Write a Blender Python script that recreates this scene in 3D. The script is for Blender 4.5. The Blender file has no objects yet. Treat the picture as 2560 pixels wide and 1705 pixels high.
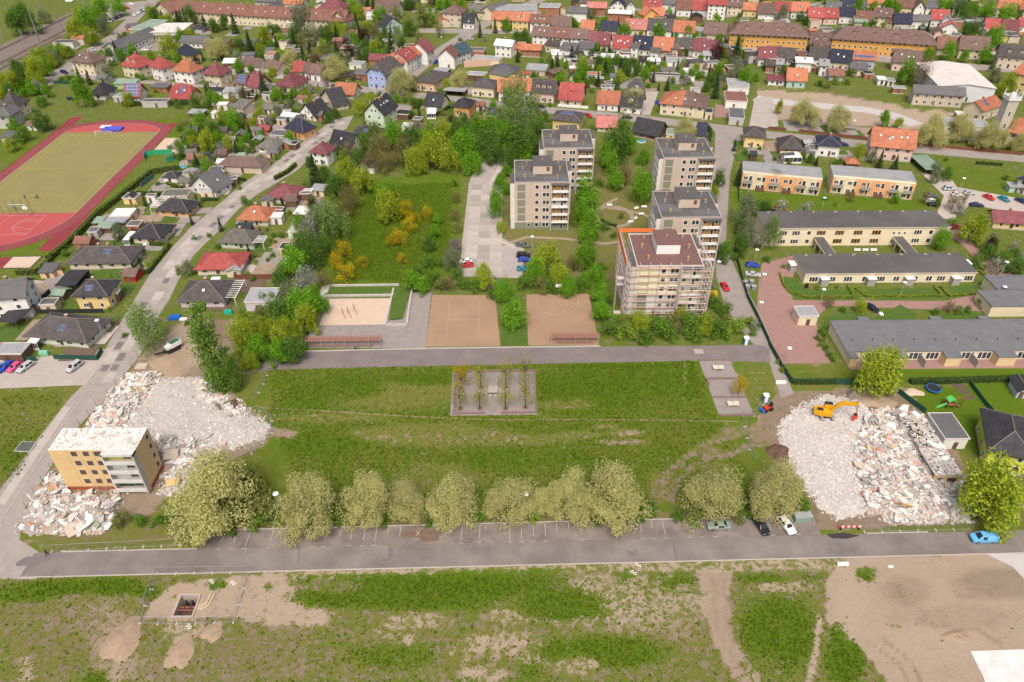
import bpy,math,random
import numpy as np
from mathutils import Vector,Matrix
RND=random.Random(11)
SC=bpy.context.scene
COL=SC.collection
rad=math.radians
# ---------------------------------------------------------------- camera (drone, 118 m up)
FOC,TH,RO,CAMH,CX,CY=1843.0,rad(36.72),rad(-0.43),118.0,1280.0,852.5
_r=Vector((1,0,0));_fw=Vector((0,math.cos(TH),-math.sin(TH)));_dn=Vector((0,-math.sin(TH),-math.cos(TH)))
_ex=math.cos(RO)*_r-math.sin(RO)*_dn
_ey=math.sin(RO)*_r+math.cos(RO)*_dn
cd=bpy.data.cameras.new('camera');cam=bpy.data.objects.new('camera',cd);COL.objects.link(cam)
cd.sensor_width=36;cd.lens=FOC/2560*36;cd.clip_start=1;cd.clip_end=6000
m=Matrix.Identity(4)
for i in range(3):
 m[i][0]=_ex[i];m[i][1]=-_ey[i];m[i][2]=-_fw[i]
m[2][3]=CAMH
cam.matrix_world=m
SC.camera=cam
# ---------------------------------------------------------------- sky, sun, exposure (bright overcast)
W=bpy.data.worlds.new('World');SC.world=W;W.use_nodes=True
nt=W.node_tree;bg=nt.nodes['Background']
sky=nt.nodes.new('ShaderNodeTexSky');sky.sky_type='NISHITA';sky.sun_disc=False
SUN_EL,SUN_AZ=rad(56),rad(184) # azimuth clockwise from +Y: sun behind the camera
sky.sun_elevation=SUN_EL;sky.sun_rotation=SUN_AZ;sky.air_density=.7;sky.dust_density=7.0;sky.ozone_density=0.2
nt.links.new(sky.outputs[0],bg.inputs[0]);bg.inputs[1].default_value=0.12
ld=bpy.data.lights.new('sun','SUN');ld.energy=1.4;ld.angle=rad(30);ld.color=(1,.935,.85)
sun=bpy.data.objects.new('sun',ld);COL.objects.link(sun)
sd=Vector((math.sin(SUN_AZ)*math.cos(SUN_EL),math.cos(SUN_AZ)*math.cos(SUN_EL),math.sin(SUN_EL)))
sun.rotation_euler=sd.to_track_quat('Z','Y').to_euler();sun.location=(0,0,200)
SC.view_settings.view_transform='Standard';SC.view_settings.look='None'
SC.view_settings.gamma=1;SC.view_settings.use_curve_mapping=False;SC.view_settings.exposure=0.50
SC.render.engine='CYCLES'
SC.cycles.max_bounces=5;SC.cycles.diffuse_bounces=2;SC.cycles.glossy_bounces=2
SC.cycles.transmission_bounces=2;SC.cycles.transparent_max_bounces=4
SC.cycles.caustics_reflective=False;SC.cycles.caustics_refractive=False
SC.cycles.use_denoising=True
# ---------------------------------------------------------------- survey: photo reading -> point of the place at height z
def ray(px,py):
 return _fw*FOC+_ex*(px-CX)+_ey*(py-CY)
def G(px,py,z=0.0):
 d=ray(px,py);t=(z-CAMH)/d.z
 return Vector((d.x*t,d.y*t,z))
def T(c,r,x,y,z=0.0): # reading taken in one of the sixteen enlarged tiles
 return G(640*c+x/3.68,426*r+y/3.68,z)
def D(x,y,z=0.0): # reading taken in the full view
 return G(x*1.08751,y*1.08751,z)
def pix(p):
 q=Vector(p)-Vector((0,0,CAMH));w=q.dot(_fw)
 return(CX+FOC*q.dot(_ex)/w,CY+FOC*q.dot(_ey)/w)
 # ---------------------------------------------------------------- materials
MATS={}
def M(name,c,c2=None,sc=1.5,rough=.85,bump=0.,spec=.25,metal=0.,rnd=0.,bsc=None,wave=None,det=6):
 if name in MATS:return MATS[name]
 mt=bpy.data.materials.new(name);mt.use_nodes=True;MATS[name]=mt
 n=mt.node_tree.nodes;l=mt.node_tree.links;b=n['Principled BSDF']
 b.inputs['Roughness'].default_value=rough;b.inputs['Metallic'].default_value=metal
 b.inputs['Specular IOR Level'].default_value=spec
 b.inputs['Base Color'].default_value=(*c,1)
 tc=n.new('ShaderNodeTexCoord')
 cs=None
 if c2 is not None:
  no=n.new('ShaderNodeTexNoise');no.inputs['Scale'].default_value=sc;no.inputs['Detail'].default_value=det;no.inputs['Roughness'].default_value=.65
  l.new(tc.outputs['Object'],no.inputs['Vector'])
  rp=n.new('ShaderNodeValToRGB');rp.color_ramp.elements[0].position=.32;rp.color_ramp.elements[1].position=.68
  rp.color_ramp.elements[0].color=(*c,1);rp.color_ramp.elements[1].color=(*c2,1)
  l.new(no.outputs[0],rp.inputs[0]);cs=rp.outputs[0]
 if wave: # fine relief: seams, courses (scale per metre, axis, depth)
  wv=n.new('ShaderNodeTexWave');wv.bands_direction=wave[1];wv.inputs['Scale'].default_value=wave[0];wv.inputs['Distortion'].default_value=.15
  l.new(tc.outputs['Object'],wv.inputs['Vector'])
  bp=n.new('ShaderNodeBump');bp.inputs['Strength'].default_value=wave[2];bp.inputs['Distance'].default_value=.08
  l.new(wv.outputs[1],bp.inputs['Height']);l.new(bp.outputs[0],b.inputs['Normal'])
 elif bump:
  nb=n.new('ShaderNodeTexNoise');nb.inputs['Scale'].default_value=bsc or sc*4;nb.inputs['Detail'].default_value=4
  l.new(tc.outputs['Object'],nb.inputs['Vector'])
  bp=n.new('ShaderNodeBump');bp.inputs['Strength'].default_value=bump;bp.inputs['Distance'].default_value=.1
  l.new(nb.outputs[0],bp.inputs['Height']);l.new(bp.outputs[0],b.inputs['Normal'])
 if rnd:
  oi=n.new('ShaderNodeObjectInfo');mr=n.new('ShaderNodeMapRange')
  mr.inputs[3].default_value=1-rnd;mr.inputs[4].default_value=1+rnd
  l.new(oi.outputs['Random'],mr.inputs[0])
  hs=n.new('ShaderNodeHueSaturation');l.new(mr.outputs[0],hs.inputs['Value'])
  if cs is None:hs.inputs['Color'].default_value=(*c,1)
  else:l.new(cs,hs.inputs['Color'])
  cs=hs.outputs[0]
 if cs is not None:l.new(cs,b.inputs['Base Color'])
 return mt
def sc3(c,k):return tuple(min(1,v*k)for v in c)
def leafmat(name,dark,mid,light,transl=.35,rnd=.1):
 if name in MATS:return MATS[name]
 mt=bpy.data.materials.new(name);mt.use_nodes=True;MATS[name]=mt
 n=mt.node_tree.nodes;l=mt.node_tree.links;n.remove(n['Principled BSDF'])
 geo=n.new('ShaderNodeNewGeometry');rp=n.new('ShaderNodeValToRGB');e=rp.color_ramp.elements
 e[0].color=(*dark,1);e[1].color=(*light,1);k=e.new(.5);k.color=(*mid,1)
 l.new(geo.outputs['Random Per Island'],rp.inputs[0])
 oi=n.new('ShaderNodeObjectInfo');mr=n.new('ShaderNodeMapRange');mr.inputs[3].default_value=1-rnd;mr.inputs[4].default_value=1+rnd
 l.new(oi.outputs['Random'],mr.inputs[0])
 hs=n.new('ShaderNodeHueSaturation');l.new(mr.outputs[0],hs.inputs['Value']);l.new(rp.outputs[0],hs.inputs['Color'])
 d=n.new('ShaderNodeBsdfDiffuse');t=n.new('ShaderNodeBsdfTranslucent');mx=n.new('ShaderNodeMixShader');mx.inputs[0].default_value=transl
 l.new(hs.outputs[0],d.inputs[0]);l.new(hs.outputs[0],t.inputs[0]);l.new(d.outputs[0],mx.inputs[1]);l.new(t.outputs[0],mx.inputs[2])
 l.new(mx.outputs[0],n['Material Output'].inputs[0])
 return mt
WALL=dict(cr=(.70,.61,.44),wh=(.76,.75,.72),ye=(.74,.57,.26),og=(.76,.40,.15),bl=(.34,.43,.70),mi=(.58,.68,.54),gy=(.46,.45,.43),
 be=(.56,.48,.38),pk=(.70,.50,.44),br=(.36,.16,.10),oc=(.62,.34,.09),li=(.56,.50,.55),gr=(.36,.52,.24),lb=(.45,.52,.58),
 po=(.72,.50,.34),wd=(.16,.09,.06),rw=(.42,.04,.03),lm=(.62,.64,.10),mt=(.40,.60,.52))
ROOF=dict(rd=(.33,.072,.066),og=(.40,.15,.082),mr=(.185,.060,.068),br=(.155,.100,.086),dk=(.036,.036,.041),gy=(.135,.135,.14),nv=(.026,.030,.055),
 lg=(.33,.34,.35),rb=(.20,.095,.072),pw=(.66,.61,.57),gn=(.24,.33,.26),pk=(.42,.16,.145),bk=(.080,.070,.068),wt=(.74,.74,.72),ol=(.135,.128,.11),tl=(.05,.09,.11))
def wallm(k):
 c=WALL[k];return M('render_'+k,c,sc3(c,.86),.35,.9,.15,bsc=18,rnd=.05)
def roofm(k):
 c=ROOF[k]
 if k in('rd','og','mr','br','dk','nv','rb','bk','ol','tl','pk'):
  return M('roof_tiles_'+k,sc3(c,.72),tuple(v*1.15+.012 for v in c),.55,.75,wave=(1.1,'Z',.6),rnd=.16,det=12)
 return M('roof_felt_'+k,c,sc3(c,.74),.25,.8,.2,bsc=6,rnd=.08)
white=M('white_paint',(.78,.78,.76),(.68,.67,.65),.8)
glass=M('window_glass',(.030,.033,.036),(.06,.065,.07),.35,.12,spec=.5,rnd=.5)
steel=M('galvanised_steel',(.42,.43,.44),rough=.45,metal=.5)
dkmetal=M('dark_metal',(.05,.05,.055),rough=.6)
wood=M('brown_wood',(.16,.085,.05),(.11,.06,.035),2.)
conc=M('concrete',(.50,.47,.44),(.38,.36,.33),.5,.9,.3,bsc=9)
brick=M('brick',(.38,.15,.085),(.28,.11,.07),3.,.9)
bark=M('bark',(.13,.10,.075),(.08,.06,.045),3.,.95)
palebark=M('pale_bark',(.40,.38,.33),(.25,.23,.19),3.,.95)
# ---------------------------------------------------------------- mesh helpers
class MB:
 def __init__(s):s.v=[];s.f=[];s.m=[]
 def poly(s,pts,mi=0):
  k=len(s.v);s.v+=[tuple(p)for p in pts];s.f.append(tuple(range(k,k+len(pts))));s.m.append(mi)
 def box(s,x0,x1,y0,y1,z0,z1,mi=0,top=None):
  k=len(s.v);s.v+=[(x0,y0,z0),(x1,y0,z0),(x1,y1,z0),(x0,y1,z0),(x0,y0,z1),(x1,y0,z1),(x1,y1,z1),(x0,y1,z1)]
  for i,q in enumerate(((0,3,2,1),(4,5,6,7),(0,1,5,4),(1,2,6,5),(2,3,7,6),(3,0,4,7))):
   s.f.append(tuple(k+a for a in q));s.m.append(top if(top is not None and i==1)else mi)
 def prism(s,pts,z0,z1,mi=0,top=None):
  n=len(pts);k=len(s.v)
  ar=sum(pts[i][0]*pts[(i+1)%n][1]-pts[(i+1)%n][0]*pts[i][1]for i in range(n))
  if ar<0:pts=pts[::-1]
  s.v+=[(p[0],p[1],z0)for p in pts]+[(p[0],p[1],z1)for p in pts]
  s.f.append(tuple(range(k+n-1,k-1,-1)));s.m.append(mi)
  s.f.append(tuple(range(k+n,k+2*n)));s.m.append(mi if top is None else top)
  for i in range(n):
   j=(i+1)%n;s.f.append((k+i,k+j,k+n+j,k+n+i));s.m.append(mi)
 def slab(s,pts,t,mi=0): # a roof plane: polygon with thickness straight down
  n=len(pts);k=len(s.v)
  s.v+=[tuple(p)for p in pts]+[(p[0],p[1],p[2]-t)for p in pts]
  s.f.append(tuple(range(k,k+n)));s.m.append(mi);s.f.append(tuple(range(k+2*n-1,k+n-1,-1)));s.m.append(mi)
  for i in range(n):
   j=(i+1)%n;s.f.append((k+j,k+i,k+n+i,k+n+j));s.m.append(mi)
 def tube(s,a,b,r,n=6,mi=0,r2=None):
  a=Vector(a);b=Vector(b);d=(b-a)
  if d.length<1e-6:return
  z=d.normalized();x=z.orthogonal().normalized();y=z.cross(x);k=len(s.v);r2=r if r2 is None else r2
  for p,q in((a,r),(b,r2)):
   for i in range(n):
    t=2*math.pi*i/n;s.v.append(tuple(p+x*math.cos(t)*q+y*math.sin(t)*q))
  for i in range(n):
   j=(i+1)%n;s.f.append((k+i,k+j,k+n+j,k+n+i));s.m.append(mi)
  s.f.append(tuple(range(k+n-1,k-1,-1)));s.m.append(mi);s.f.append(tuple(range(k+n,k+2*n)));s.m.append(mi)
 def obox(s,c,size,rot,mi=0):
  k=len(s.v);c=Vector(c)
  for z in(-.5,.5):
   for x,y in((-.5,-.5),(.5,-.5),(.5,.5),(-.5,.5)):
    s.v.append(tuple(c+rot@Vector((x*size[0],y*size[1],z*size[2]))))
  for q in((3,2,1,0),(4,5,6,7),(0,1,5,4),(1,2,6,5),(2,3,7,6),(3,0,4,7)):
   s.f.append(tuple(k+a for a in q));s.m.append(mi)
 def mesh(s,name,mats,smooth=False):
  me=bpy.data.meshes.new(name);me.from_pydata(s.v,[],s.f)
  for mt in(mats if isinstance(mats,(list,tuple))else[mats]):me.materials.append(mt)
  if len(me.materials)>1:me.polygons.foreach_set('material_index',s.m)
  if smooth:me.polygons.foreach_set('use_smooth',[True]*len(s.f))
  me.update();return me
 def obj(s,name,mats,parent=None,smooth=False):return put(name,s.mesh(name,mats,smooth),parent)
def put(name,me,parent=None,loc=(0,0,0),rot=None,scl=None):
 o=bpy.data.objects.new(name,me);COL.objects.link(o)
 if parent is not None:o.parent=parent
 o.location=loc
 if rot is not None:o.rotation_euler=rot
 if scl is not None:o.scale=scl
 return o
def tag(o,label=None,cat=None,group=None,kind=None):
 if label:o['label']=label
 if cat:o['category']=cat
 if group:o['group']=group
 if kind:o['kind']=kind
 return o
def thing(name,label,cat,loc=(0,0,0),rz=0,group=None):
 o=put(name,None,None,loc,(0,0,rz));o.empty_display_size=.3
 return tag(o,label,cat,group)
def box_part(name,mat,parent,x0,x1,y0,y1,z0,z1):
 b=MB();b.box(x0,x1,y0,y1,z0,z1);return b.obj(name,mat,parent)
LAND=[] # landmarks that plants are described by: (phrase, x, y)
FOOT=[] # occupied ground (x, y, radius)
def land(ph,p):LAND.append((ph,p[0],p[1]))
# window, shared by all buildings: unit size, frame proud of the wall, dark pane set back in it; local -Y faces out
def _win(mull=0,fm=.09):
 b=MB();t=fm
 b.box(-.5,.5,-.06,.05,0,t*.8);b.box(-.5,.5,-.06,.05,1-t*.8,1);b.box(-.5,-.5+t,-.06,.05,t*.8,1-t*.8);b.box(.5-t,.5,-.06,.05,t*.8,1-t*.8)
 for i in range(mull):
  x=-.5+(i+1)/(mull+1);b.box(x-t*.45,x+t*.45,-.055,.05,t*.8,1-t*.8)
 b.box(-.5+t,.5-t,-.02,.05,t*.8,1-t*.8,1)
 return b
WIN1=_win().mesh('window',[white,glass]);WIN2=_win(1,.07).mesh('window_double',[white,glass]);WIN3=_win(2,.05).mesh('window_triple',[white,glass])
WINO=_win(0,.04).mesh('window_opening',[conc,M('dark_room',(.05,.042,.036),(.14,.10,.08),.4)])
_b=MB();_b.box(-.5,.5,-.05,.05,0,1);DOOR=_b.mesh('door',M('door_paint',(.12,.08,.06),rough=.5,rnd=.4))
_b=MB();_b.box(-.5,.5,-.5,.5,0,.12,0);_b.box(-.42,.42,-.42,.42,.12,.13,1)
SKYL=_b.mesh('skylight',[dkmetal,M('skylight_glass',(.55,.58,.6),rough=.08,spec=.6)])
_b=MB();_b.box(-.5,.5,-.5,.5,0,.08,0);_b.box(-.46,.46,-.46,.46,.08,.085,1)
for _i in range(1,4):_b.box(-.5+_i*.25-.008,-.5+_i*.25+.008,-.46,.46,.085,.088,0)
SOLAR=_b.mesh('solar_panel',[steel,M('solar_cells',(.035,.06,.16),(.05,.085,.2),.6,.15,spec=.5)])
def chim_mesh(mat):
 b=MB();b.box(-.35,.35,-.3,.3,0,1,0);b.box(-.42,.42,-.37,.37,1,1.09,1);b.box(-.16,.16,-.16,.16,1.09,1.22,1);return b.mesh('chimney',[mat,conc])
CHIM=chim_mesh(brick)
FACE=dict(F=0,R=math.pi/2,B=math.pi,L=-math.pi/2)
def win(parent,x,y,z,w,h,face='F',me=None,name='window'):
 return put(name,me or WIN1,parent,(x,y,z),(0,0,FACE[face]),(w,1,h))
 # ================================================================ ground sheet, bare and lush patches as vertex values
def smooth(a,b,x):t=np.clip((x-a)/(b-a),0,1);return t*t*(3-2*t)
xs=np.concatenate([[-3000,-1500,-900,-600,-450,-350],np.arange(-300,-140,6.),np.arange(-140,140,.75),np.arange(140,301,6.),[350,450,600,900,1500,3000]])
ys=np.concatenate([[-400,-100,20,45],np.arange(54,262,.75),np.arange(263,400,4.),np.arange(400,620,8.),[650,700,800,1000,1400,2000,3200]])
GX,GY=np.meshgrid(xs,ys);gx=GX.ravel();gy=GY.ravel()
qz=-CAMH
wd_=gy*_fw.y+qz*_fw.z
wd_s=np.where(wd_>1,wd_,1)
dxs=(CX+FOC*(gx*_ex.x+gy*_ex.y+qz*_ex.z)/wd_s)/1.08751
dys=(CY+FOC*(gx*_ey.x+gy*_ey.y+qz*_ey.z)/wd_s)/1.08751
soil=np.full(gx.shape,.28);lush=np.full(gx.shape,.5);tone=np.full(gx.shape,.5)
fore=(dys>1290);soil[fore]=.45;lush[fore]=.42;tone[fore]=.3
town=(gy>150);soil[town]=.42;lush[town]=.75;tone[town]=.12
def inside(poly):
 r=np.zeros(gx.shape,bool);n=len(poly)
 for i in range(n):
  x1,y1=poly[i];x2,y2=poly[(i+1)%n]
  if y1==y2:continue
  c=((y1>dys)!=(y2>dys))&(dxs<(x2-x1)*(dys-y1)/(y2-y1)+x1);r^=c
 return r
def setp(poly,s=None,l=None,t=None):
 k=inside(poly)
 if s is not None:soil[k]=s
 if l is not None:lush[k]=l
 if t is not None:tone[k]=t
def blob(x,y,rx,ry,s=None,l=None,t=None,ang=0):
 c,sn=math.cos(rad(ang)),math.sin(rad(ang));X=dxs-x;Y=dys-y
 u=(X*c+Y*sn)/rx;v=(-X*sn+Y*c)/ry
 k=1-smooth(.55,1.25,np.sqrt(u*u+v*v))
 for arr,val in((soil,s),(lush,l),(tone,t)):
  if val is not None:arr+=(val-arr)*k
def line(pts,w,s,t=.6): # trodden path, width in metres
 P3=[D(*p)for p in pts]
 for a,b in zip(P3,P3[1:]):
  dx,dy=b.x-a.x,b.y-a.y;L2=dx*dx+dy*dy
  u=np.clip(((gx-a.x)*dx+(gy-a.y)*dy)/L2,0,1);d=np.hypot(gx-a.x-u*dx,gy-a.y-u*dy)
  k=1-smooth(w*.35,w*.75,d)
  soil[:]=np.maximum(soil,s*k);tone[:]=tone+(t-tone)*k
lawn=[(625,848),(1610,828),(1735,955),(1800,1190),(560,1215),(560,930)]
setp(lawn,.12,.62)
for b in[(900,905,170,40,.22,.22),(760,960,150,14,.30,.35),(1000,1000,170,30,.30,.2),(880,1000,120,16,.33,.2),(1180,1010,180,14,.33,.35),(800,890,90,30,.1,.8),(1350,900,160,50,.05,.9),
 (1480,880,120,30,.08,.85),(1580,870,30,50,.05,.95),(1300,930,90,14,.25,.4),(700,920,60,30,.08,.8),(730,1020,110,30,.08,.85),(1200,1060,200,30,.1,.75),(1000,1100,130,40,.25,.35),
 (1290,1085,90,25,.15,.6),(1440,995,46,9,.62,.3),(1430,1016,70,7,.66,.3),(1390,980,30,6,.5,.3),(650,996,36,12,.9,.2),(1330,1000,60,10,.35,.3),(1000,870,120,16,.05,.9),(1480,840,200,12,.05,.95)]:blob(*b)
line([(1575,835),(1570,950)],.8,.42)
for pts in([(1800,985),(1720,985),(1640,1010),(1570,1060),(1520,1110),(1500,1180)],[(1800,1005),(1740,1015),(1680,1045),(1620,1050),(1560,1100),(1540,1160)],[(1700,1000),(1620,1020),(1540,1080),(1500,1140),(1510,1190)],[(1540,1110),(1545,1180)]):
 line(pts,1.7,.66,.35)
for b in[(1690,990,44,10,.6,.2,.4),(1620,1035,40,10,.45,.2,.3),(1520,1125,30,40,.56,.2,.3),(1640,1070,50,10,.42,.3,.3),(1770,995,46,36,.75,.2,.35),(1530,1165,22,14,.1,.8,.3)]:blob(*b)
# demolition sites
setp([(1790,900),(2090,890),(2120,950),(2220,1070),(2230,1200),(1980,1215),(1880,1215),(1860,1150),(1780,1010),(1740,960)],.95,.2,.35)
setp([(330,810),(430,735),(540,735),(545,800),(500,860),(560,930),(640,990),(600,1030),(420,1100),(330,1200),(60,1225),(40,1190),(110,1090),(215,950),(290,860)],.95,.2,.45)
blob(430,790,70,50,.95,.2,.95,-50);blob(500,760,30,30,.9,.2,.2)
setp([(70,1225),(330,1185),(440,1170),(490,1190),(470,1240),(110,1262)],.45,.35,.1)
# tree strip above the road
setp([(500,1205),(1880,1165),(1880,1205),(500,1222)],.62,.3,.1)
# foreground
setp([(2354,1268),(1930,1285),(1900,1340),(1898,1425),(1935,1455),(1985,1500),(2045,1568),(2110,1750),(2700,1750),(2700,1268)],1.35,.3,.75)
setp([(1605,1305),(1690,1300),(1672,1380),(1690,1470),(1770,1568),(1790,1700),(1700,1700),(1690,1568),(1640,1480),(1612,1390)],1.15,.3,.6)
setp([(600,1295),(1950,1270),(1950,1308),(600,1330)],.60,.45,.8)
setp([(395,1345),(470,1330),(650,1318),(650,1370),(720,1440),(640,1440),(560,1425),(540,1420),(330,1420),(350,1385)],.95,.2,.8)
for b in[(650,1390,50,60,.92,.3,.9),(700,1420,70,26,.9,.3,.9),(250,1480,42,110,0.64,.2,.5),(180,1420,100,30,0.50,.3,.45),(300,1545,70,40,0.60,.2,.6),(60,1410,70,16,.5,.3,.3),(60,1540,20,50,0.60,.3,.7),(150,1500,60,50,.42,.4,.2),
 (480,1500,90,50,.5,.4,.35),(560,1540,100,40,.55,.3,.3),(660,1500,60,70,.55,.35,.3),(415,1490,28,32,.95,.2,.95),(420,1445,60,20,0.60,.2,.8),
 (840,1330,170,26,.1,.95),(1090,1340,190,30,.02,1),(800,1372,140,26,.05,.95),(980,1375,200,30,.1,.9),(1250,1330,80,26,.3,.8),(1330,1325,60,16,.5,.7),(760,1345,70,24,.5,.6),
 (960,1428,80,20,0.60,.3,.8),(930,1470,26,24,0.68,.3,.8),(905,1450,50,22,0.48,.3,.8),(1180,1415,70,22,0.52,.3,.7),(1150,1480,90,34,0.62,.3,.85),(1230,1500,60,30,0.56,.3,.85),(1110,1550,60,22,0.68,.3,.85),(1060,1500,30,40,0.48,.3,.8),
 (1370,1345,60,22,0.58,.3,.8),(1450,1370,90,30,0.58,.3,.75),(1540,1390,70,30,0.50,.4,.7),(1420,1400,60,22,0.60,.3,.7),(1560,1440,60,40,0.58,.3,.4),(1460,1440,90,16,0.56,.3,.45),(1320,1430,60,14,0.56,.3,.5),(1450,1380,190,70,.6,.5,.7),(800,1312,200,10,.7,.4,.8),(600,1540,140,30,.56,.3,.3),(1380,1500,160,40,.1,.85),(1330,1530,60,24,0.52,.3,.75),(1220,1545,30,20,.2,.8),
 (1290,1390,110,40,.12,.9),(1550,1330,60,24,.35,.8),(1440,1320,26,12,.3,.9),(1750,1330,60,12,.2,.9),(1860,1330,30,12,.4,.8),(1800,1350,80,14,0.60,.3,.8),(1790,1460,100,90,.05,.9),(1760,1540,70,40,.3,.6),(1940,1520,50,60,.05,.95),(1930,1450,24,30,.3,.8),(1990,1320,30,22,.2,.9),(2060,1440,16,10,.4,.7),
 (150,1350,160,16,.08,.85),(260,1345,80,22,.05,.95),(60,1370,70,22,.1,.85),(330,1360,40,14,.1,.85),(220,1560,34,20,.15,.9),(1100,1590,900,30,.4,.6),(900,1510,120,30,.2,.7),(620,1350,14,10,.3,.9),
 (500,1345,26,14,.3,.9),(2150,1480,120,50,1.3,.3,.9),(2200,1420,150,30,1.3,.3,.6),(1960,1390,40,60,1.1,.3,.9),(2300,1340,120,40,1.2,.3,.45),(2080,1360,60,40,.95,.3,.5)]:blob(*b)
line([(1885,1420),(1875,1500),(1855,1600)],1.0,.95,.8)
for pts in([(235,1400),(250,1450),(245,1510)],[(262,1400),(272,1450),(268,1500)],[(2210,1340),(2270,1350),(2330,1320)],[(2190,1365),(2260,1375),(2335,1345)],[(2110,1400),(2150,1440),(2250,1450),(2300,1480)],[(2000,1480),(2060,1520),(2090,1568)],[(2030,1470),(2085,1510),(2120,1568)],[(1640,1330),(1650,1450),(1720,1568)],[(1665,1330),(1672,1450),(1745,1568)],[(2040,1340),(2090,1370),(2100,1390)]):
 line(pts,.7,.85,.5)
 # left fields, gardens, meadow
setp([(0,900),(160,900),(60,1060),(0,1130)],.22,.5,.3)
for b in[(170,1425,110,34,.62,.3,.35),(260,1470,60,90,.72,.2,.5),(120,1480,80,40,.5,.3,.2),(420,1540,120,40,.56,.3,.3),(560,1500,90,50,.55,.3,.25),(60,1400,80,20,.5,.4,.2)]:blob(*b)
blob(60,950,90,30,.2,.35);blob(40,1060,40,60,.25,.75)
setp([(750,420),(1060,400),(1050,620),(930,680),(740,670)],.05,.8)
blob(850,580,80,60,.02,1);blob(960,480,80,50,.05,.85)
setp([(1140,380),(1500,380),(1490,560),(1430,560),(1420,640),(1200,640),(1150,540)],.46,.35,.1)
setp([(1790,845),(2100,830),(2100,885),(1830,880)],.22,.6);setp([(2090,900),(2354,870),(2354,1050),(2250,1050),(2130,950)],.0,1);setp([(2050,830),(2354,825),(2354,870),(2080,880)],.05,.9)
setp([(1740,190),(2200,260),(2110,295),(1740,275)],1.35,.3,.85);setp([(1740,190),(2000,200),(2000,215),(1740,210)],.4,.6);setp([(2000,215),(2150,230),(2150,262),(2060,250)],.35,.7)
setp([(1680,440),(2130,460),(2130,490),(1680,490)],.05,.8);setp([(2130,360),(2354,400),(2354,470),(2150,420)],.15,.7)
setp([(0,180),(90,330),(430,260),(430,310),(330,380),(100,590),(0,600)],.12,.7)
gme=bpy.data.meshes.new('ground');nx,ny=len(xs),len(ys)
idx=np.arange(nx*ny).reshape(ny,nx)
quads=np.stack([idx[:-1,:-1],idx[:-1,1:],idx[1:,1:],idx[1:,:-1]],-1).reshape(-1,4)
PIT=D(430,1388) # the open pipe pit: leave a hole in the sheet
cxq=gx[quads].mean(1);cyq=gy[quads].mean(1)
pit_px=[T(0,3,1600,970),T(0,3,1775,955),T(0,3,1835,780),T(0,3,1668,790)]
PX0,PX1=min(p.x for p in pit_px),max(p.x for p in pit_px);PY0,PY1=min(p.y for p in pit_px),max(p.y for p in pit_px)
PX0,PX1=(pit_px[0].x+pit_px[3].x)/2,(pit_px[1].x+pit_px[2].x)/2
quads=quads[~((cxq>PX0)&(cxq<PX1)&(cyq>PY0)&(cyq<PY1))]
gme.from_pydata(np.stack([gx,gy,np.zeros_like(gx)],1).tolist(),[],quads.tolist())
for nm,arr in(('soil',soil),('lush',lush),('tone',tone)):
 at=gme.attributes.new(nm,'FLOAT','POINT');at.data.foreach_set('value',arr.astype(np.float32))
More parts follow.
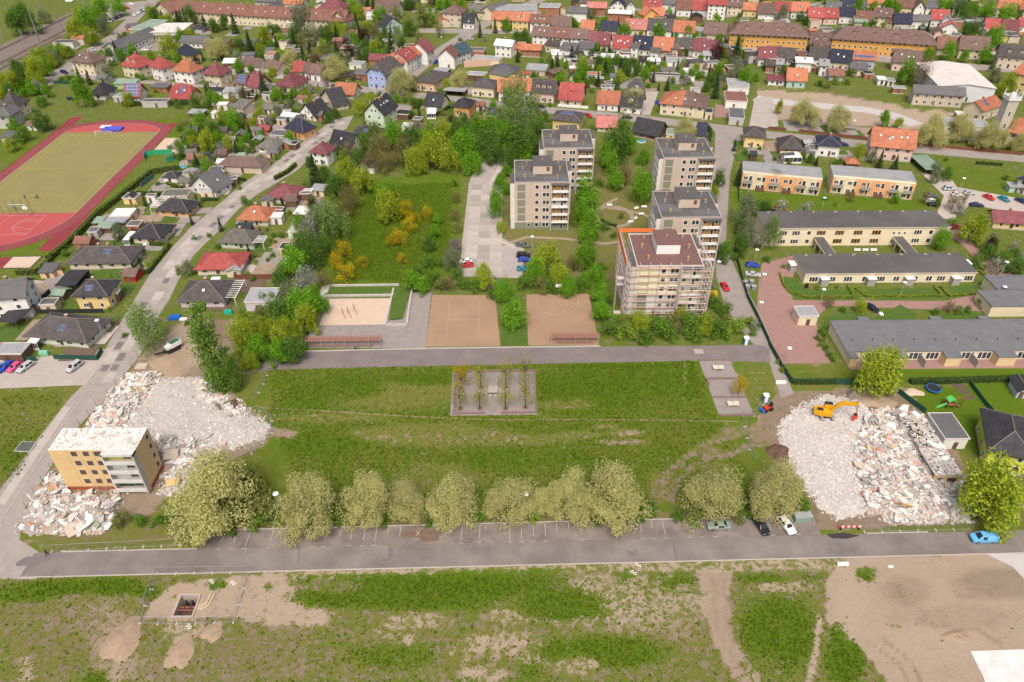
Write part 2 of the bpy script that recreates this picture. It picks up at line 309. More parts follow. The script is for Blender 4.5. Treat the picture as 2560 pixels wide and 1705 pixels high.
def ground_mat():
 mt=bpy.data.materials.new('meadow_ground');mt.use_nodes=True;n=mt.node_tree.nodes;l=mt.node_tree.links;b=n['Principled BSDF']
 b.inputs['Roughness'].default_value=.95;b.inputs['Specular IOR Level'].default_value=.1
 geo=n.new('ShaderNodeNewGeometry')
 def noise(s,d=5,r=.6,dist=0):
  q=n.new('ShaderNodeTexNoise');q.inputs['Scale'].default_value=s;q.inputs['Detail'].default_value=d;q.inputs['Roughness'].default_value=r;q.inputs['Distortion'].default_value=dist
  l.new(geo.outputs['Position'],q.inputs['Vector']);return q.outputs[0]
 def at(k):q=n.new('ShaderNodeAttribute');q.attribute_name=k;return q.outputs['Fac']
 def ma(op,a,b_):
  q=n.new('ShaderNodeMath');q.operation=op
  for i,v in enumerate((a,b_)):
   if isinstance(v,(int,float)):q.inputs[i].default_value=v
   else:l.new(v,q.inputs[i])
  return q.outputs[0]
 def ramp(f,a,b_,c1=None,c2=None):
  q=n.new('ShaderNodeMapRange');q.interpolation_type='SMOOTHSTEP';q.inputs[1].default_value=a;q.inputs[2].default_value=b_;l.new(f,q.inputs[0]);return q.outputs[0]
 def mix(f,a,b_):
  q=n.new('ShaderNodeMix');q.data_type='RGBA'
  if isinstance(f,(int,float)):q.inputs[0].default_value=f
  else:l.new(f,q.inputs[0])
  for i,v in((6,a),(7,b_)):
   if isinstance(v,tuple):q.inputs[i].default_value=(*v,1)
   else:l.new(v,q.inputs[i])
  return q.outputs[2]
 n1,n2,n3,n4=noise(.16,6,.65),noise(.8,6,.65,.4),noise(4.,4,.7),noise(.35,7,.75,.6)
 sm=ma('ADD',at('soil'),ma('MULTIPLY',ma('SUBTRACT',n2,.5),2.2));sm=ma('ADD',sm,ma('MULTIPLY',ma('SUBTRACT',n3,.5),1.3));sm=ma('ADD',sm,ma('MULTIPLY',ma('SUBTRACT',n4,.5),1.6))
 sm=ramp(sm,.36,.80)
 lm=ma('ADD',at('lush'),ma('MULTIPLY',ma('SUBTRACT',n1,.5),1.3));lm=ma('ADD',lm,ma('MULTIPLY',ma('SUBTRACT',n4,.5),1.2));lm=ramp(lm,.15,.95)
 grass=mix(lm,(.190,.172,.048),(.082,.160,.007))
 g2=mix(ramp(n3,.35,.7),(.060,.105,.007),(.150,.180,.026));grass=mix(.42,grass,g2)
 so=mix(ramp(ma('ADD',at('tone'),ma('MULTIPLY',ma('SUBTRACT',n4,.5),.6)),.1,.9),(.165,.118,.082),(.375,.296,.222))
 so=mix(ma('MULTIPLY',ramp(n3,.3,.75),.35),so,(.345,.275,.208))
 l.new(mix(sm,grass,so),b.inputs['Base Color'])
 bp=n.new('ShaderNodeBump');bp.inputs['Strength'].default_value=.55;bp.inputs['Distance'].default_value=.35
 l.new(ma('ADD',n3,ma('MULTIPLY',n2,1.2)),bp.inputs['Height']);l.new(bp.outputs[0],b.inputs['Normal'])
 return mt
gme.materials.append(ground_mat());gme.update()
tag(put('ground',gme),kind='structure')
# ================================================================ roads, pavements, courts
asph=M('asphalt',(.148,.132,.122),(.240,.214,.198),.14,.92,.3,bsc=14,det=10)
asph2=M('purple_asphalt',(.165,.138,.136),(.215,.185,.18),.2,.92,.3,bsc=14,det=10)
park_m=M('worn_asphalt',(.135,.112,.105),(.25,.213,.196),.22,.92,.3,bsc=14,det=10)
slabm=M('concrete_slab',(.40,.36,.325),(.325,.29,.26),.35,.9,.25,bsc=8,rnd=.22,det=8)
pave=M('grey_paving',(.31,.28,.26),(.24,.215,.20),.6,.9,wave=(1.6,'X',.35),det=9)
redpave=M('red_paving',(.33,.20,.17),(.27,.165,.145),.7,.9,.3,bsc=10,det=9)
courtm=M('brown_court',(.345,.23,.148),(.285,.19,.125),.12,.92,.2,bsc=12,det=9)
sandm=M('pale_sand',(.58,.46,.355),(.50,.39,.30),.5,.95,.4,bsc=6)
turfm=M('yellow_turf',(.245,.220,.085),(.215,.195,.075),.1,.95,.15,bsc=20,det=8)
trackm=M('track_rubber',(.24,.042,.05),(.20,.038,.045),.15,.9,.15,bsc=20)
redm=M('red_rubber',(.42,.085,.085),(.37,.075,.075),.12,.9,.15,bsc=20)
linem=M('white_line',(.52,.49,.47),(.30,.275,.265),2.2)
ylinem=M('yellow_line',(.42,.33,.06))
kerbm=M('kerb_stone',(.46,.42,.385),(.36,.33,.30),.8,.9)
dirtm=M('dirt_path',(.33,.26,.19),(.26,.20,.15),.6,.95,.3)
gravelm=M('ballast',(.22,.18,.155),(.15,.12,.105),1.2,.95,.6,bsc=7)
lawnm=M('cut_lawn',(.055,.115,.014),(.085,.135,.024),.5,.95,.5,bsc=9,det=9)
patchm=M('tar_patch',(.145,.13,.13),(.185,.168,.163),.8,.9)
_lvl=[0]
def sheet(name,pts,mat,z=.012,parent=None,kind='structure',th=0):
 b=MB();b.poly([(p[0],p[1],z)for p in pts])
 me=b.mesh(name,mat)
 if me.polygons[0].normal.z<0:me.flip_normals()
 o=put(name,me,parent)
 return tag(o,kind=kind)if parent is None else o
def DS(name,pts,mat,z=.012,parent=None):return sheet(name,[D(*p)for p in pts],mat,z,parent)
def TS(name,c,r,pts,mat,z=.012,parent=None):return sheet(name,[T(c,r,*p)for p in pts],mat,z,parent)
def strip(name,P3,w,mat,z=.014,parent=None):
 L=[];Rr=[]
 for i,p in enumerate(P3):
  a=P3[max(0,i-1)];b_=P3[min(len(P3)-1,i+1)];d=Vector((b_[0]-a[0],b_[1]-a[1],0)).normalized();nn=Vector((-d.y,d.x,0))*w/2
  L.append((p[0]+nn.x,p[1]+nn.y,z));Rr.append((p[0]-nn.x,p[1]-nn.y,z))
 b=MB()
 for i in range(len(P3)-1):b.poly([Rr[i],Rr[i+1],L[i+1],L[i]])
 o=b.obj(name,mat,parent)
 return tag(o,kind='structure')if parent is None else o
def ribbon(name,P3,w,h,mat,parent=None,kind='structure'): # kerb / low wall with height
 b=MB()
 for a,c in zip(P3,P3[1:]):
  a=Vector((a[0],a[1],0));c=Vector((c[0],c[1],0));d=(c-a).normalized();nn=Vector((-d.y,d.x,0))*w/2
  b.prism([(a+nn)[:2],(a-nn)[:2],(c-nn)[:2],(c+nn)[:2]],0,h)
 o=b.obj(name,mat,parent)
 if parent is None and kind:tag(o,kind=kind)
 return o
def ry(x,top=False):return(85.1+(x+90.5)*.0201)if not top else(90.6+(x+90.3)*.0188)
RX=[-93,-60,-30,0,30,60,100,160,240]
sheet('road',[(x,ry(x))for x in RX]+[(x,ry(x,1))for x in RX[::-1]],asph,.012)
tag(ribbon('kerb',[(x,ry(x)-.12)for x in RX[:8]],.22,.11,kerbm))
PK0,PK1=T(0,3,1950,165).x,T(3,3,440,100).x
def pky(x):return 95.6+(x-PK0)*.0215
car_park=sheet('parking_bay',[(PK0-1.2,ry(PK0,1)+.02),(PK1,ry(PK1,1)+.02),(PK1,pky(PK1)),(PK0,pky(PK0))],park_m,.013)
tag(ribbon('kerb',[(PK0,pky(PK0)+.1),(PK1,pky(PK1)+.1)],.2,.12,kerbm))
tag(ribbon('kerb',[(-88,ry(-88,1)+.1),(PK0-1.4,ry(PK0,1)+.1)],.2,.11,kerbm));tag(ribbon('kerb',[(PK1+9,ry(PK1+9,1)+.1),(82,ry(82,1)+.1)],.2,.11,kerbm))
b_=MB();b_.box(-.055,.055,0,1,0,.004);LINE=b_.mesh('marking',linem)
def mark(parent,x0,y0,x1,y1,w=.11,z=.02,me=None):
 d=math.hypot(x1-x0,y1-y0);return put('marking',me or LINE,parent,(x0,y0,z),(0,0,math.atan2(-(x1-x0),y1-y0)),(w/.11,d,1))
for c,xl in((0,(2090,2200,2315)),(1,(165,560,660,785,890,1005,1110,1220,1330,1775,1895,2060,2115,2335)),(2,(85,195,303,410,520,630,735,848,955,1070,1180,1285,1390,1605,1720,1840)),(3,(10,240))):
 for x in xl:
  p=T(c,3,x,150 if c==0 else(170 if c==1 else 120));k=RND.uniform(.35,.95);mark(car_park,p.x,pky(p.x)-.2,p.x-.02,pky(p.x)-.2-4.2*k)
  if k>.6:mark(car_park,p.x-.45,pky(p.x)-4.55,p.x+.45,pky(p.x)-4.55)
for c,x in((1,215),(1,520),(1,1490),(1,1730)):
 p=T(c,3,x,200);s=.7 if x==1490 else 1.3
 mark(car_park,p.x-s*.5,p.y-s,p.x+s*.5,p.y+s*.7);mark(car_park,p.x+s*.5,p.y-s*.8,p.x-s*.5,p.y+s*.8)
TS('road_patch',1,3,[(270,170),(465,160),(430,300),(245,305)],M('mossy_asphalt',(.26,.225,.19),(.2,.17,.14),.8),.017)
TS('road_patch',1,3,[(1330,185),(1690,165),(1680,270),(1530,285),(1500,240),(1340,235)],M('leaf_litter_asphalt',(.19,.13,.10),(.14,.095,.07),.8),.017)
TS('road_patch',3,3,[(535,215),(690,195),(850,225),(720,255),(590,250)],M('wet_asphalt',(.055,.045,.045),rough=.25,spec=.5),.017)
for q in[(0,3,[(150,470),(250,415),(390,420),(350,500),(150,505)]),(1,3,[(1215,300),(1260,330),(1265,440),(1215,450)]),(1,3,[(385,310),(410,310),(400,500),(380,500)]),(1,3,[(1020,485),(1200,440),(1240,455),(1050,495)]),
 (2,3,[(1470,260),(1500,270),(1525,440),(1495,440)]),(2,3,[(1060,370),(1160,365),(1160,400),(1070,405)]),(3,3,[(540,280),(570,280),(605,400),(570,405)]),(0,3,[(1870,380),(1895,380),(1850,515),(1830,515)]),(2,3,[(160,370),(230,400),(225,440),(180,420)]),(2,3,[(960,150),(985,150),(1000,300),(980,300)])]:
 TS('road_patch',q[0],q[1],q[2],patchm,.016)
for c,r,x,y in((1,3,2085,285),(1,3,1820,330),(2,3,1300,170),(2,3,30,240),(2,3,125,240),(2,3,1970,235),(0,3,220,565),(2,2,1275,107),(2,2,1040,107),(2,2,655,113),(1,2,1415,155),(1,2,795,165)):
 p=T(c,r,x,y);b_=MB();b_.tube((p.x,p.y,.008),(p.x,p.y,.026),.33,12);o_=b_.obj('manhole_cover',patchm);tag(o_,kind='structure')
p=T(2,2,1720,98);pad_=sheet('paving_pad',[(p.x-1.2,p.y-1),(p.x+1.2,p.y-1),(p.x+1.2,p.y+1),(p.x-1.2,p.y+1)],slabm,.03)
# left street of concrete slabs
st_l=[(0,1126),(87,1008),(160,916),(215,860),(250,788),(307,692),(342,634),(397,567),(437,524),(475,492),(512,462),(555,424),(588,402),(611,390),(663,350),(713,315),(763,277)]
st_r=[(82,1332),(92,1300),(88,1268),(44,1240),(57,1168),(110,1083),(180,981),(217,943),(250,911),(282,866),(322,816),(370,717),(390,687),(410,644),(445,587),(475,557),(502,532),(545,484),(588,449),(683,392),(748,327),(796,297),(813,265)]
street=sheet('street',[D(*p)for p in st_l]+[D(*p)for p in st_r[::-1]]+[D(-60,1330),D(-60,1240)],M('street_concrete',(.345,.31,.28),(.275,.245,.225),.3,.9,.3,bsc=8,det=9),.010)
ca=[D(*p)for p in((45,1200),(100,1090),(170,975),(250,850),(338,705),(376,640),(420,577),(456,540),(488,511),(528,473),(570,436),(645,385),(705,338),(755,305),(790,272))]
def along(P3,s):
 for a,b in zip(P3,P3[1:]):
  L=(b-a).length
  if s<=L:return a+(b-a)*(s/L),(b-a).normalized()
  s-=L
 return P3[-1],(P3[-1]-P3[-2]).normalized()
tot=sum((b-a).length for a,b in zip(ca,ca[1:]));s=40.
while s<tot:
 L=RND.uniform(3.6,5.2);pt,d=along(ca,s+L/2);nn=Vector((-d.y,d.x,0))
 for sd_ in(-1,1):
  if RND.random()<.72:
   c_=pt+nn*sd_*1.35;me=MB();me.box(-1.28,1.28,-L/2+.06,L/2-.06,0,.012);put('slab',me.mesh('slab',slabm),street,(c_.x,c_.y,.012),(0,0,math.atan2(-d.x,d.y)))
  elif RND.random()<.5:
   c_=pt+nn*sd_*1.2;me=MB();me.box(-.9,.9,-L/3,L/3,0,.012);put('slab',me.mesh('tar_slab',patchm),street,(c_.x,c_.y,.012),(0,0,math.atan2(-d.x,d.y)))
 s+=L
tag(ribbon('kerb',[D(0,1205),D(87,1065),D(160,955),D(225,868)],.2,.1,kerbm))
strip('footpath',[D(0,1160),D(85,1035),D(155,935)],2.0,slabm,.016)
cp2=DS('car_park',[(-40,836),(245,802),(268,792),(196,885),(-40,895)],M('car_park_concrete',(.42,.37,.335),(.35,.31,.28),.3,.9,det=9),.014)
for x in(305,395,485,580):p=T(0,2,x,230);mark(cp2,p.x,p.y,p.x+.4,p.y+1.2,.14,.02)
for x in(75,170,265,355,445,540,630):p=T(0,2,x,300);mark(cp2,p.x-.9,p.y-.1,p.x+.5,p.y-.1,.14,.02);mark(cp2,p.x,p.y-.1,p.x+.25,p.y+1.0,.14,.02)
DS('lot',[(20,640),(160,650),(110,700),(60,740),(40,690)],slabm,.012)
strip('footpath',[D(*p)for p in((600,937),(700,942),(800,948),(900,955),(1000,960),(1150,965),(1280,964),(1400,965),(1550,966),(1700,969))],.42,M('trodden_grass',(.25,.21,.11),(.18,.17,.07),.6),.006)
# square below the towers
PROM=DS('promenade',[(560,862),(640,815),(692,808),(900,802),(1745,793),(1768,800),(1772,832),(1610,829),(900,843),(622,850)],asph2,.015)
right_path=DS('path',[(1645,290),(1705,300),(1678,400),(1668,560),(1692,622),(1748,722),(1825,905),(1795,915),(1768,832),(1705,760),(1665,700),(1648,640),(1638,560),(1640,420)],M('path_concrete',(.31,.275,.255),(.25,.222,.205),.3,.9,det=9),.014)
tag(ribbon('kerb',[D(690,808),D(1000,801),D(1380,796)],.4,.16,kerbm))
def quad_sheet(name,pts,mat,z):return DS(name,pts,mat,z)
yard=DS('paved_yard',[(697,800),(745,685),(905,685),(925,672),(992,672),(978,800)],pave,.014)
sandpit=DS('sandpit',[(733,748),(758,688),(900,686),(886,746)],sandm,.024)
court_a=TS('sports_court',1,1,[(1620,1145),(2200,1150),(2245,1600),(2248,1618),(1560,1622),(1590,1400)],courtm,.020)
court_b=TS('sports_court',2,1,[(130,1140),(705,1135),(800,1600),(795,1610),(150,1610)],courtm,.020)
def line_px(par,c,r,a,b,w=.1,z=.028):A=T(c,r,*a);B=T(c,r,*b);mark(par,A.x,A.y,B.x,B.y,w,z)
for a,b in(((1780,1215),(1755,1550)),((2055,1215),(2048,1550)),((1770,1318),(2050,1316)),((1762,1373),(2050,1371)),((1758,1435),(2050,1432))):line_px(court_a,1,1,a,b,.06)
for a,b in(((225,1188),(615,1182)),((330,1188),(380,1290)),((510,1182),(475,1310)),((225,1188),(245,1260)),((245,1260),(300,1310)),((300,1310),(380,1330)),((380,1330),(480,1315)),((615,1182),(605,1250)),((605,1250),(560,1295)),((560,1295),(480,1315))):line_px(court_b,2,1,a,b,.05)
DS('lawn',[(1152,795),(1152,745),(1212,745),(1212,793)],lawnm,.016)
DS('lawn',[(905,672),(920,662),(945,665),(925,735),(895,738)],lawnm,.5)
# terrace walls beside the sandpit
for nm_,pts,h in(('terrace_wall',[(886,748),(905,665)],.5),('terrace_wall',[(935,748),(947,665)],.5),('terrace_wall',[(886,748),(935,748)],.5),('terrace_wall',[(742,682),(905,680)],.6),('terrace_wall',[(756,661),(918,659)],1.0)):
 w_=ribbon(nm_,[D(*p)for p in pts],.5,h,conc,kind=None);tag(w_,None,'wall')
 w_['label']={(886,748,905):'low concrete terrace wall along the sandpit\'s right edge',(935,748,947):'low concrete step wall beside the grey paved yard',(886,748,935):'low concrete wall closing the end of the narrow grass strip',(742,682,905):'low concrete wall along the far side of the sandpit',(756,661,918):'upper concrete edge wall above the grass terraces'}[(pts[0][0],pts[0][1],pts[1][0])]
terr=DS('grass_terrace',[(757,662),(918,660),(905,680),(744,683)],lawnm,.45)
st_=thing('steps','grey concrete garden steps left of the grass terraces','steps',D(745,672))
_q0=D(752,660);_q1=D(738,690)
for i in range(8):
 t=i/8;c_=_q1.lerp(_q0,t);b_=MB();b_.box(-1.1,1.1,-.45,.45,0,.1+.11*i);put('step',b_.mesh('step',conc),st_,(c_.x-st_.location.x,c_.y-st_.location.y,0))
 # plane-tree square, table-tennis terrace
sqr=TS('paved_square',1,2,[(1785,690),(1810,285),(2560,272),(2585,680)],M('square_paving',(.30,.265,.25),(.24,.21,.20),.5,.9,wave=(1.2,'X',.4),det=9),.022)
tt=TS('paved_terrace',2,2,[(1720,180),(2005,178),(2230,685),(1905,690)],M('terrace_paving',(.30,.265,.25),(.245,.215,.20),.5,.9,wave=(1.2,'X',.4),det=9),.022)
redw=M('reddish_sill',(.24,.17,.16),(.19,.135,.13),1.)
for c,r,a,b,lab in((2,2,(1720,180),(2005,178),'low reddish wall along the promenade edge of the table tennis terrace'),(2,2,(1812,352),(2060,350),'low reddish wall across the table tennis terrace, upper one'),(2,2,(1850,522),(2145,520),'low reddish wall across the table tennis terrace, lower one'),
 (2,2,(1905,690),(2230,685),'low reddish wall at the lawn end of the table tennis terrace'),(2,2,(1790,350),(1815,410),'short reddish side wall on the table tennis terrace'),(1,2,(1825,300),(1825,660),'low dark wall on the left side of the plane tree square'),
 (1,2,(1805,672),(2105,668),'low reddish wall at the near left edge of the paved square'),(1,2,(2255,668),(2570,662),'low reddish wall at the near right edge of the paved square'),(1,2,(1815,290),(2555,278),'low grey wall at the far edge of the paved square'),(1,2,(2562,280),(2575,665),'low dark wall on the right side of the paved square')):
 tag(ribbon('bench_wall',[T(c,r,*a),T(c,r,*b)],.45,.45,redw,kind=None),lab,'wall')
 # tower yard
croad=DS('access_road',[(1058,635),(1062,560),(1078,420),(1092,385),(1128,361),(1200,356),(1200,375),(1160,384),(1142,405),(1133,450),(1130,510),(1150,545),(1205,572),(1200,640)],M('access_concrete',(.39,.35,.325),(.32,.285,.265),.3,.9,.2,bsc=8,det=9),.012)
for ix in range(3):
 for iy in range(14):
  a=D(1064+ix*22,630-iy*15);
  p=Vector((D(1066,600).x+2.2+ix*3.9,D(1066,632).y+2.4+iy*4.6,0))
  me=MB();me.box(-1.9,1.9,-2.25,2.25,0,.01);put('slab',me.mesh('slab',slabm),croad,(p.x,p.y,.014))
strip('kerb_path',[D(1150,383),D(1128,420),D(1122,520),D(1145,552),D(1190,570)],1.2,slabm,.018)
strip('footpath',[D(1130,572),D(1210,545),D(1290,548),D(1390,560),D(1430,555)],1.5,dirtm,.016)
strip('footpath',[D(1330,520),D(1360,500),D(1390,470),D(1420,455)],1.4,dirtm,.016)
strip('footpath',[D(1380,475),D(1450,485),D(1500,500)],1.4,dirtm,.017)
cp_=D(1412,497);strip('circle_path',[(cp_.x+6.2*math.cos(t),cp_.y+7.5*math.sin(t),0)for t in[i*math.pi/12 for i in range(25)]],1.6,dirtm,.018)
# right-hand estate
DS('paved_drive',[(1745,640),(1752,605),(1835,585),(1822,640),(1822,690),(2170,692),(2268,672),(2285,650),(2215,565),(2160,527),(2185,500),(2232,555),(2354,650),(2420,700),(2354,720),(2190,713),(1905,703),(1872,735),(1915,835),(1790,836),(1738,735)],redpave,.013)
for pts in([(1800,635),(1830,640),(1850,665),(1960,665),(1985,688),(1830,688),(1805,665)],[(1995,665),(2150,660),(2180,685),(2020,690)],[(2175,660),(2245,655),(2265,640),(2260,625),(2275,635),(2280,655),(2260,675),(2195,684)],[(1880,760),(1905,725),(1960,715),(2000,735),(2070,700),(2110,722),(2080,745),(1960,750)],[(2120,710),(2190,722),(2275,720),(2260,740),(2160,738)]):
 DS('lawn',pts,lawnm,.018)
DS('car_park',[(2115,395),(2190,415),(2200,430),(2420,470),(2420,505),(2230,470),(2190,505),(2150,500),(2170,450)],M('yard_concrete',(.46,.40,.36),(.39,.34,.30),.3,.9,det=9),.012)
DS('path',[(1735,225),(1775,222),(1790,290),(1720,300)],slabm,.026)
ROADS=[(ca,9.),([D(1070,630),D(1100,380)],14.)]
def on_road(w,m=0.):
 for P3,wd in ROADS:
  for a,b in zip(P3,P3[1:]):
   d=b-a;u=max(0,min(1,(w-a).dot(d)/d.length_squared));q=a+d*u
   if math.hypot(w.x-q.x,w.y-q.y)<wd/2+m:return True
 return False
def TR(name,pts,w,mat,z=.012):
 ROADS.append(([T(*p)for p in pts],w));return strip(name,[T(*p)for p in pts],w,mat,z)
new_road=M('new_paving',(.48,.46,.45),(.42,.40,.39),.4)
TR('new_road',[(2,0,2240,900),(3,0,0,925),(3,0,400,965),(3,0,900,1010),(3,0,1150,1060),(3,0,1370,1150)],8,new_road)
stm=M('street_asphalt',(.255,.225,.21),(.31,.275,.255),.2,.92,det=9)
TR('street',[(1,0,380,740),(1,0,800,800),(1,0,1200,850),(1,0,2000,930),(2,0,0,985),(2,0,700,1045),(2,0,1350,1110),(2,0,2000,1190),(3,0,0,1240),(3,0,900,1330),(3,0,2500,1470)],8.5,stm)
TR('street',[(1,0,1180,860),(1,0,1450,660),(1,0,1700,470),(1,0,1950,310),(1,0,2150,190),(2,0,100,60),(2,0,400,-60)],9,stm,.013)
TR('street',[(1,0,1500,280),(1,0,2200,290),(2,0,100,285),(2,0,800,330),(2,0,1500,370),(2,0,2200,450),(3,0,400,480),(3,0,1200,560),(3,0,2355,650)],11,stm,.014)
TR('street',[(2,0,900,60),(2,0,1800,170),(3,0,600,20),(3,0,1700,150),(3,0,2400,190)],8,stm,.015)
TR('street',[(0,0,350,800),(0,0,560,660),(0,0,700,560),(0,0,900,430),(0,0,1060,330),(0,0,1200,200),(0,0,1330,60),(0,0,1500,-60)],9,stm,.013)
TR('street',[(0,0,560,660),(0,0,900,720),(0,0,1800,790),(1,0,100,780),(1,0,420,750)],5,stm,.011)
TS('market_yard',0,0,[(1180,330),(1650,340),(1560,470),(1230,470)],M('yard_ground',(.30,.25,.22),(.24,.20,.18),.5),.012)
TS('car_park',0,0,[(900,40),(1450,0),(1400,110),(1050,200)],stm,.011)
TS('yard',2,0,[(1190,1060),(1230,840),(1350,840),(1270,1060)],slabm,.024);TS('yard',2,0,[(1860,1080),(1870,960),(1990,970),(1985,1080)],redpave,.025)
TS('yard',3,0,[(130,1110),(960,1180),(920,1260),(160,1200)],stm,.022)
# railway
sheet('ballast_bed',[T(0,0,*p)for p in((-300,560),(760,60),(860,60),(640,250),(0,690),(-300,830))],gravelm,.008)
rail_p=thing('railway','double railway track on brown ballast in the far corner','railway',T(0,0,300,400))
for a,b in(((-600,760),(900,20)),((-600,890),(900,130)),((-600,970),(700,260))):
 A=T(0,0,*a);B=T(0,0,*b);d=(B-A).normalized();nn=Vector((-d.y,d.x,0));o_=rail_p.location
 strip('ballast',[A-o_,B-o_],3.8,gravelm,.02,rail_p)
 for s in(-.75,.75):
  bb=MB();bb.tube(A+nn*s+Vector((0,0,.25))-o_,B+nn*s+Vector((0,0,.25))-o_,.08,4);bb.obj('rail',M('rusty_rail',(.22,.13,.09),rough=.6),rail_p)
 ns=int((B-A).length/1.4);bb=MB()
 for i in range(ns):
  c_=A+d*(i*1.4)-o_;bb.obox((c_.x,c_.y,.12),(2.5,.26,.2),Matrix.Rotation(math.atan2(-nn.x,nn.y)+math.pi/2,3,'Z'))
 tag(bb.obj('sleepers',M('sleeper',(.14,.11,.09)),rail_p),kind='stuff')
 # ================================================================ sports ground
CXT,RI,Y0,Y1=-173.6,20.6,235.5,312.5
def oval(off,n=24):
 pts=[]
 for i in range(n+1):t=math.pi*i/n;pts.append((CXT+(RI+off)*math.cos(t),Y1+(10.8+off*.85)*math.sin(t)))
 for i in range(n+1):t=math.pi+math.pi*i/n;pts.append((CXT+(RI+off)*math.cos(t),Y0+(24+off)*math.sin(t)))
 return pts
track=sheet('running_track',oval(4.9),trackm,.014)
sheet('sports_infield',oval(0),redm,.020)
turf=sheet('turf_pitch',[(CXT-RI,Y0),(CXT+RI,Y0),(CXT+RI,Y1),(CXT-RI,Y1)],turfm,.026)
for off in(0,1.22,2.44,3.66):strip('lane_line',[(p[0],p[1],0)for p in oval(off)]+[(*oval(off)[0],0)],.07 if off else .14,linem,.029+off*.0005,track)
sheet('sprint_lane',[T(0,0,60,1568),T(0,0,650,1085),T(0,0,765,1062),T(0,0,690,1140),T(0,0,250,1470)],trackm,.016)
sheet('sprint_lane',[T(0,1,345,742),T(0,1,500,742),T(0,1,720,560),T(0,1,850,430),T(0,1,760,400),T(0,1,440,640)],trackm,.0165)
sheet('long_jump_runway',[T(0,1,-200,800),T(0,1,120,800),T(0,1,15,905),T(0,1,-300,905)],trackm,.016)
sheet('run_off',[T(0,0,1555,1135),T(0,0,1640,1132),T(0,0,1560,1215),T(0,0,1530,1200)],trackm,.0155)
for f in(.0,):
 X0,X1=CXT-RI+3.5,CXT+RI-3.5
 for a,b in(((X0,Y0+4),(X1,Y0+4)),((X0,Y1-4),(X1,Y1-4)),((X0,Y0+4),(X0,Y1-4)),((X1,Y0+4),(X1,Y1-4)),((X0,(Y0+Y1)/2),(X1,(Y0+Y1)/2)),((X0+8,Y1-12),(X1-8,Y1-12)),((X0+8,Y1-12),(X0+8,Y1-4)),((X1-8,Y1-12),(X1-8,Y1-4)),((X0+5,Y0+14),(X1-5,Y0+14)),((X1-5,Y0+14),(X1-5,Y0+4))):
  me=bpy.data.meshes.get('marking_yellow')
  if me is None:bb=MB();bb.box(-.055,.055,0,1,0,.004);me=bb.mesh('marking_yellow',ylinem)
  mark(turf,*a,*b,.16,.03,me)
for a,b in(((-200,415),(425,415)),((425,415),(240,590)),((240,590),(-200,595)),((130,520),(290,540)),((290,470),(380,468)),((130,520),(200,465)),((200,465),(290,470)),((110,530),(130,570)),((130,570),(240,582)),((110,530),(160,480)),((160,480),(250,445)),((250,445),(360,460)),((100,420),(-100,560))):
 A=T(0,1,*a);B=T(0,1,*b);mark(track,A.x,A.y,B.x,B.y,.12,.032)
TS('sand_pit',0,1,[(125,793),(390,790),(280,898),(20,902)],sandm,.03)
tag(ribbon('pit_edging',[T(0,1,125,793),T(0,1,390,790),T(0,1,280,898),T(0,1,20,902)],.35,.12,dkmetal))
TS('shot_field',0,0,[(1520,1270),(1850,1265),(1720,1400),(1400,1400)],sandm,.02)
TS('lawn',0,1,[(470,1290),(560,1120),(700,1210),(640,1310)],lawnm,.02);TS('lawn',0,1,[(870,655),(1010,560),(1140,525),(1270,525),(1230,560),(1130,600),(1130,680)],lawnm,.02)
TS('lawn',0,1,[(1380,120),(1560,100),(1500,200),(1680,200),(1440,220),(1540,160)],lawnm,.02);TS('lawn',0,1,[(1290,330),(1330,290),(1430,295),(1340,390)],lawnm,.02)
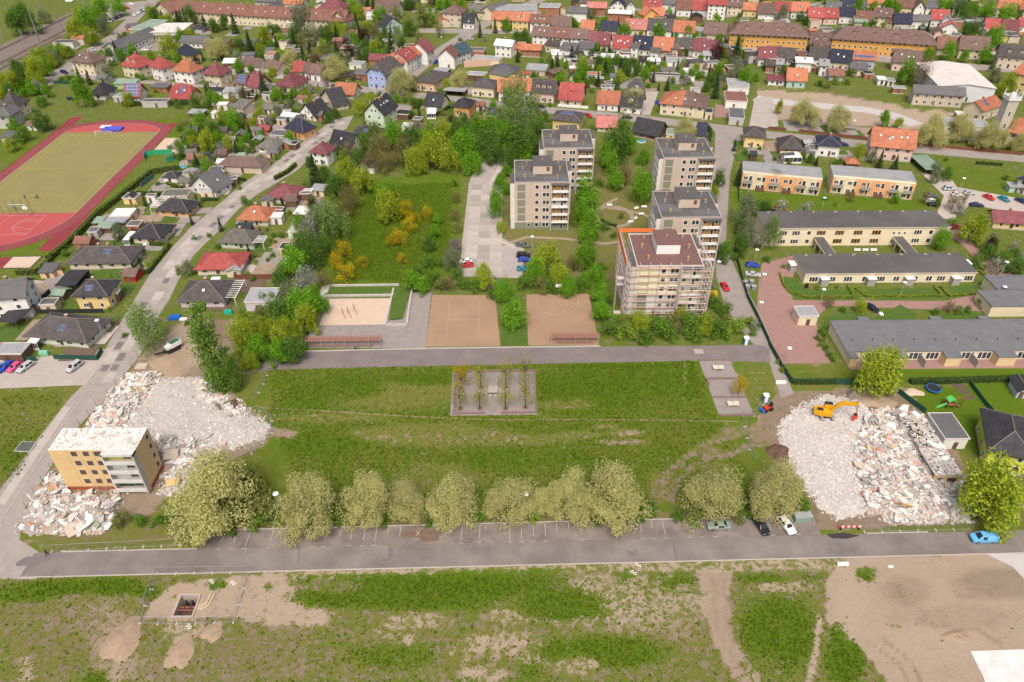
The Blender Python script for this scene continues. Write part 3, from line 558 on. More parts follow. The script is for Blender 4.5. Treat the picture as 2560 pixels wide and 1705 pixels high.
# ================================================================ houses
RIDGE=M('ridge_tile',(.20,.17,.16),rough=.8)
def footprint(c,r,FL,FR,third,he):
 A=T(c,r,*FL,he);B=T(c,r,*FR,he);u=B-A;w=math.hypot(u.x,u.y);ang=math.atan2(u.y,u.x)
 if abs(ang)<rad(5):ang=0.
 n=Vector((-math.sin(ang),math.cos(ang),0))
 if isinstance(third,tuple):
  C=T(c,r,*third,he);d=(C-B).dot(n);d=max(5.,min(40.,abs(d)))
 else:d=third
 mid=(A+B)/2;ctr=mid+n*d/2
 return ctr.x,ctr.y,w,d,ang
def roof_geo(kind,w,d,he,hr,o):
 """-> list of roof planes (top surface) for a w x d body centred on 0, and the wall tops"""
 swap=kind in('gy','hhy')
 a,b_=(d,w)if swap else(w,d)
 ex=.35 if kind in('gx','gy')else o
 A,Bh=a/2+ex,b_/2+o
 k='g' if kind in('gx','gy')else('hh' if kind in('hh','hhy')else kind)
 sl=(hr-he)/(b_/2);ze=he-o*sl
 P=[]
 if k=='g':P=[[(-A,-Bh,ze),(A,-Bh,ze),(A,0,hr),(-A,0,hr)],[(A,Bh,ze),(-A,Bh,ze),(-A,0,hr),(A,0,hr)]];R_=[((-A,0,hr),(A,0,hr))]
 elif k=='hip':
  if a>=b_:q=max(A-Bh,.05);P=[[(-A,-Bh,ze),(A,-Bh,ze),(q,0,hr),(-q,0,hr)],[(A,Bh,ze),(-A,Bh,ze),(-q,0,hr),(q,0,hr)],[(A,-Bh,ze),(A,Bh,ze),(q,0,hr)],[(-A,Bh,ze),(-A,-Bh,ze),(-q,0,hr)]];R_=[((-q,0,hr),(q,0,hr)),((-A,-Bh,ze),(-q,0,hr)),((A,-Bh,ze),(q,0,hr)),((-A,Bh,ze),(-q,0,hr)),((A,Bh,ze),(q,0,hr))]
  else:q=max(Bh-A,.05);P=[[(-A,-Bh,ze),(A,-Bh,ze),(0,-q,hr)],[(A,Bh,ze),(-A,Bh,ze),(0,q,hr)],[(A,-Bh,ze),(A,Bh,ze),(0,q,hr),(0,-q,hr)],[(-A,Bh,ze),(-A,-Bh,ze),(0,-q,hr),(0,q,hr)]];R_=[((0,-q,hr),(0,q,hr)),((-A,-Bh,ze),(0,-q,hr)),((A,-Bh,ze),(0,-q,hr)),((-A,Bh,ze),(0,q,hr)),((A,Bh,ze),(0,q,hr))]
 elif k=='hh':
  f=.55;zm=ze+(hr-ze)*f;ym=Bh*(1-f);q=A-Bh*(1-f)*.8
  P=[[(-A,-Bh,ze),(A,-Bh,ze),(A,-ym,zm),(q,0,hr),(-q,0,hr),(-A,-ym,zm)],[(A,Bh,ze),(-A,Bh,ze),(-A,ym,zm),(-q,0,hr),(q,0,hr),(A,ym,zm)],[(A,-ym,zm),(A,ym,zm),(q,0,hr)],[(-A,ym,zm),(-A,-ym,zm),(-q,0,hr)]];R_=[((-q,0,hr),(q,0,hr))]
 elif k=='mans':
  zm=he+(hr-he)*.68;ym=b_/2*.55
  P=[[(-A,-Bh,he-.2),(A,-Bh,he-.2),(A,-ym,zm),(-A,-ym,zm)],[(-A,-ym,zm),(A,-ym,zm),(A,0,hr),(-A,0,hr)],[(A,Bh,he-.2),(-A,Bh,he-.2),(-A,ym,zm),(A,ym,zm)],[(A,ym,zm),(-A,ym,zm),(-A,0,hr),(A,0,hr)]];R_=[((-A,0,hr),(A,0,hr))]
 elif k=='mono':P=[[(-A,-Bh,he),(A,-Bh,he),(A,Bh,hr),(-A,Bh,hr)]];R_=[]
 if swap:
  f=lambda p:(-p[1],p[0],p[2])
  P=[[f(p)for p in q]for q in P];R_=[(f(p),f(q))for p,q in R_]
 return P,R_,k,swap
def house(c,r,FL,FR,third,he,hr,kind,wall,roof,label,name='house',cat='house',lm=None,o=.4,win_=1,ch=1,sky=0,sol=None,dorm=0,door=True,plinth=True,flo=None,side=None,wm=None,group=None,wide=None,half=None):
 x,y,w,d,ang=footprint(c,r,FL,FR,third,he)
 return house_at(x,y,w,d,ang,he,hr,kind,wall,roof,label,name,cat,lm,o,win_,ch,sky,sol,dorm,door,plinth,flo,side,wm,group,wide,half)
def house_at(x,y,w,d,ang,he,hr,kind,wall,roof,label,name='house',cat='house',lm=None,o=.4,win_=1,ch=1,sky=0,sol=None,dorm=0,door=True,plinth=True,flo=None,side=None,wm=None,group=None,wide=None,half=None):
 t=thing(name,label,cat,(x,y,0),ang,group)
 FOOT.append((x,y,math.hypot(w,d)/2*.8));label and land(lm or label,(x,y))
 W2,D2=w/2-o,d/2-o
 wmat=wm or wallm(wall);rmat=roofm(roof)
 b=MB()
 if plinth:b.box(-W2-.03,W2+.03,-D2-.03,D2+.03,0,.45,1)
 b.box(-W2,W2,-D2,D2,.45 if plinth else 0,he-.02)
 if kind=='flat':
  b.obj('wall',[wmat,conc],t)
  rb=MB();rb.box(-w/2,w/2,-d/2,d/2,he,he+.22,1,0)
  e=.18
  for q in((-w/2,w/2,-d/2,-d/2+e),(-w/2,w/2,d/2-e,d/2),(-w/2,-w/2+e,-d/2+e,d/2-e),(w/2-e,w/2,-d/2+e,d/2-e)):rb.box(*q,he+.22,he+.36,1)
  rf=rb.obj('roof',[rmat,M('roof_rim',(.58,.56,.53))],t);P=[];k='flat';swap=False;sl=0
 else:
  P,R_,k,swap=roof_geo(kind,w,d,he,hr,o)
  sl=(hr-he)/((w if swap else d)/2)
  # gable infill
  if k in('g','hh','mans','mono'):
   wa,wb=(D2,W2)if swap else(W2,D2)
   f=(lambda p:(-p[1],p[0],p[2]))if swap else(lambda p:p)
   e_=.12
   if k=='g':prof=[(-wb,he-.02),(wb,he-.02),(0,he+wb*sl-.2)]
   elif k=='hh':z55=he+(hr-he)*.55;yb=wb*.45;prof=[(-wb,he-.02),(wb,he-.02),(yb,z55-.25),(-yb,z55-.25)]
   elif k=='mans':zm=he+(hr-he)*.68;prof=[(-wb,he-.02),(wb,he-.02),(wb*.55,zm-.25),(0,hr-.3),(-wb*.55,zm-.25)]
   else:prof=[(-wb,he-.02),(wb,he-.02),(wb,hr-.3)]
   for s in(-1,1):
    fr=[f((s*wa,p[0],p[1]))for p in prof];bk=[f((s*(wa-e_),p[0],p[1]))for p in prof]
    b.poly(fr if s>0 else fr[::-1]);b.poly(bk[::-1]if s>0 else bk)
    n_=len(prof)
    for i in range(n_):j=(i+1)%n_;b.poly([fr[i],bk[i],bk[j],fr[j]])
  b.obj('wall',[wmat,conc],t)
  rb=MB()
  mats=[rmat]+([roofm(half)]if half else[])
  for q in P:
   if half and k in('g','hip','hh')and not swap and len(q)>=4:
   # roof in two colours: split the long planes at the middle
    l_=[p for p in q if p[0]<0];r_=[p for p in q if p[0]>=0]
    y0,z0=q[0][1],q[0][2];m0,m1=(0,y0,z0),(0,0,hr)
    if q[0][0]<0:rb.slab([q[0],m0,m1]+[p for p in q[2:]if p[0]<0],.2,0);rb.slab([m0]+[p for p in q[1:]if p[0]>=0]+[m1],.2,1)
    else:rb.slab([q[0],m0,m1]+[p for p in q[2:]if p[0]>0],.2,1);rb.slab([m0]+[p for p in q[1:]if p[0]<=0]+[m1],.2,0)
   else:rb.slab(q,.2,1 if(half and sum(p[0]for p in q)>0)else 0)
  rf=rb.obj('roof',mats,t)
  if R_ and y<330:
   cb=MB()
   for a_,c_ in R_:cb.tube((a_[0],a_[1],a_[2]+.02),(c_[0],c_[1],c_[2]+.02),.11,5)
   cb.obj('ridge_cap',rmat if roof in('rd','og','mr')else RIDGE,rf)
  if y<300:
   gb=MB();ze=P[0][0][2]
   if not swap and k!='mono':gb.box(-w/2,w/2,-d/2-.16,-d/2-.03,ze-.28,ze-.14);gb.obj('gutter',steel,rf)
   # windows
 vis=side or('L' if x>25 else('R' if x<-25 else ''))
 nf=flo or max(1,int((he-.2)/2.55));far=y>360
 if win_:
  def rowon(face,L,off):
   n=max(1,int(L/(wide or(3.4 if not far else 3.0))))
   for f_ in range(nf):
    zb=.95+f_*(he-.3)/nf
    for i in range(n):
     if RND.random()<.07:continue
     xx=-L/2+(i+.5)*L/n+RND.uniform(-.2,.2);ww=RND.choice((.95,1.2,1.6))if not far else 1.15;hh=1.3 if ww<2 else 1.2
     me=WIN1 if ww<1.3 else WIN2
     if face=='F':win(t,xx,-off,zb,ww,hh,'F',me)
     elif face=='R':win(t,off,xx,zb,ww,hh,'R',me)
     elif face=='L':win(t,-off,xx,zb,ww,hh,'L',me)
  rowon('F',2*W2,D2)
  if vis:rowon(vis,2*D2,W2)
  if k in('g','hh')and hr-he>3.0:
   if swap:
    for q in((-.9,.9)if W2>3.2 else(0,)):win(t,q,-D2,he+.5,.95,1.15,'F')
   elif vis:
    for q in((-.9,.9)if D2>3.2 else(0,)):win(t,(W2 if vis=='R' else-W2),q,he+.5,.95,1.15,vis)
 if door and y<420:put('door',DOOR,t,(RND.uniform(-.3,.3)*W2,-D2-.01,.45 if plinth else 0),None,(1.0,1,2.05))
 # things on the roof
 def on_roof(me,nm,fx,fs,sx,sy,face='F'):
  if k=='flat':return put(nm,me,rf,(fx*w/2,(fs*2-1)*d/2,he+.23),None,(sx,sy,1))
  hw,hd=(w/2,d/2)
  if not swap and face=='F':
   yy=-hd*(1-fs);zz=he+(hr-he)*fs;return put(nm,me,rf,(fx*hw,yy,zz+.04),(math.atan2(hr-he,hd),0,0),(sx,sy,1))
  s=1 if face=='R' else-1
  xx=s*hw*(1-fs);zz=he+(hr-he)*fs
  return put(nm,me,rf,(xx,fx*hd,zz+.04),(0,s*math.atan2(hr-he,hw),0),(sy,sx,1))
 fc='F' if not swap else(vis or 'R')
 for i in range(sky):on_roof(SKYL,'skylight',(i+.5)/sky*1.3-.65+RND.uniform(-.08,.08),RND.choice((.4,.5,.55)),.85,1.15,fc)
 if sol:
  nc,nr,fx,fs=sol[:4];lw,ls=(1.05,1.65)
  half_w=(w if not swap else d)/2;L=math.hypot((d if not swap else w)/2,hr-he)
  for i in range(nc):
   for j in range(nr):on_roof(SOLAR,'solar_panel',fx+(i-(nc-1)/2)*lw/half_w,fs+(j-(nr-1)/2)*ls/max(L,1),1.0,1.6,sol[4]if len(sol)>4 else fc)
 for i in range(ch):
  if k=='flat':continue
  f_=(i+1)/(ch+1)*2-1+RND.uniform(-.15,.15)
  q=(f_*W2*.7,RND.uniform(.05,.2)*D2)if not swap else(RND.uniform(.05,.2)*W2,f_*D2*.7)
  slp=hr-abs(q[1]if not swap else q[0])*sl
  if k=='hip':slp=min(slp,hr-.4)
  put('chimney',CHIM,rf,(q[0],q[1],slp-.5),None,(1,1,1.5))
 for i in range(dorm):
  fx=((i+.5)/dorm*2-1)*W2*.8;db=MB();z0=he+(hr-he)*.35;y0=-D2*.72
  db.box(fx-.8,fx+.8,y0,y0+2.2,z0-.6,z0+1.1,0);db.slab([(fx-1,y0-.2,z0+1.0),(fx,y0-.2,z0+1.7),(fx,y0+3,z0+1.7),(fx-1,y0+3,z0+1.0)],.1,1);db.slab([(fx,y0-.2,z0+1.7),(fx+1,y0-.2,z0+1.0),(fx+1,y0+3,z0+1.0),(fx,y0+3,z0+1.7)],.1,1)
  dd=db.obj('dormer',[wmat,rmat],rf);win(dd,fx,y0,z0-.1,.9,1.0)
 return t
def shed(c,r,FL,FR,third,he,hr,kind,wall,roof,label,name='shed',cat='shed',**k):
 k.setdefault('win_',0);k.setdefault('ch',0);k.setdefault('o',.2);k.setdefault('plinth',False)
 return house(c,r,FL,FR,third,he,hr,kind,wall,roof,label,name,cat,**k)
def carport(c,r,FL,FR,third,h,roof,label,posts=True,name='carport',cat='carport'):
 x,y,w,d,ang=footprint(c,r,FL,FR,third,h);t=thing(name,label,cat,(x,y,0),ang);FOOT.append((x,y,max(w,d)/2*.8))
 box_part('roof',roofm(roof),t,-w/2,w/2,-d/2,d/2,h-.12,h+.06)
 for sx in(-1,1):
  for sy in(-1,1):box_part('post',wood,t,sx*(w/2-.25)-.07,sx*(w/2-.25)+.07,sy*(d/2-.25)-.07,sy*(d/2-.25)+.07,0,h-.13)
 box_part('back_wall',wallm('wd'),t,-w/2+.1,w/2-.1,d/2-.2,d/2-.1,0,h-.13)
 return t
 # ================================================================ small garden sheds and plots between the houses
SHEDS=[]
def pip(pt,poly):
 x,y=pt;r=False;n=len(poly)
 for i in range(n):
  x1,y1=poly[i];x2,y2=poly[(i+1)%n]
  if(y1>y)!=(y2>y)and x<(x2-x1)*(y-y1)/(y2-y1)+x1:r=not r
 return r
TOWN=[([(400,330),(640,225),(780,235),(690,330),(540,415),(430,420)],34,60),([(450,175),(700,125),(870,195),(760,230),(480,250)],22,34),([(1300,140),(1720,150),(1720,200),(1330,215)],24,50),([(420,110),(900,90),(960,130),(700,150),(520,140)],22,24),([(860,170),(1280,215),(1250,290),(840,240)],20,34),
 ([(1150,95),(1700,105),(2000,140),(2000,180),(1700,145),(1180,130)],34,34),([(1700,95),(2340,130),(2340,0),(1150,0),(1150,60)],60,40),([(590,440),(740,440),(660,560),(560,690),(470,690)],8,30),([(120,590),(420,385),(560,420),(240,720)],10,46),([(150,70),(360,50),(330,130),(180,170)],10,16),([(1690,290),(2010,300),(2010,370),(1690,370)],8,24),([(20,640),(240,640),(250,800),(20,830)],3,20),([(560,0),(1150,0),(1120,70),(900,60),(560,15)],22,14),([(340,60),(430,30),(900,75),(880,110),(420,100)],10,14)]
PLOTM=[lawnm,lawnm,pave,slabm,M('garden_soil',(.16,.115,.085),(.12,.085,.065),1.2,.95,.5,bsc=5),stm,dirtm]
_z=.030
for poly,ns,npl in TOWN:
 xs_=[p[0]for p in poly];ys_=[p[1]for p in poly];kk=0
 for tr_ in range(npl*8):
  if kk>=npl:break
  q=(RND.uniform(min(xs_),max(xs_)),RND.uniform(min(ys_),max(ys_)))
  if not pip(q,poly):continue
  w=D(*q);a=RND.choice((0,0,.06,-.05));hx,hy=RND.uniform(2,5),RND.uniform(2,6)
  if on_road(w,max(hx,hy)*.9)or any((w.x-e)**2+(w.y-f)**2<(g*.55)**2 for e,f,g in FOOT):continue
  c,s=math.cos(a),math.sin(a);_z+=.0004;kk+=1
  sheet('garden_plot',[(w.x+u*c-v*s,w.y+u*s+v*c)for u,v in((-hx,-hy),(hx,-hy),(hx,hy),(-hx,hy))],RND.choice(PLOTM),_z)
 kk=0
 for tr_ in range(ns*25):
  if kk>=ns:break
  q=(RND.uniform(min(xs_),max(xs_)),RND.uniform(min(ys_),max(ys_)))
  if not pip(q,poly):continue
  w=D(*q);far_=w.y>380;sx,sy=(RND.uniform(4,8),RND.uniform(4,7))if far_ else(RND.uniform(2.4,5),RND.uniform(2.2,4.2));he=RND.uniform(2.2,2.8)+(RND.choice((0,1.5))if far_ else 0)
  if on_road(w,sx*.6)or any((w.x-e)**2+(w.y-f)**2<(g+max(sx,sy)*.5)**2 for e,f,g in FOOT):continue
  kd=RND.choice(('flat','mono','gx','gy','flat'));wk=RND.choice(('wd','cr','wh','gy','br','be','wd'));rk=RND.choice(('gy','bk','lg','rb','br','gy','dk','wt','ol','og' if far_ else 'gn'))
  t=house_at(w.x,w.y,sx,sy,RND.choice((0,.08,-.08)),he,he+(0 if kd=='flat' else RND.uniform(.5,1.6)),kd,wk,rk,None,'garden_shed','shed',None,.15,0,0,0,None,0,True,False);SHEDS.append((t,wk,rk));kk+=1
  # ================================================================ houses, read tile by tile
H=house
# ---- far left villas
H(0,0,(637,557),(845,578),(925,522),7,11,'hip','cr','br','cream villa with steep brown hip roof and orange band',lm='the brown-roofed villa',sky=2,ch=1)
H(0,0,(1105,590),(1260,620),(1395,560),6.2,11,'hip','cr','rd','cream villa with red hip roof and dormers',lm='the dormered red villa',dorm=2)
H(0,0,(1370,600),(1480,628),(1605,590),7,11,'hip','wh','rd','white villa with balcony and red hip roof between two villas',lm='the white balcony villa')
H(0,0,(1575,640),(1760,662),(1885,615),6.5,10.8,'hip','wh','og','white villa with bright orange-red hip roof',lm='the orange-roofed white villa')
H(0,0,(1860,672),(2015,690),(2135,640),6,10.5,'hip','cr','mr','cream villa with dark red pyramid roof',lm='the dark red pyramid roof villa')
H(0,0,(2165,760),(2260,765),7,4,7,'gx','cr','mr','small house covered with blue solar panels, right of the villas',lm='the small solar house',sol=(4,3,0,.5),ch=0)
H(0,0,(2270,780),(2370,800),9,4,8.5,'gx','cr','mr','cream gabled house with maroon roof beside the small solar house',lm='the maroon gabled house')
H(0,0,(1140,885),(1285,885),9,3.2,8,'gx','wh','rd','white house with large solar array on its red roof',lm='the solar array house',sol=(6,4,0,.5),ch=0)
H(0,0,(1560,892),(1745,905),(1822,845),3,8,'hh','ye','rd','yellow house with red half-hipped roof by the sports ground',lm='the yellow red-roofed house',sol=(2,2,.1,.6),sky=2)
H(0,0,(825,862),(955,868),(1025,800),3,6.5,'hip','wh','dk','white bungalow with dark roof near the sports ground corner',lm='the white dark-roofed bungalow')
H(0,0,(-20,970),(150,975),(270,915),6,11,'hip','cr','bk','cream house with dark pyramid roof at the left edge',lm='the cream house at the left edge')
H(0,0,(-60,1062),(85,1065),10,6,8.5,'hip','gy','gy','grey house with low grey hip roof at the left edge',lm='the grey house at the left edge')
H(0,0,(930,440),(1090,452),(1335,290),4,7,'gy','wh','gy','long white warehouse with dark grey gable roof',name='warehouse',cat='warehouse',lm='the long white warehouse',ch=0)
H(0,0,(1350,300),(1660,302),22,5,5,'flat','cr','pw','flat-roofed market hall with cream roof and skylights',name='market_hall',cat='hall',lm='the market hall',sky=3)
H(0,0,(1180,272),(1345,280),24,5.4,5.4,'flat','gr','gn','pale green flat-roofed hall beside the market',name='market_hall',cat='hall',lm='the green hall',ch=0)
carport(0,0,(1310,322),(1600,328),9,4,'lg','grey canopy roof over the market yard')
H(0,0,(1650,385),(1890,392),(2005,350),3.5,6,'gx','wh','gy','long grey-roofed storage hall behind the yellow house',name='storage_hall',cat='hall',lm='the grey storage hall',ch=0)
H(0,0,(1615,467),(1712,507),(1838,470),5.2,9,'hip','ye','nv','yellow house with navy hip roof behind the red-roofed villas',lm='the yellow navy-roofed house')
H(0,0,(1600,96),(3170,197),12,6.5,11.5,'gx','cr','rb','very long cream barracks block with reddish brown roof',name='apartment_block',cat='building',lm='the long barracks block',ch=6,sky=12,wide=3.2)
H(0,0,(1415,78),(1560,112),14,6.5,11,'gy','cr','rb','gabled end wing of the long barracks block',name='end_wing',cat='building',lm='the barracks end wing')
H(0,0,(3040,172),(3180,192),9,6.8,11.5,'gy','cr','rb','gabled cross wing at the right end of the barracks block',name='end_wing',cat='building',lm='the barracks right wing')
shed(0,0,(485,395),(662,397),6,3,3,'flat','wh','bk','white flat-roofed hut beside the railway',lm='the railway hut')
shed(0,0,(880,720),(965,725),6,2.6,4,'gx','gy','gy','small grey shed beside the brown-roofed villa')
shed(0,0,(1040,770),(1230,775),6,2.6,3.4,'mono','gr','gn','green-roofed garden shed below the dormered red villa')
shed(0,0,(1380,800),(1530,805),6,2.6,3,'mono','br','gy','brick shed with grey roof behind the red-roofed yellow house')
shed(0,0,(1300,940),(1530,945),5,2.5,2.5,'flat','gy','gy','flat grey garage left of the red-roofed yellow house',name='garage',cat='garage')
shed(0,0,(1030,895),(1140,900),6,2.5,2.5,'flat','gy','gn','flat greenish garage left of the solar array house',name='garage',cat='garage')
shed(0,0,(1930,830),(2030,835),5,2.4,3.2,'gx','wh','dk','dark-roofed shed below the dark red pyramid roof villa')
shed(0,0,(2040,850),(2190,850),7,3,3.4,'mono','wh','lg','white garage with pale roof below the dark red villa',name='garage',cat='garage')
shed(0,0,(2120,985),(2230,1000),8,4,5.5,'mono','be','be' if 'be' in ROOF else 'ol','beige two-storey outbuilding among the gardens',lm='the beige outbuilding')
shed(0,0,(1725,1040),(1860,1045),5,2.3,2.6,'mono','wd','lg','garden shelter with pale grey roof behind the running track')
shed(0,0,(1935,1045),(2040,1050),4,2.4,2.4,'flat','wh','wt','white garden shelter behind the running track')
shed(0,0,(1990,968),(2085,970),4,2.4,2.4,'flat','wh','wt','small white garden pavilion near the beige outbuilding')
shed(0,0,(1715,1460),(1850,1465),4,2.2,3.6,'gx','wd','rb','brown wooden garden hut beside the green throwing cage',lm='the brown garden hut')
shed(0,0,(0,1260),(110,1262),6,2.6,3.2,'mono','gy','gy','grey shed beside the left edge houses')
shed(0,0,(230,1150),(320,1155),5,2.5,3.5,'gx','wh','br','small white shed left of the running track')
# ---- (1,0)
H(1,0,(15,790),(155,755),9,3.4,8.5,'gy','cr','mr','cream gabled house with maroon roof, gable facing the lane',lm='the lane gable house')
H(1,0,(180,780),(345,800),(430,715),3.6,8,'hip','cr','mr','cream villa with crimson hip roof among gardens',lm='the crimson hip roof villa')
H(1,0,(335,650),(428,655),9,4.2,8,'gx','gr','rd','green-walled cottage with red roof in a row of three',lm='the green cottage')
H(1,0,(430,658),(485,662),9,4.4,8,'gx','wh','br','narrow white cottage with brown roof, middle of three')
H(1,0,(486,668),(585,678),9,4.2,7.6,'gx','wh','br','white cottage with brown roof, right of three',lm='the white cottage')
H(1,0,(712,852),(897,868),(970,812),2.7,6.5,'gx','cr','og','cream bungalow with salmon orange roof',lm='the salmon-roofed bungalow')
H(1,0,(592,882),(715,975),(840,932),2.6,8,'gy','cr','dk','cream house with steep charcoal roof beside the salmon-roofed bungalow',lm='the steep charcoal house',ch=0)
H(1,0,(390,1035),(545,1075),(670,1012),2.6,7.5,'gy','wh','dk','white gabled house with black roof and brick chimney',lm='the black-roofed white house',ch=1)
H(1,0,(985,1032),(1177,1056),(1296,966),6.4,11.5,'gy','mi','dk','tall mint green house with two brick chimneys',lm='the mint green house',ch=2,sky=4)
H(1,0,(262,1168),(430,1212),(520,1150),4.2,8,'hip','og','nv','orange house with dark navy roof beside the slab street',lm='the orange navy-roofed house',ch=0)
H(1,0,(0,1350),(180,1366),(305,1290),2.7,5,'hip','cr','ol','cream bungalow with olive brown hip roof',lm='the olive-roofed bungalow',ch=0)
H(1,0,(490,1392),(650,1412),(746,1342),5.6,8.2,'hip','wh','mr','white two-storey house with maroon pyramid roof',lm='the maroon pyramid house')
H(1,0,(672,1330),(866,1370),(950,1290),2.8,7.8,'gx','cr','dk','cream house with grey saddle roof, gable towards the wood',lm='the grey saddle roof house',sky=1)
H(1,0,(870,1226),(1120,1250),(1182,1182),2.8,5.2,'hip','wh','dk','white bungalow with dark hip roof and two solar panels',lm='the solar bungalow by the wood',sol=(2,1,0,.45))
H(1,0,(1010,668),(1186,690),(1268,592),7.6,12.5,'hhy','bl','bk','light blue corner house with dark half-hipped roof',lm='the light blue house',flo=2)
H(1,0,(1272,597),(1385,560),11,6.5,10.5,'gx','cr','og','cream terraced house with orange roof next to the blue house',sky=1)
H(1,0,(1390,562),(1487,505),11,7,11,'gx','wh','rd','white terraced house with dark red roof and skylights',sky=3)
H(1,0,(1487,505),(1557,464),10,6.5,10,'gx','lb','og','bluish terraced house with orange roof, third in its row')
H(1,0,(1576,480),(1646,440),11,7.2,11.8,'gx','wh','mr','white terraced house with plum roof at the row end',lm='the plum-roofed house')
H(1,0,(1667,518),(1826,526),(1905,480),6.5,10.5,'gy','wh','rb','white house with blank gable and red-brown roof at the street',lm='the blank white gable house',win_=0)
H(1,0,(1855,505),(1985,458),9,5.5,9.5,'gx','wh','tl','house with dark teal roof behind the blank white gable')
H(1,0,(1445,738),(1640,765),(1760,662),4.8,6.2,'hip','po','bk','wide peach house with low brown hip roof',lm='the wide peach house',sky=1,ch=0)
H(1,0,(1975,786),(2190,806),(2280,742),5.2,7.4,'hip','cr','bk','beige cube villa with brown pyramid roof',lm='the beige cube villa',sol=(2,1,0,.8),ch=0)
H(1,0,(2140,652),(2390,668),11,5.2,7.6,'hip','ye','bk','pale yellow cube villa with solar panel on its brown roof',lm='the pale yellow cube villa',sol=(2,1,0,.8),ch=0)
H(1,0,(1545,956),(1700,980),(1765,922),3.4,8,'gx','cr','dk','cream house with slate roof and white veranda',lm='the veranda house',sky=1)
H(1,0,(1808,972),(1960,986),(2060,926),5,7.4,'hip','og','dk','bright orange cube house with slate pyramid roof',lm='the bright orange cube house',ch=0)
H(1,0,(1710,112),(1890,122),12,8.5,12,'hip','be','br','tall beige apartment house with brown roof at the crossing',lm='the tall beige house',flo=3)
H(1,0,(1895,200),(2005,207),(2060,178),4.2,8.5,'gx','wh','dk','small white house with slate roof beside the tall beige house')
H(1,0,(1920,90),(2100,110),10,5,8,'gx','cr','ol','cream row building behind the small white slate house')
H(1,0,(2180,110),(2350,60),10,6,9,'gx','cr','gy','cream row building on the far corner of the crossing')
H(1,0,(2165,182),(2335,192),9,5,6.5,'hip','br','og','low brick building with orange roof at the crossing',lm='the brick corner building')
H(1,0,(2190,410),(2350,425),9,6.5,8.6,'gx','wh','wt','tall white house with pale roof right of the street',lm='the tall white house')
H(1,0,(2280,455),(2360,460),8,3.5,7,'gx','po','og','small house with orange roof and dormer beside the tall white house',dorm=1)
H(1,0,(570,70),(790,85),12,6,10.5,'hip','be','mr','house with broad maroon roof behind the barracks block')
H(1,0,(1090,95),(1310,100),12,5,10,'gx','wh','br','white house with large brown roof behind the garden trees',lm='the large brown roof house')
H(1,0,(1075,195),(1180,245),(1285,190),6,10.5,'gx','lb','dk','blue-grey house with slate roof and solar panels',lm='the blue-grey house',sol=(2,1,-.2,.7))
H(1,0,(250,30),(420,40),10,4,8,'gx','wh','og','far house with orange roof behind the barracks block')
H(1,0,(-20,5),(180,15),10,4,7.5,'gx','gy','gy','far grey-roofed house behind the barracks block')
shed(1,0,(910,680),(1018,690),7,3.2,5,'gx','br','gy','brick outbuilding with grey roof behind the blue house')
shed(1,0,(1032,545),(1180,555),7,3.2,5.5,'gx','br','mr','brick barn with crimson roof behind the orange terraced house')
shed(1,0,(740,700),(900,690),7,2.6,2.9,'mono','wd','bk','dark open shed left of the brick outbuilding')
shed(1,0,(850,590),(970,600),6,2.8,2.8,'flat','wh','lg','white flat shed beside the crimson barn')
carport(1,0,(1620,655),(1762,662),7,3,'lg','grey flat carport behind the wide peach house')
carport(1,0,(1720,832),(1920,845),6,2.7,'lg','grey carport with parked cars beside the beige cube villa')
shed(1,0,(1930,690),(2110,700),6,2.8,2.8,'flat','wd','lg','brown garage with grey flat roof behind the beige cube villa',name='garage',cat='garage')
shed(1,0,(1440,1180),(1715,1190),6,2.6,4,'gx','br','br','long brick shed with brown roof beside the wood',lm='the long brick shed')
shed(1,0,(1365,1290),(1448,1295),5,3,5,'gx','wh','lg','small white summer house at the wood edge',lm='the white summer house')
shed(1,0,(1275,1050),(1400,1060),6,2.4,2.4,'flat','wd','dk','dark carport shed right of the mint green house')
shed(1,0,(1335,1168),(1430,1172),5,2.3,2.3,'flat','wh','wt','white-roofed shelter below the mint green house')
shed(1,0,(885,1460),(985,1440),6,2.6,4.4,'gy','be','br','brown-roofed shed beside the grey saddle roof house')
shed(1,0,(950,1530),(1085,1540),7,2.8,3.2,'mono','wh','gy','grey-roofed outbuilding at the wood edge')
shed(1,0,(45,1000),(230,1010),7,2.6,4,'gx','wh','ol','brown-roofed garden house left of the black-roofed house')
shed(1,0,(230,1060),(370,1080),5,2.6,3.6,'gx','lb','wt','pale blue shed with white roof above the orange navy-roofed house')
shed(1,0,(115,1245),(260,1255),6,2.5,2.5,'flat','gy','gy','grey flat garage left of the orange navy-roofed house',name='garage',cat='garage')
shed(1,0,(10,1190),(110,1195),5,2.4,3.4,'gx','br','rd','small red-roofed garden shed near the olive-roofed bungalow')
shed(1,0,(-130,600),(30,620),8,3.5,7,'gx','wh','br','brown-roofed cottage left of the green cottage row')
shed(1,0,(60,610),(200,640),8,3,6,'gx','be','br','brown-roofed barn beside the pale willow')
shed(1,0,(305,1330),(365,1335),4,2.4,2.4,'flat','wd','dk','small dark carport beside the olive-roofed bungalow')
shed(1,0,(1440,1105),(1520,1108),4,2.3,2.3,'flat','wd','gy','small grey garden hut below the veranda house')
shed(1,0,(2040,1100),(2120,1105),5,2.5,3.5,'gx','pk','pk','pink-roofed garden shed right of the bright orange cube house')
shed(1,0,(2115,1085),(2210,1090),4,2.4,2.4,'flat','wh','wt','white-roofed garden shelter right of the orange cube house')
shed(1,0,(2130,1050),(2200,1055),6,3,5,'gx','gy','dk','dark-roofed garden house with solar panel near the poplars',sol=(1,1,0,.5))
shed(1,0,(1955,470),(2100,475),7,3.6,3.6,'flat','br','ol','brick shed behind the dark teal roof')
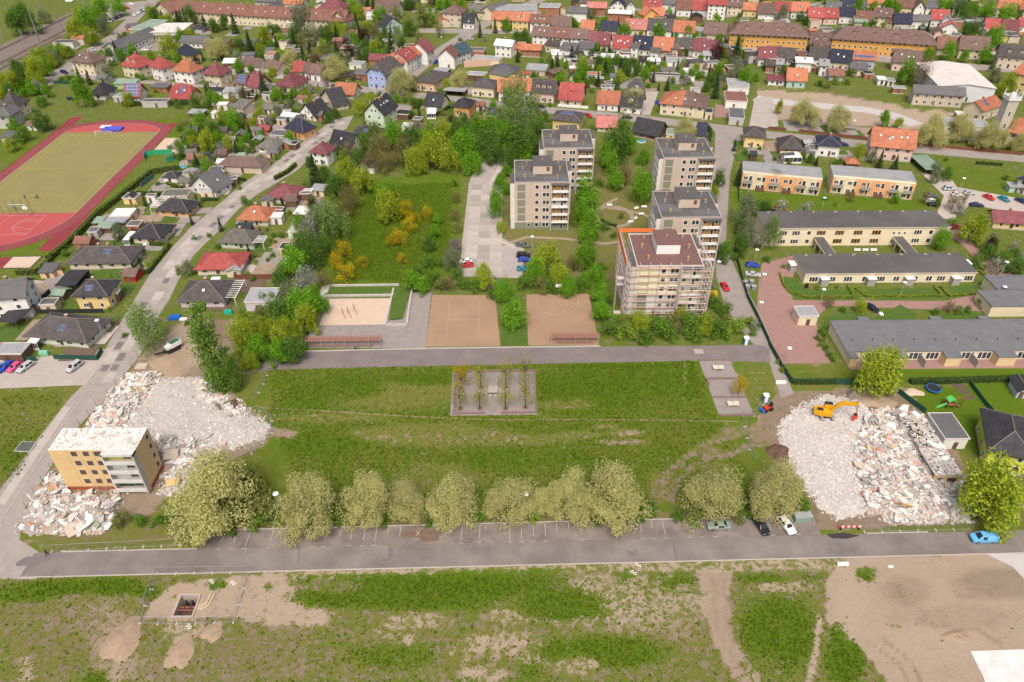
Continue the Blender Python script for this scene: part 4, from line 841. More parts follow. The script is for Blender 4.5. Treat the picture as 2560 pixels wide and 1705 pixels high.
shed(1,0,(1980,540),(2240,560),7,2.8,2.8,'flat','cr','lg','long pale garage row right of the pink garden wall',name='garage',cat='garage')
# ---- (2,0) houses along the near street
H(2,0,(-130,832),(176,838),11,5.2,9.5,'gx','wh','og','white house with orange roof, left half of a pair',ch=1,lm='the orange-roofed pair')
H(2,0,(178,838),(390,856),11,5.2,9.5,'gx','pk','bk','pale pink house with dark brown roof and three dormers',dorm=3,lm='the three-dormer house')
H(2,0,(430,908),(640,926),10,3.2,9.5,'mans','cr','rd','house with bright red mansard roof and brick dormer',lm='the red mansard house',dorm=1,sol=(1,1,.6,.35))
H(2,0,(780,945),(985,958),10,3.8,8,'gx','wh','og','white house with orange roof half hidden by a bare tree',lm='the bare tree house',ch=1)
H(2,0,(990,965),(1190,985),11,3.8,8.5,'gx','wh','dk','white house with slate roof and gable behind the bare tree',dorm=1)
H(2,0,(1070,830),(1220,835),8,3.5,7.5,'gy','gy','gy','blue-grey roofed barn behind the bare tree house')
H(2,0,(1360,942),(1780,986),(1800,884),5.6,9.5,'hip','cr','og','large cream twin house, roof half orange half brown',lm='the large twin house',half='br',sky=3,ch=2)
H(2,0,(365,1092),(625,1116),(705,1042),5,7.4,'hip','ye','bk','pale yellow cube villa with a solar row, behind the towers',lm='the solar row villa',sol=(5,1,0,.72),ch=0)
H(2,0,(778,1157),(966,1163),(990,1122),2.8,6.5,'gx','cr','pk','cream bungalow with raspberry red roof',lm='the raspberry-roofed bungalow',ch=1)
H(2,0,(1105,1200),(1350,1250),10,2.6,7,'gx','wd','dk','bungalow with broad charcoal roof behind the towers',lm='the broad charcoal roof bungalow',ch=1)
H(2,0,(1705,1240),(1785,1245),9,3,7,'gx','wh','nv','white house with navy roof and hedge behind the towers')
H(2,0,(2140,1248),(2335,1262),10,5.2,7.4,'hip','ye','bk','yellow two-storey house with brown pyramid roof by the path',lm='the yellow pyramid house',ch=0)
shed(2,0,(1415,1240),(1545,1250),7,2.6,2.6,'flat','ye','gn','low yellow flat-roofed annexe behind the towers')
shed(2,0,(1965,930),(2170,940),14,3.2,3.2,'flat','wh','rb','long white workshop with rusty red roof',lm='the rusty workshop')
shed(2,0,(1985,800),(2190,810),13,3.4,3.4,'flat','wh','lg','long pale grey workshop roof behind the rusty workshop')
shed(2,0,(1995,1085),(2140,1095),13,3,3,'flat','gy','gy','grey flat workshop with glass front at the lane corner',lm='the glass-front workshop')
shed(2,0,(1775,1040),(1850,1045),6,3,3,'flat','cr','dk','cream garage with dark roof beside the large twin house',name='garage',cat='garage')
shed(2,0,(125,640),(310,650),8,3,4,'mono','be','lb' if 'lb' in ROOF else 'lg','garden house with bluish roof among the allotments')
shed(2,0,(95,680),(160,682),4,2.6,3.6,'gx','wh','rd','small hut with red roof among the allotments')
shed(2,0,(820,810),(940,815),5,2.4,2.4,'flat','gy','gy','flat grey allotment shed behind the bare tree house')
shed(2,0,(1285,690),(1545,705),4,2.4,2.4,'flat','gy','bk','long low allotment shed beside the lawn plot')
shed(2,0,(1640,835),(1735,840),5,2.6,2.6,'flat','wh','lg','white-roofed shed behind the large twin house')
shed(2,0,(380,680),(465,640),5,2.4,3.2,'gx','wd','br','brown allotment hut near the conifers')
shed(2,0,(-60,700),(65,640),10,5,7.4,'hip','ye','gy','yellow house with grey roof left of the allotments')
# rows of terraced houses: (FL, FR, depth, he, hr, wall, roof, feature)
def row(c,r,group,phrase,items):
 for i,it in enumerate(items):
  FL,FR,d,he,hr,w_,r_=it[:7];kw=it[7]if len(it)>7 else{}
  nm={'rd':'red','og':'orange','mr':'maroon','br':'brown','dk':'charcoal','gy':'grey','nv':'navy','lg':'light grey','rb':'red-brown','bk':'dark brown','pk':'pinkish red','wt':'white','pw':'cream','ol':'olive brown','gn':'greenish','tl':'teal'}[r_]
  wn={'cr':'cream','wh':'white','ye':'yellow','og':'orange','bl':'blue','gy':'grey','be':'beige','pk':'pink','br':'brick','oc':'ochre','lb':'pale blue','po':'peach','mt':'turquoise','mi':'mint','gr':'green','lm':'lime'}[w_]
  k=kw.pop('k','gx')
  ordw=['first','second','third','fourth','fifth','sixth','seventh','eighth','ninth','tenth','eleventh','twelfth','thirteenth','fourteenth','fifteenth','sixteenth','seventeenth','eighteenth','nineteenth','twentieth'][i]
  H(c,r,FL,FR,d,he,hr,k,w_,r_,f'{wn} house, {nm} roof, {ordw} from left in {phrase}',group=group,lm=f'{phrase}',**kw)
row(2,0,'terraced houses, garden row','the row facing the allotments',[
 ((180,320),(352,332),10,5.5,9.5,'wh','br',dict(sky=2)),((356,334),(528,346),10,5.5,9.5,'wh','rb',dict(sky=2)),((530,346),(702,352),10,5.5,9.5,'wh','br',dict(sky=1)),
 ((706,378),(800,384),10,4.6,9,'be','mr'),((806,404),(892,410),10,4,9,'be','mr',dict(sky=1)),((925,436),(1090,448),10,4,9.5,'wh','rd',dict(sky=4)),
 ((1105,440),(1285,450),10,4,9.5,'wh','nv',dict(sky=2)),((1290,450),(1475,462),10,4,9.5,'gy','og',dict(sky=1)),((1482,440),(1655,450),10,4,8.5,'wh','bk'),((1660,455),(1875,475),10,4.2,9,'wh','mr',dict(sky=1))])
row(2,0,'terraced houses, avenue row','the row along the tree-lined avenue',[
 ((-190,175),(-10,182),11,6.5,10,'ye','og',dict(ch=1)),((-8,182),(152,192),11,6.5,10,'ye','og',dict(dorm=1,sky=2)),((158,200),(350,208),11,6,9.5,'wh','rb',dict(dorm=1,sky=3)),((356,225),(535,236),11,5,9,'wh','br'),((625,262),(748,270),10,4.5,8.5,'wh','og'),
 ((805,270),(965,280),10,4.5,8.5,'cr','nv'),((1038,258),(1232,270),10,4.5,9,'cr','pk',dict(sky=2)),((1236,262),(1475,278),10,4.5,9.5,'wh','bk',dict(sky=2,ch=2)),((1480,285),(1675,296),10,4.5,9.5,'wh','og',dict(ch=1)),((1680,285),(1755,290),9,4,4.5,'gy','lg',dict(k='flat')),((1758,300),(1965,318),11,5,10,'be','br',dict(dorm=1))])
row(2,0,'far town houses','the far rooftops behind the avenue',[
 ((-150,95),(235,100),16,7,7,'be','lg',dict(k='flat',win_=0)),((248,70),(440,75),12,6,6,'br','lg',dict(k='flat')),((505,110),(690,118),10,6,8.5,'wh','gy',dict(win_=0)),((692,68),(868,72),10,5.5,8,'br','pk'),((885,118),(1095,128),10,6.5,7.5,'br','wt',dict(win_=0)),
 ((1162,115),(1215,140),10,4.5,8,'og','og'),((1216,138),(1405,140),9,3.8,7.5,'cr','og'),((905,50),(1040,55),10,6,9.5,'wh','nv',dict(k='gy')),((1045,65),(1140,65),10,5,8.5,'wh','gy',dict(k='gy')),((1205,55),(1372,62),10,5,9,'pk','rd',dict(sky=2)),
 ((1376,30),(1512,38),10,6,9,'wh','gy'),((1514,78),(1655,82),11,5,10,'wh','rb'),((1656,82),(1802,86),11,5,10,'wh','rd'),((1804,38),(1978,44),10,9.5,12.5,'wh','rd',dict(flo=4)),((1980,50),(2125,56),11,6,10,'cr','br',dict(sky=2)),((2126,86),(2262,92),9,4.5,8,'ye','og'),((2264,118),(2420,124),10,4,9,'wh','br')])
row(2,0,'back buildings of the garden row','the outbuildings behind the garden row',[
 ((-60,440),(95,445),8,4,6,'po','og'),((80,452),(262,460),8,4.2,6.2,'br','og'),((300,410),(415,420),8,4,5,'be','bk',dict(k='mono')),((440,450),(575,462),9,4.5,6,'wh','gy',dict(k='mono')),((605,445),(745,452),9,4,5.5,'wh','gy',dict(k='mono')),((750,528),(935,536),8,2.6,2.6,'be','wt',dict(k='flat',win_=0)),
 ((985,535),(1085,538),6,2.6,2.6,'wh','wt',dict(k='flat',win_=0)),((1085,430),(1165,436),7,6,6.5,'wh','ol',dict(k='mono')),((1175,560),(1240,562),7,2.8,3.4,'mi','dk',dict(k='mono',win_=0)),((1243,568),(1370,572),7,2.8,2.8,'wh','wt',dict(k='flat',win_=0)),((1270,472),(1355,478),7,4.6,5,'wh','ol',dict(k='mono')),
 ((1418,565),(1555,570),7,3,3,'wh','lg',dict(k='flat',win_=0)),((1468,445),(1535,450),6,5,5.6,'be','ol',dict(k='mono')),((1645,440),(1760,448),7,4.6,5.2,'wh','lg',dict(k='mono')),((1605,575),(1725,580),7,2.8,2.8,'wh','wt',dict(k='flat',win_=0)),((1755,505),(1830,510),6,3,4.5,'wh','lg',dict(win_=0))])
# ---- (3,0)
H(3,0,(-352,300),(385,335),13,8.5,13.5,'hip','oc','br','ochre apartment block with brown hip roof, left of the pair',name='apartment_block',cat='building',lm='the left ochre block',ch=5,dorm=4,wide=2.7,flo=3,o=.6)
H(3,0,(385,400),(575,412),11,5,10,'gx','be','br','beige linking house between the two ochre apartment blocks',lm='the linking house',dorm=2)
H(3,0,(590,345),(1560,408),13,8.5,13.5,'hip','oc','br','ochre and grey apartment block with brown hip roof, right of the pair',name='apartment_block',cat='building',lm='the right ochre block',ch=6,dorm=4,wide=2.7,flo=3,o=.6)
row(3,0,'far terraced houses','the far right row of rooftops',[
 ((55,95),(208,100),10,5,9.5,'wh','rd'),((212,98),(378,104),10,5,9.5,'wh','og',dict(dorm=1)),((368,152),(512,158),10,4.5,9,'pk','rd',dict(sky=2)),((514,158),(652,160),10,4.5,9,'pk','rd',dict(sky=2)),((658,140),(802,146),10,5,9,'wh','nv'),((808,190),(968,196),9,4,9,'be','rb'),((972,148),(1150,156),10,6,10,'cr','br',dict(sky=2)),((1165,208),(1325,214),10,4.5,9,'cr','nv',dict(k='gx')),((1330,186),(1495,192),9,5,7.5,'wh','gy'),((1505,170),(1668,178),10,5,9.5,'wh','rd',dict(sky=1)),((1850,215),(1998,218),8,3.5,3.5,'lb','lg',dict(k='flat')),((2002,258),(2150,264),10,4,8.5,'wh','rd'),((2152,268),(2310,276),10,4,8.5,'wh','mr'),((2312,232),(2440,238),9,4,7.5,'wh','rd')])
row(3,0,'houses at the top edge','the topmost row at the right',[
 ((540,70),(680,74),10,5,8,'ye','gy'),((684,48),(800,52),10,5,9,'wh','nv'),((920,30),(1080,30),10,5,8.5,'wh','og'),((1180,60),(1340,68),10,5,9,'cr','rb'),((1345,82),(1450,88),11,5,10,'wh','br',dict(k='gy')),((1455,60),(1560,70),10,5,9,'wh','gy'),((1700,70),(1790,80),10,5,9,'wh','dk'),((2110,70),(2300,90),14,6,11,'cr','og',dict(dorm=2)),((2300,80),(2500,100),12,6,11,'cr','og')])
row(3,0,'backyard buildings','the back yards behind the ochre blocks',[
 ((800,200),(915,206),8,4,6,'be','gn',dict(k='mono')),((1090,205),(1160,210),7,4,5.5,'be','br',dict(k='mono')),((1600,190),(1690,198),8,5,8,'wh','lg',dict(k='gy')),((1600,250),(1760,262),8,4,7,'wh','pk',dict(k='gy')),((1530,300),(1620,306),8,4,6,'pk','br',dict(k='gy')),((1680,330),(1770,340),8,4,4,'be','ol',dict(k='flat')),((2150,320),(2300,330),8,4,4.5,'ye','lg',dict(k='mono')),((2010,300),(2120,310),8,3,3,'wh','wt',dict(k='flat')),((2030,385),(2130,390),7,3,3,'wh','lg',dict(k='flat'))])
H(3,0,(1765,445),(2035,462),11,5.5,11,'gx','cr','br','house with broad grey-brown roof and white front gable',lm='the white front gable house',dorm=1,sky=1)
H(3,0,(1560,440),(1755,448),10,4,9,'gx','be','rb','house with reddish brown roof behind street trees')
H(3,0,(2125,510),(2420,535),12,6.5,11,'gx','be','bk','beige house with brown roof and big gable at the corner',lm='the big gable corner house',dorm=2)
H(3,0,(2255,660),(2420,700),16,9,12,'gx','ye','og','tall yellow house at the right edge',lm='the tall yellow edge house',flo=3)
row(3,0,'houses opposite the ochre blocks','the row below the ochre blocks',[
 ((-90,530),(70,538),10,4.5,9,'wh','mr',dict(sky=2)),((78,530),(248,540),9,3.6,8,'wh','bk'),((378,530),(565,542),10,4.5,9,'wh','bk'),((570,560),(765,575),10,4.5,9.5,'cr','nv',dict(sky=2)),((770,540),(1000,552),9,5,8,'lb','og',dict(sol=(9,1,0,.35))),((1150,560),(1410,580),10,5,10,'pk','br',dict(sky=3))])
row(3,0,'yard houses','the yards behind the building plot',[
 ((-20,600),(65,606),8,4,5,'br','bk',dict(k='mono')),((70,590),(145,596),7,4,5,'be','lg',dict(k='mono')),((260,570),(415,580),8,5,5.6,'wh','wt',dict(k='mono')),((480,600),(568,606),8,5.5,6.5,'wh','lg',dict(k='mono')),((565,690),(705,694),8,2.8,5,'gy','rb',dict(win_=0)),((660,530),(768,536),7,6,6.6,'ye','lg',dict(k='mono')),((760,630),(910,642),9,3.5,4.5,'cr','gy',dict(k='mono')),((0,735),(165,742),7,2.8,3.6,'wh','mr',dict(k='mono')),((175,732),(358,740),9,4,8.5,'mt','og',dict(sky=1)),((1010,735),(1095,740),6,2.8,2.8,'wh','wt',dict(k='flat',win_=0)),((1097,750),(1172,756),6,2.6,2.6,'mi','gn',dict(k='flat',win_=0)),((1150,815),(1275,820),4,2.6,2.6,'br','lg',dict(k='flat',win_=0))])
H(3,0,(1572,790),(2105,812),(1985,600),7.2,8.6,'gy','wh','pw','huge white warehouse with pale low-pitched roof',name='warehouse',cat='warehouse',lm='the huge white warehouse',ch=0,win_=0,o=.15,wm=M('white_sheet_metal',(.62,.65,.68),(.57,.60,.63),.1,.5,wave=(3,'X',.3)))
H(3,0,(1345,850),(1820,880),9,5.8,8.2,'gx','be','gy','long beige house with grey roof beside the building plot',lm='the long beige house',flo=2,ch=0)
H(3,0,(948,1332),(1358,1370),12,5.8,11,'gx','pk','og','large pinkish house with bright orange roof and skylights',lm='the large orange roof house',sky=5,ch=2)
H(3,0,(112,1362),(325,1375),11,2.8,6,'hip','og','bk','bungalow with grey hip roof and white conservatory',lm='the conservatory bungalow',ch=1)
H(3,0,(462,1328),(680,1346),10,5,7.2,'hip','wh','nv','white house with navy pyramid roof and awning',lm='the navy pyramid house')
shed(3,0,(385,1385),(470,1390),6,3,3,'flat','wh','gy','white flat garage left of the navy pyramid house',name='garage',cat='garage')
shed(3,0,(725,1500),(850,1505),4.5,2.3,3.6,'hip','wd','og','garden pavilion with orange hip roof',lm='the orange garden pavilion')
H(3,0,(1980,1020),(2160,960),9,5,8,'gx','cr','og','house with orange roof and grey skylight left of the stone tower',sol=(2,2,-.3,.6))
H(3,0,(2210,1200),(2420,1260),14,6,10,'gx','cr','og','orange-roofed hall right of the pale planes',lm='the orange-roofed hall')
H(3,0,(1620,1150),(2050,1180),9,6,6,'flat','wh','lg','white flat-roofed school building behind bare plane trees',name='school',cat='building',lm='the white school building',flo=2)
shed(3,0,(1740,1060),(1820,1065),5,2.6,2.6,'flat','br','wt','small brick shed with white roof near the stone tower')
shed(3,0,(1930,1060),(2000,1062),5,2.6,3.2,'mono','br','lg','small dark shed left of the stone tower')
carport(3,0,(1450,1560),(1620,1560),14,2.4,'gn','greenish flat canopy roof beside the play lawn')
# ---- (0,1) bungalows left of the slab street
H(0,1,(1740,142),(1976,192),(2105,92),2.9,7.8,'gy','wh','gy','white gabled house with grey roof beside the garden pool',lm='the white pool house',sky=1,ch=0)
H(0,1,(1430,357),(1725,377),(1845,282),2.8,5.4,'hip','og','dk','orange bungalow with slate hip roof',lm='the orange bungalow',ch=1)
H(0,1,(1200,607),(1470,626),(1625,497),2.8,5.4,'hip','cr','dk','cream bungalow with white conservatory and slate hip roof',lm='the conservatory side bungalow',ch=1)
H(0,1,(620,838),(1190,852),(1330,702),2.8,5.6,'hip','cr','bk','long cream double bungalow with brown-grey roof and solar panels',lm='the long double bungalow',sol=(2,1,.2,.65),ch=2)
H(0,1,(665,1147),(980,1147),(1160,1002),5.2,7.8,'hip','ye','dk','yellow two-storey house with slate hip roof and solar panels',lm='the yellow two-storey house',sol=(2,1,-.1,.45),flo=2)
H(0,1,(215,1512),(790,1574),(955,1352),2.8,5.8,'hip','mi','bk','pale green bungalow with large grey hip roof',lm='the pale green bungalow',sol=(2,1,.1,.5),ch=1)
H(0,1,(2180,442),(2460,456),(2555,350),2.7,5.6,'hip','cr','og','cream bungalow with bright orange hip roof',lm='the orange-roofed bungalow',sky=1)
H(0,1,(2010,652),(2322,668),(2420,562),2.7,5.4,'hip','mi','ol','mint bungalow with olive grey hip roof and white pergola',lm='the mint bungalow',ch=1)
H(0,1,(1795,896),(2206,906),(2296,758),2.7,5.4,'hip','cr','rd','cream bungalow with crimson hip roof',lm='the crimson-roofed bungalow',ch=0)
H(0,1,(1630,1196),(2055,1192),(2140,1004),2.8,5.8,'hip','li','bk','lilac bungalow with slate hip roof and white pergola',lm='the lilac bungalow',sky=1,ch=1)
H(1,1,(80,236),(356,260),(460,147),2.7,5.4,'hip','cr','mr','cream bungalow with plum hip roof',lm='the plum-roofed bungalow',ch=1)
H(0,1,(-160,1190),(225,1152),9,7.5,10.5,'gx','wh','gy','white apartment house cut by the left edge',lm='the white apartment house',flo=3,wide=4)
shed(1,1,(-110,1218),(160,1222),(215,1088),2.9,2.9,'flat','li','lg','pale lilac garage with grey flat roof',name='garage',cat='garage',lm='the lilac garage')
carport(0,1,(500,1062),(690,1062),9,2.7,'dk','dark carport roof left of the yellow two-storey house')
shed(0,1,(1120,970),(1235,975),5,2.2,3.2,'gx','rw','br','bright red garden shed below the long double bungalow',lm='the red garden shed')
shed(0,1,(350,935),(480,940),5,2.3,2.7,'mono','po','gy','grey-roofed garden shed left of the long double bungalow')
shed(0,1,(675,665),(810,670),4.5,2.2,3.4,'gx','br','rb','red-brown wooden shed above the long double bungalow')
shed(0,1,(1005,425),(1195,430),6,2.6,2.6,'flat','po','wt','white-roofed garage beside the orange bungalow garden',name='garage',cat='garage')
shed(0,1,(1120,260),(1245,265),4.5,2.3,2.6,'flat','ye','gy','cream garden hut with grey roof left of the orange bungalow')
carport(0,1,(950,470),(1140,480),6,2.5,'lg','grey carport sheltering a white car')
shed(0,1,(880,530),(1010,530),4,2.2,2.4,'mono','wd','gn','green-roofed shed near the fruit tree')
shed(0,1,(850,480),(930,482),4,2.2,2.5,'mono','wd','gn','small green-roofed hut by the athletics fence')
shed(0,1,(470,1140),(570,1150),4,2.1,3.0,'gx','wd','gn','brown garden hut behind the black fence')
shed(0,1,(1490,60),(1620,65),5,2.4,3.8,'hip','wh','dk','white garden house with slate roof beside the pool',lm='the pool garden house')
shed(0,0,(2000,1520),(2400,1540),9,2.8,5,'hip','be','br','beige bungalow with taupe roof above the white pool house',lm='the taupe-roofed bungalow')
shed(0,1,(1480,240),(1720,245),6,2.6,2.6,'flat','cr','ol','flat-roofed garage between the orange bungalow and white house',name='garage',cat='garage')
carport(0,1,(-40,1390),(140,1400),9,3,'dk','dark carport roof in front of the white apartment house')
shed(1,1,(450,440),(545,445),5,2.5,2.5,'flat','ye','gy','yellow shed with grey roof beside the orange-roofed bungalow')
shed(1,1,(335,405),(470,412),6,2.5,2.5,'flat','wd','wt','white-roofed carport shed beside the orange-roofed bungalow')
shed(1,1,(285,575),(415,580),4,2.4,2.4,'flat','mi','wt','pale green flat shed beside the blossoming shrubs')
shed(1,1,(500,180),(620,186),5,2.6,2.8,'mono','cr','lg','cream shed with grey roof behind the plum-roofed bungalow')
shed(1,1,(205,725),(280,728),4,2.5,2.5,'flat','ye','dk','small yellow shed with black roof beside the shrubs')
shed(1,1,(110,440),(235,440),4,2.5,2.5,'flat','wh','wt','white conservatory of the orange-roofed bungalow',name='conservatory',cat='conservatory')
shed(0,2,(-60,130),(195,130),5,2.6,2.6,'flat','wd','lg','grey-roofed garage beside the car park fence',name='garage',cat='garage')
# ---- right edge
H(3,2,(2040,1000),(2460,1095),14,5.5,8.5,'hip','lm','dk','lime green house with slate hip roof at the right edge',lm='the lime green house',ch=0)
shed(3,2,(1625,912),(1860,910),(1690,668),3,3,'flat','wh','gy','white garage with blue-grey roof beside the rubble',name='garage',cat='garage',lm='the white garage by the rubble')
shed(3,1,(285,1352),(470,1348),(415,1252),2.9,2.9,'flat','cr','lg','small cream flat-roofed transformer hut on the red paving',name='transformer_hut',cat='hut',lm='the cream transformer hut')
H(3,1,(2080,465),(2400,490),8,2.8,5,'gx','ye','mr','low yellow house with plum roof behind the green bush',lm='the low yellow house')
H(3,1,(2300,60),(2420,110),9,5.5,7,'hip','wh','nv','white house with navy roof at the right edge',lm='the white edge house')
shed(3,2,(2305,460),(2420,470),5,2.4,3.6,'gy','lb','dk','pale blue playhouse at the right edge of the lawn',name='playhouse',cat='playhouse')
shed(3,1,(2230,150),(2400,160),4,2.3,2.5,'mono','mt','lg','turquoise shed at the right edge')
# ================================================================ the five point towers
tow_w=M('tower_panel',(.52,.43,.355),(.47,.385,.315),.25,.9,.2,bsc=12)
tow_g=M('pebble_panel_green',(.235,.25,.185),(.185,.20,.145),2.5,.95,.6,bsc=10)
tow_o=M('ochre_panel',(.42,.26,.10),(.36,.22,.085),.6)
tow_r=M('tower_felt',(.082,.077,.077),(.125,.119,.119),.16,.85,.2,bsc=6,det=9)
fin_m=M('white_fin',(.66,.64,.61),(.56,.54,.51),.6)
ins_m=M('insulation_yellow',(.80,.76,.50),(.74,.70,.46),.3)
ochcap=M('ochre_cap',(.40,.24,.06));wint=M('weathered_concrete',(.40,.36,.33),(.30,.27,.25),1.)
_v=MB();_v.tube((0,0,0),(0,0,.75),.34,10,0);_v.tube((0,0,.75),(0,0,.95),.28,10,1);_v.tube((0,0,.95),(0,0,1.15),.46,10,2,.30);VENT=_v.mesh('roof_vent',[wint,dkmetal,ochcap])
def bx(n,mat,x0,x1,y0,y1,z0,z1):
 b=MB();b.box(x0,x1,y0,y1,z0,z1);return b.mesh(n,mat)
TW,TD,SH,NS=17.8,17.8,2.72,6;TH_=SH*NS
def bay(t,axis,a0,a1,dep,wallmat,label=None):
 """balcony bay on side axis; a0..a1 along the wall (m), dep = projection"""
 def B(nm,mat,s0,s1,o0,o1,z0,z1,par=None):
  if axis=='F':q=(s0,s1,-o1,-o0)
  elif axis=='L':q=(-o1,-o0,s0,s1)
  elif axis=='R':q=(TW+o0,TW+o1,s0,s1)
  else:q=(s0,s1,TD+o0,TD+o1)
  return box_part(nm,mat,par or t,*q,z0,z1)
 B('fin',fin_m,a0,a0+.18,.0,dep,0,TH_);B('fin',fin_m,a1-.18,a1,.0,dep,0,TH_)
 mid=(a0+a1)/2
 if axis in 'LR':B('fin',fin_m,mid-.09,mid+.09,.0,dep,0,TH_)
 for i in range(NS):
  z=i*SH
  bw=wallmat(i);B('bay_wall',bw,a0+.2,a1-.2,.01,.05,z+.1,z+SH-.05)
  bl=B('balcony',fin_m if i else tow_g,a0+.2,a1-.2,.05,dep-.05,z-.02 if i else .05,z+.12)
  B('parapet',white if i else tow_g,a0+.55,a1-.55,dep-.06,dep+.06,z+.1,z+1.0,bl)
  for s,w_,h_,zz in((.2,.95,.95,1.15),(.62,.8,2.0,.15),(.78,1.1,.95,1.15)):
   p=a0+(a1-a0)*s
   if axis=='F':win(t,p,-.05,z+zz,w_,h_,'F')
   elif axis=='L':win(t,-.05,p,z+zz,w_,h_,'L')
   elif axis=='R':win(t,TW+.05,p,z+zz,w_,h_,'R')
 B('bay_roof',tow_r,a0,a1,.02,dep,TH_+.0,TH_+.18)
def tower(x,y,label,lm,scaff=False):
 t=thing('apartment_tower',label,'tower block',(x,y,0),0,'point tower blocks round the green');FOOT.append((x+TW/2,y+TD/2,TW*.62));land(lm,(x+TW/2,y+TD/2))
 b=MB();b.box(0,TW,0,TD,0,TH_+.35,0)
 if not scaff:b.box(-.03,TW+.03,-.03,TD+.03,0,SH-.15,1)
 b.obj('wall',[tow_w,tow_g],t)
 # panel joints: each storey panel of the facade is its own plate, set 2 cm proud
 for i in range(NS):
  for j,(f0,f1)in enumerate(((.0,.20),(.20,.34),(.34,.50),(.50,.66))):
   if i==0 and not scaff:continue
   mt=tow_w if j else tow_g
   if scaff and(i>=3 or j>0):mt=ins_m if i>=3 else fin_m
   me=bx('panel',mt,TW*f0+.04+(.9 if j==0 else 0),TW*f1-.04,-.05,0,i*SH+(.22 if j==0 else .03),(i+1)*SH-(.22 if j==0 else .03));put('panel',me,t)
  if scaff and i>=3:box_part('panel',ins_m,t,.05,.9,-.05,0,i*SH+.03,(i+1)*SH-.03)
  for s,me,w_ in((.41,WIN1,1.3),(.575,WIN2,2.4)):win(t,TW*s,-.06,i*SH+.85,w_,1.5,'F',me)
  if i==0:win(t,TW*.26,-.06,.95,1.15,1.2)
  for s in(.18,.42,.7):win(t,TW+.0,TD*s,i*SH+.95,1.3,1.3,'R')
  for s in(.62,.78,.92):win(t,0,TD*s,i*SH+.95,1.3,1.3,'L')
 box_part('band',fin_m,t,-.04,TW*.66,-.07,0,SH-.2,SH+.02)
 ow=(lambda i:ins_m)if scaff else(lambda i:(tow_g if i==0 else tow_o))
 bay(t,'F',TW*.665,TW,1.35,ow if scaff or lm[4]!='n' else(lambda i:fin_m if i==3 else ow(i)));bay(t,'L',.3,TD*.46,1.35,lambda i:fin_m);bay(t,'R',TD*.56,TD-.3,1.35,ow);bay(t,'B',.3,TW*.36,1.35,ow)
 rm=M('brown_felt',(.155,.085,.08),(.19,.105,.095),.3,.8)if scaff else tow_r
 rb=MB();rb.box(0,TW,0,TD,TH_+.36,TH_+.42,0)
 for q in((0,TW,0,.22),(0,TW,TD-.22,TD),(0,.22,.22,TD-.22),(TW-.22,TW,.22,TD-.22)):rb.box(*q,TH_+.42,TH_+.62,1)
 rf=rb.obj('roof',[rm,M('parapet_cap',(.40,.37,.35))if not scaff else fin_m],t)
 for q in((.1,TW*.4,4,9),(TW*.55,TW*.97,.4,5)):
  if not scaff:box_part('felt_patch',M('felt_patch',(.145,.145,.15),(.115,.115,.12),.3),rf,*q,TH_+.42,TH_+.435)
 px0,px1,py0,py1=TW*.345,TW*.70,TD*.36,TD*.82
 pm=white if scaff else tow_w
 ph=box_part('lift_house',pm,t,px0,px1,py0,py1,TH_+.42,TH_+3.3)
 box_part('lift_roof',rm,ph,px0-.12,px1+.12,py0-.12,py1+.12,TH_+3.3,TH_+3.48)
 if not scaff:box_part('hatch',M('rusty_hatch',(.20,.09,.06),(.14,.07,.05),3.),ph,px1-1.9,px1-.9,py0-.05,py0,TH_+1.5,TH_+2.9)
 put('roof_vent',VENT,ph,((px0+px1)/2,(py0+py1)/2,TH_+3.48),None,(.7,.7,.7))
 for vx,vy in((.24,.88),(.16,.58),(.20,.22),(.83,.86),(.86,.55),(.80,.18)):put('roof_vent',VENT,rf,(TW*vx+RND.uniform(-.3,.3),TD*vy,TH_+.42))
 return t
tower(1.2,221.2,'grey panel tower block, nearer one left of the green','the near left tower')
tower(11.7,249.4,'grey panel tower block, farther one left of the green','the far left tower')
tower(44.4,196.0,'grey panel tower block directly behind the scaffolded tower','the middle right tower')
tower(52.5,240.2,'grey panel tower block farthest back at right of the green','the far right tower')
tower(33.3,168.4,'tower block under renovation, brown roof and pale yellow insulation','the scaffolded tower',True)
# scaffold
tube_m=M('scaffold_tube',(.66,.58,.56),rough=.5,metal=.2);deck_m=M('scaffold_deck',(.52,.44,.41),(.44,.37,.34),1.5,rnd=.2);net_m=M('orange_net',(.78,.20,.06),rough=.9);toe_m=M('toe_board',(.55,.27,.23),rnd=.3)
sx0,sy0=33.3,168.4
scf=thing('scaffold','steel scaffold with reddish decks round the tower under renovation','scaffold',(sx0,sy0,0))
pole=MB();pole.tube((0,0,0),(0,0,18.2),.06,5);POLE=pole.mesh('pole',tube_m)
dk_=MB();dk_.box(-.5,.5,-.2,.2,-.02,.02,0);DECK=dk_.mesh('deck_board',deck_m)
tb_=MB();tb_.box(-.5,.5,-.03,.03,0,.13,0);TOE=tb_.mesh('toe_board',toe_m)
rl_=MB();rl_.tube((-.5,0,0),(.5,0,0),.035,5);RAIL=rl_.mesh('guard_rail',tube_m)
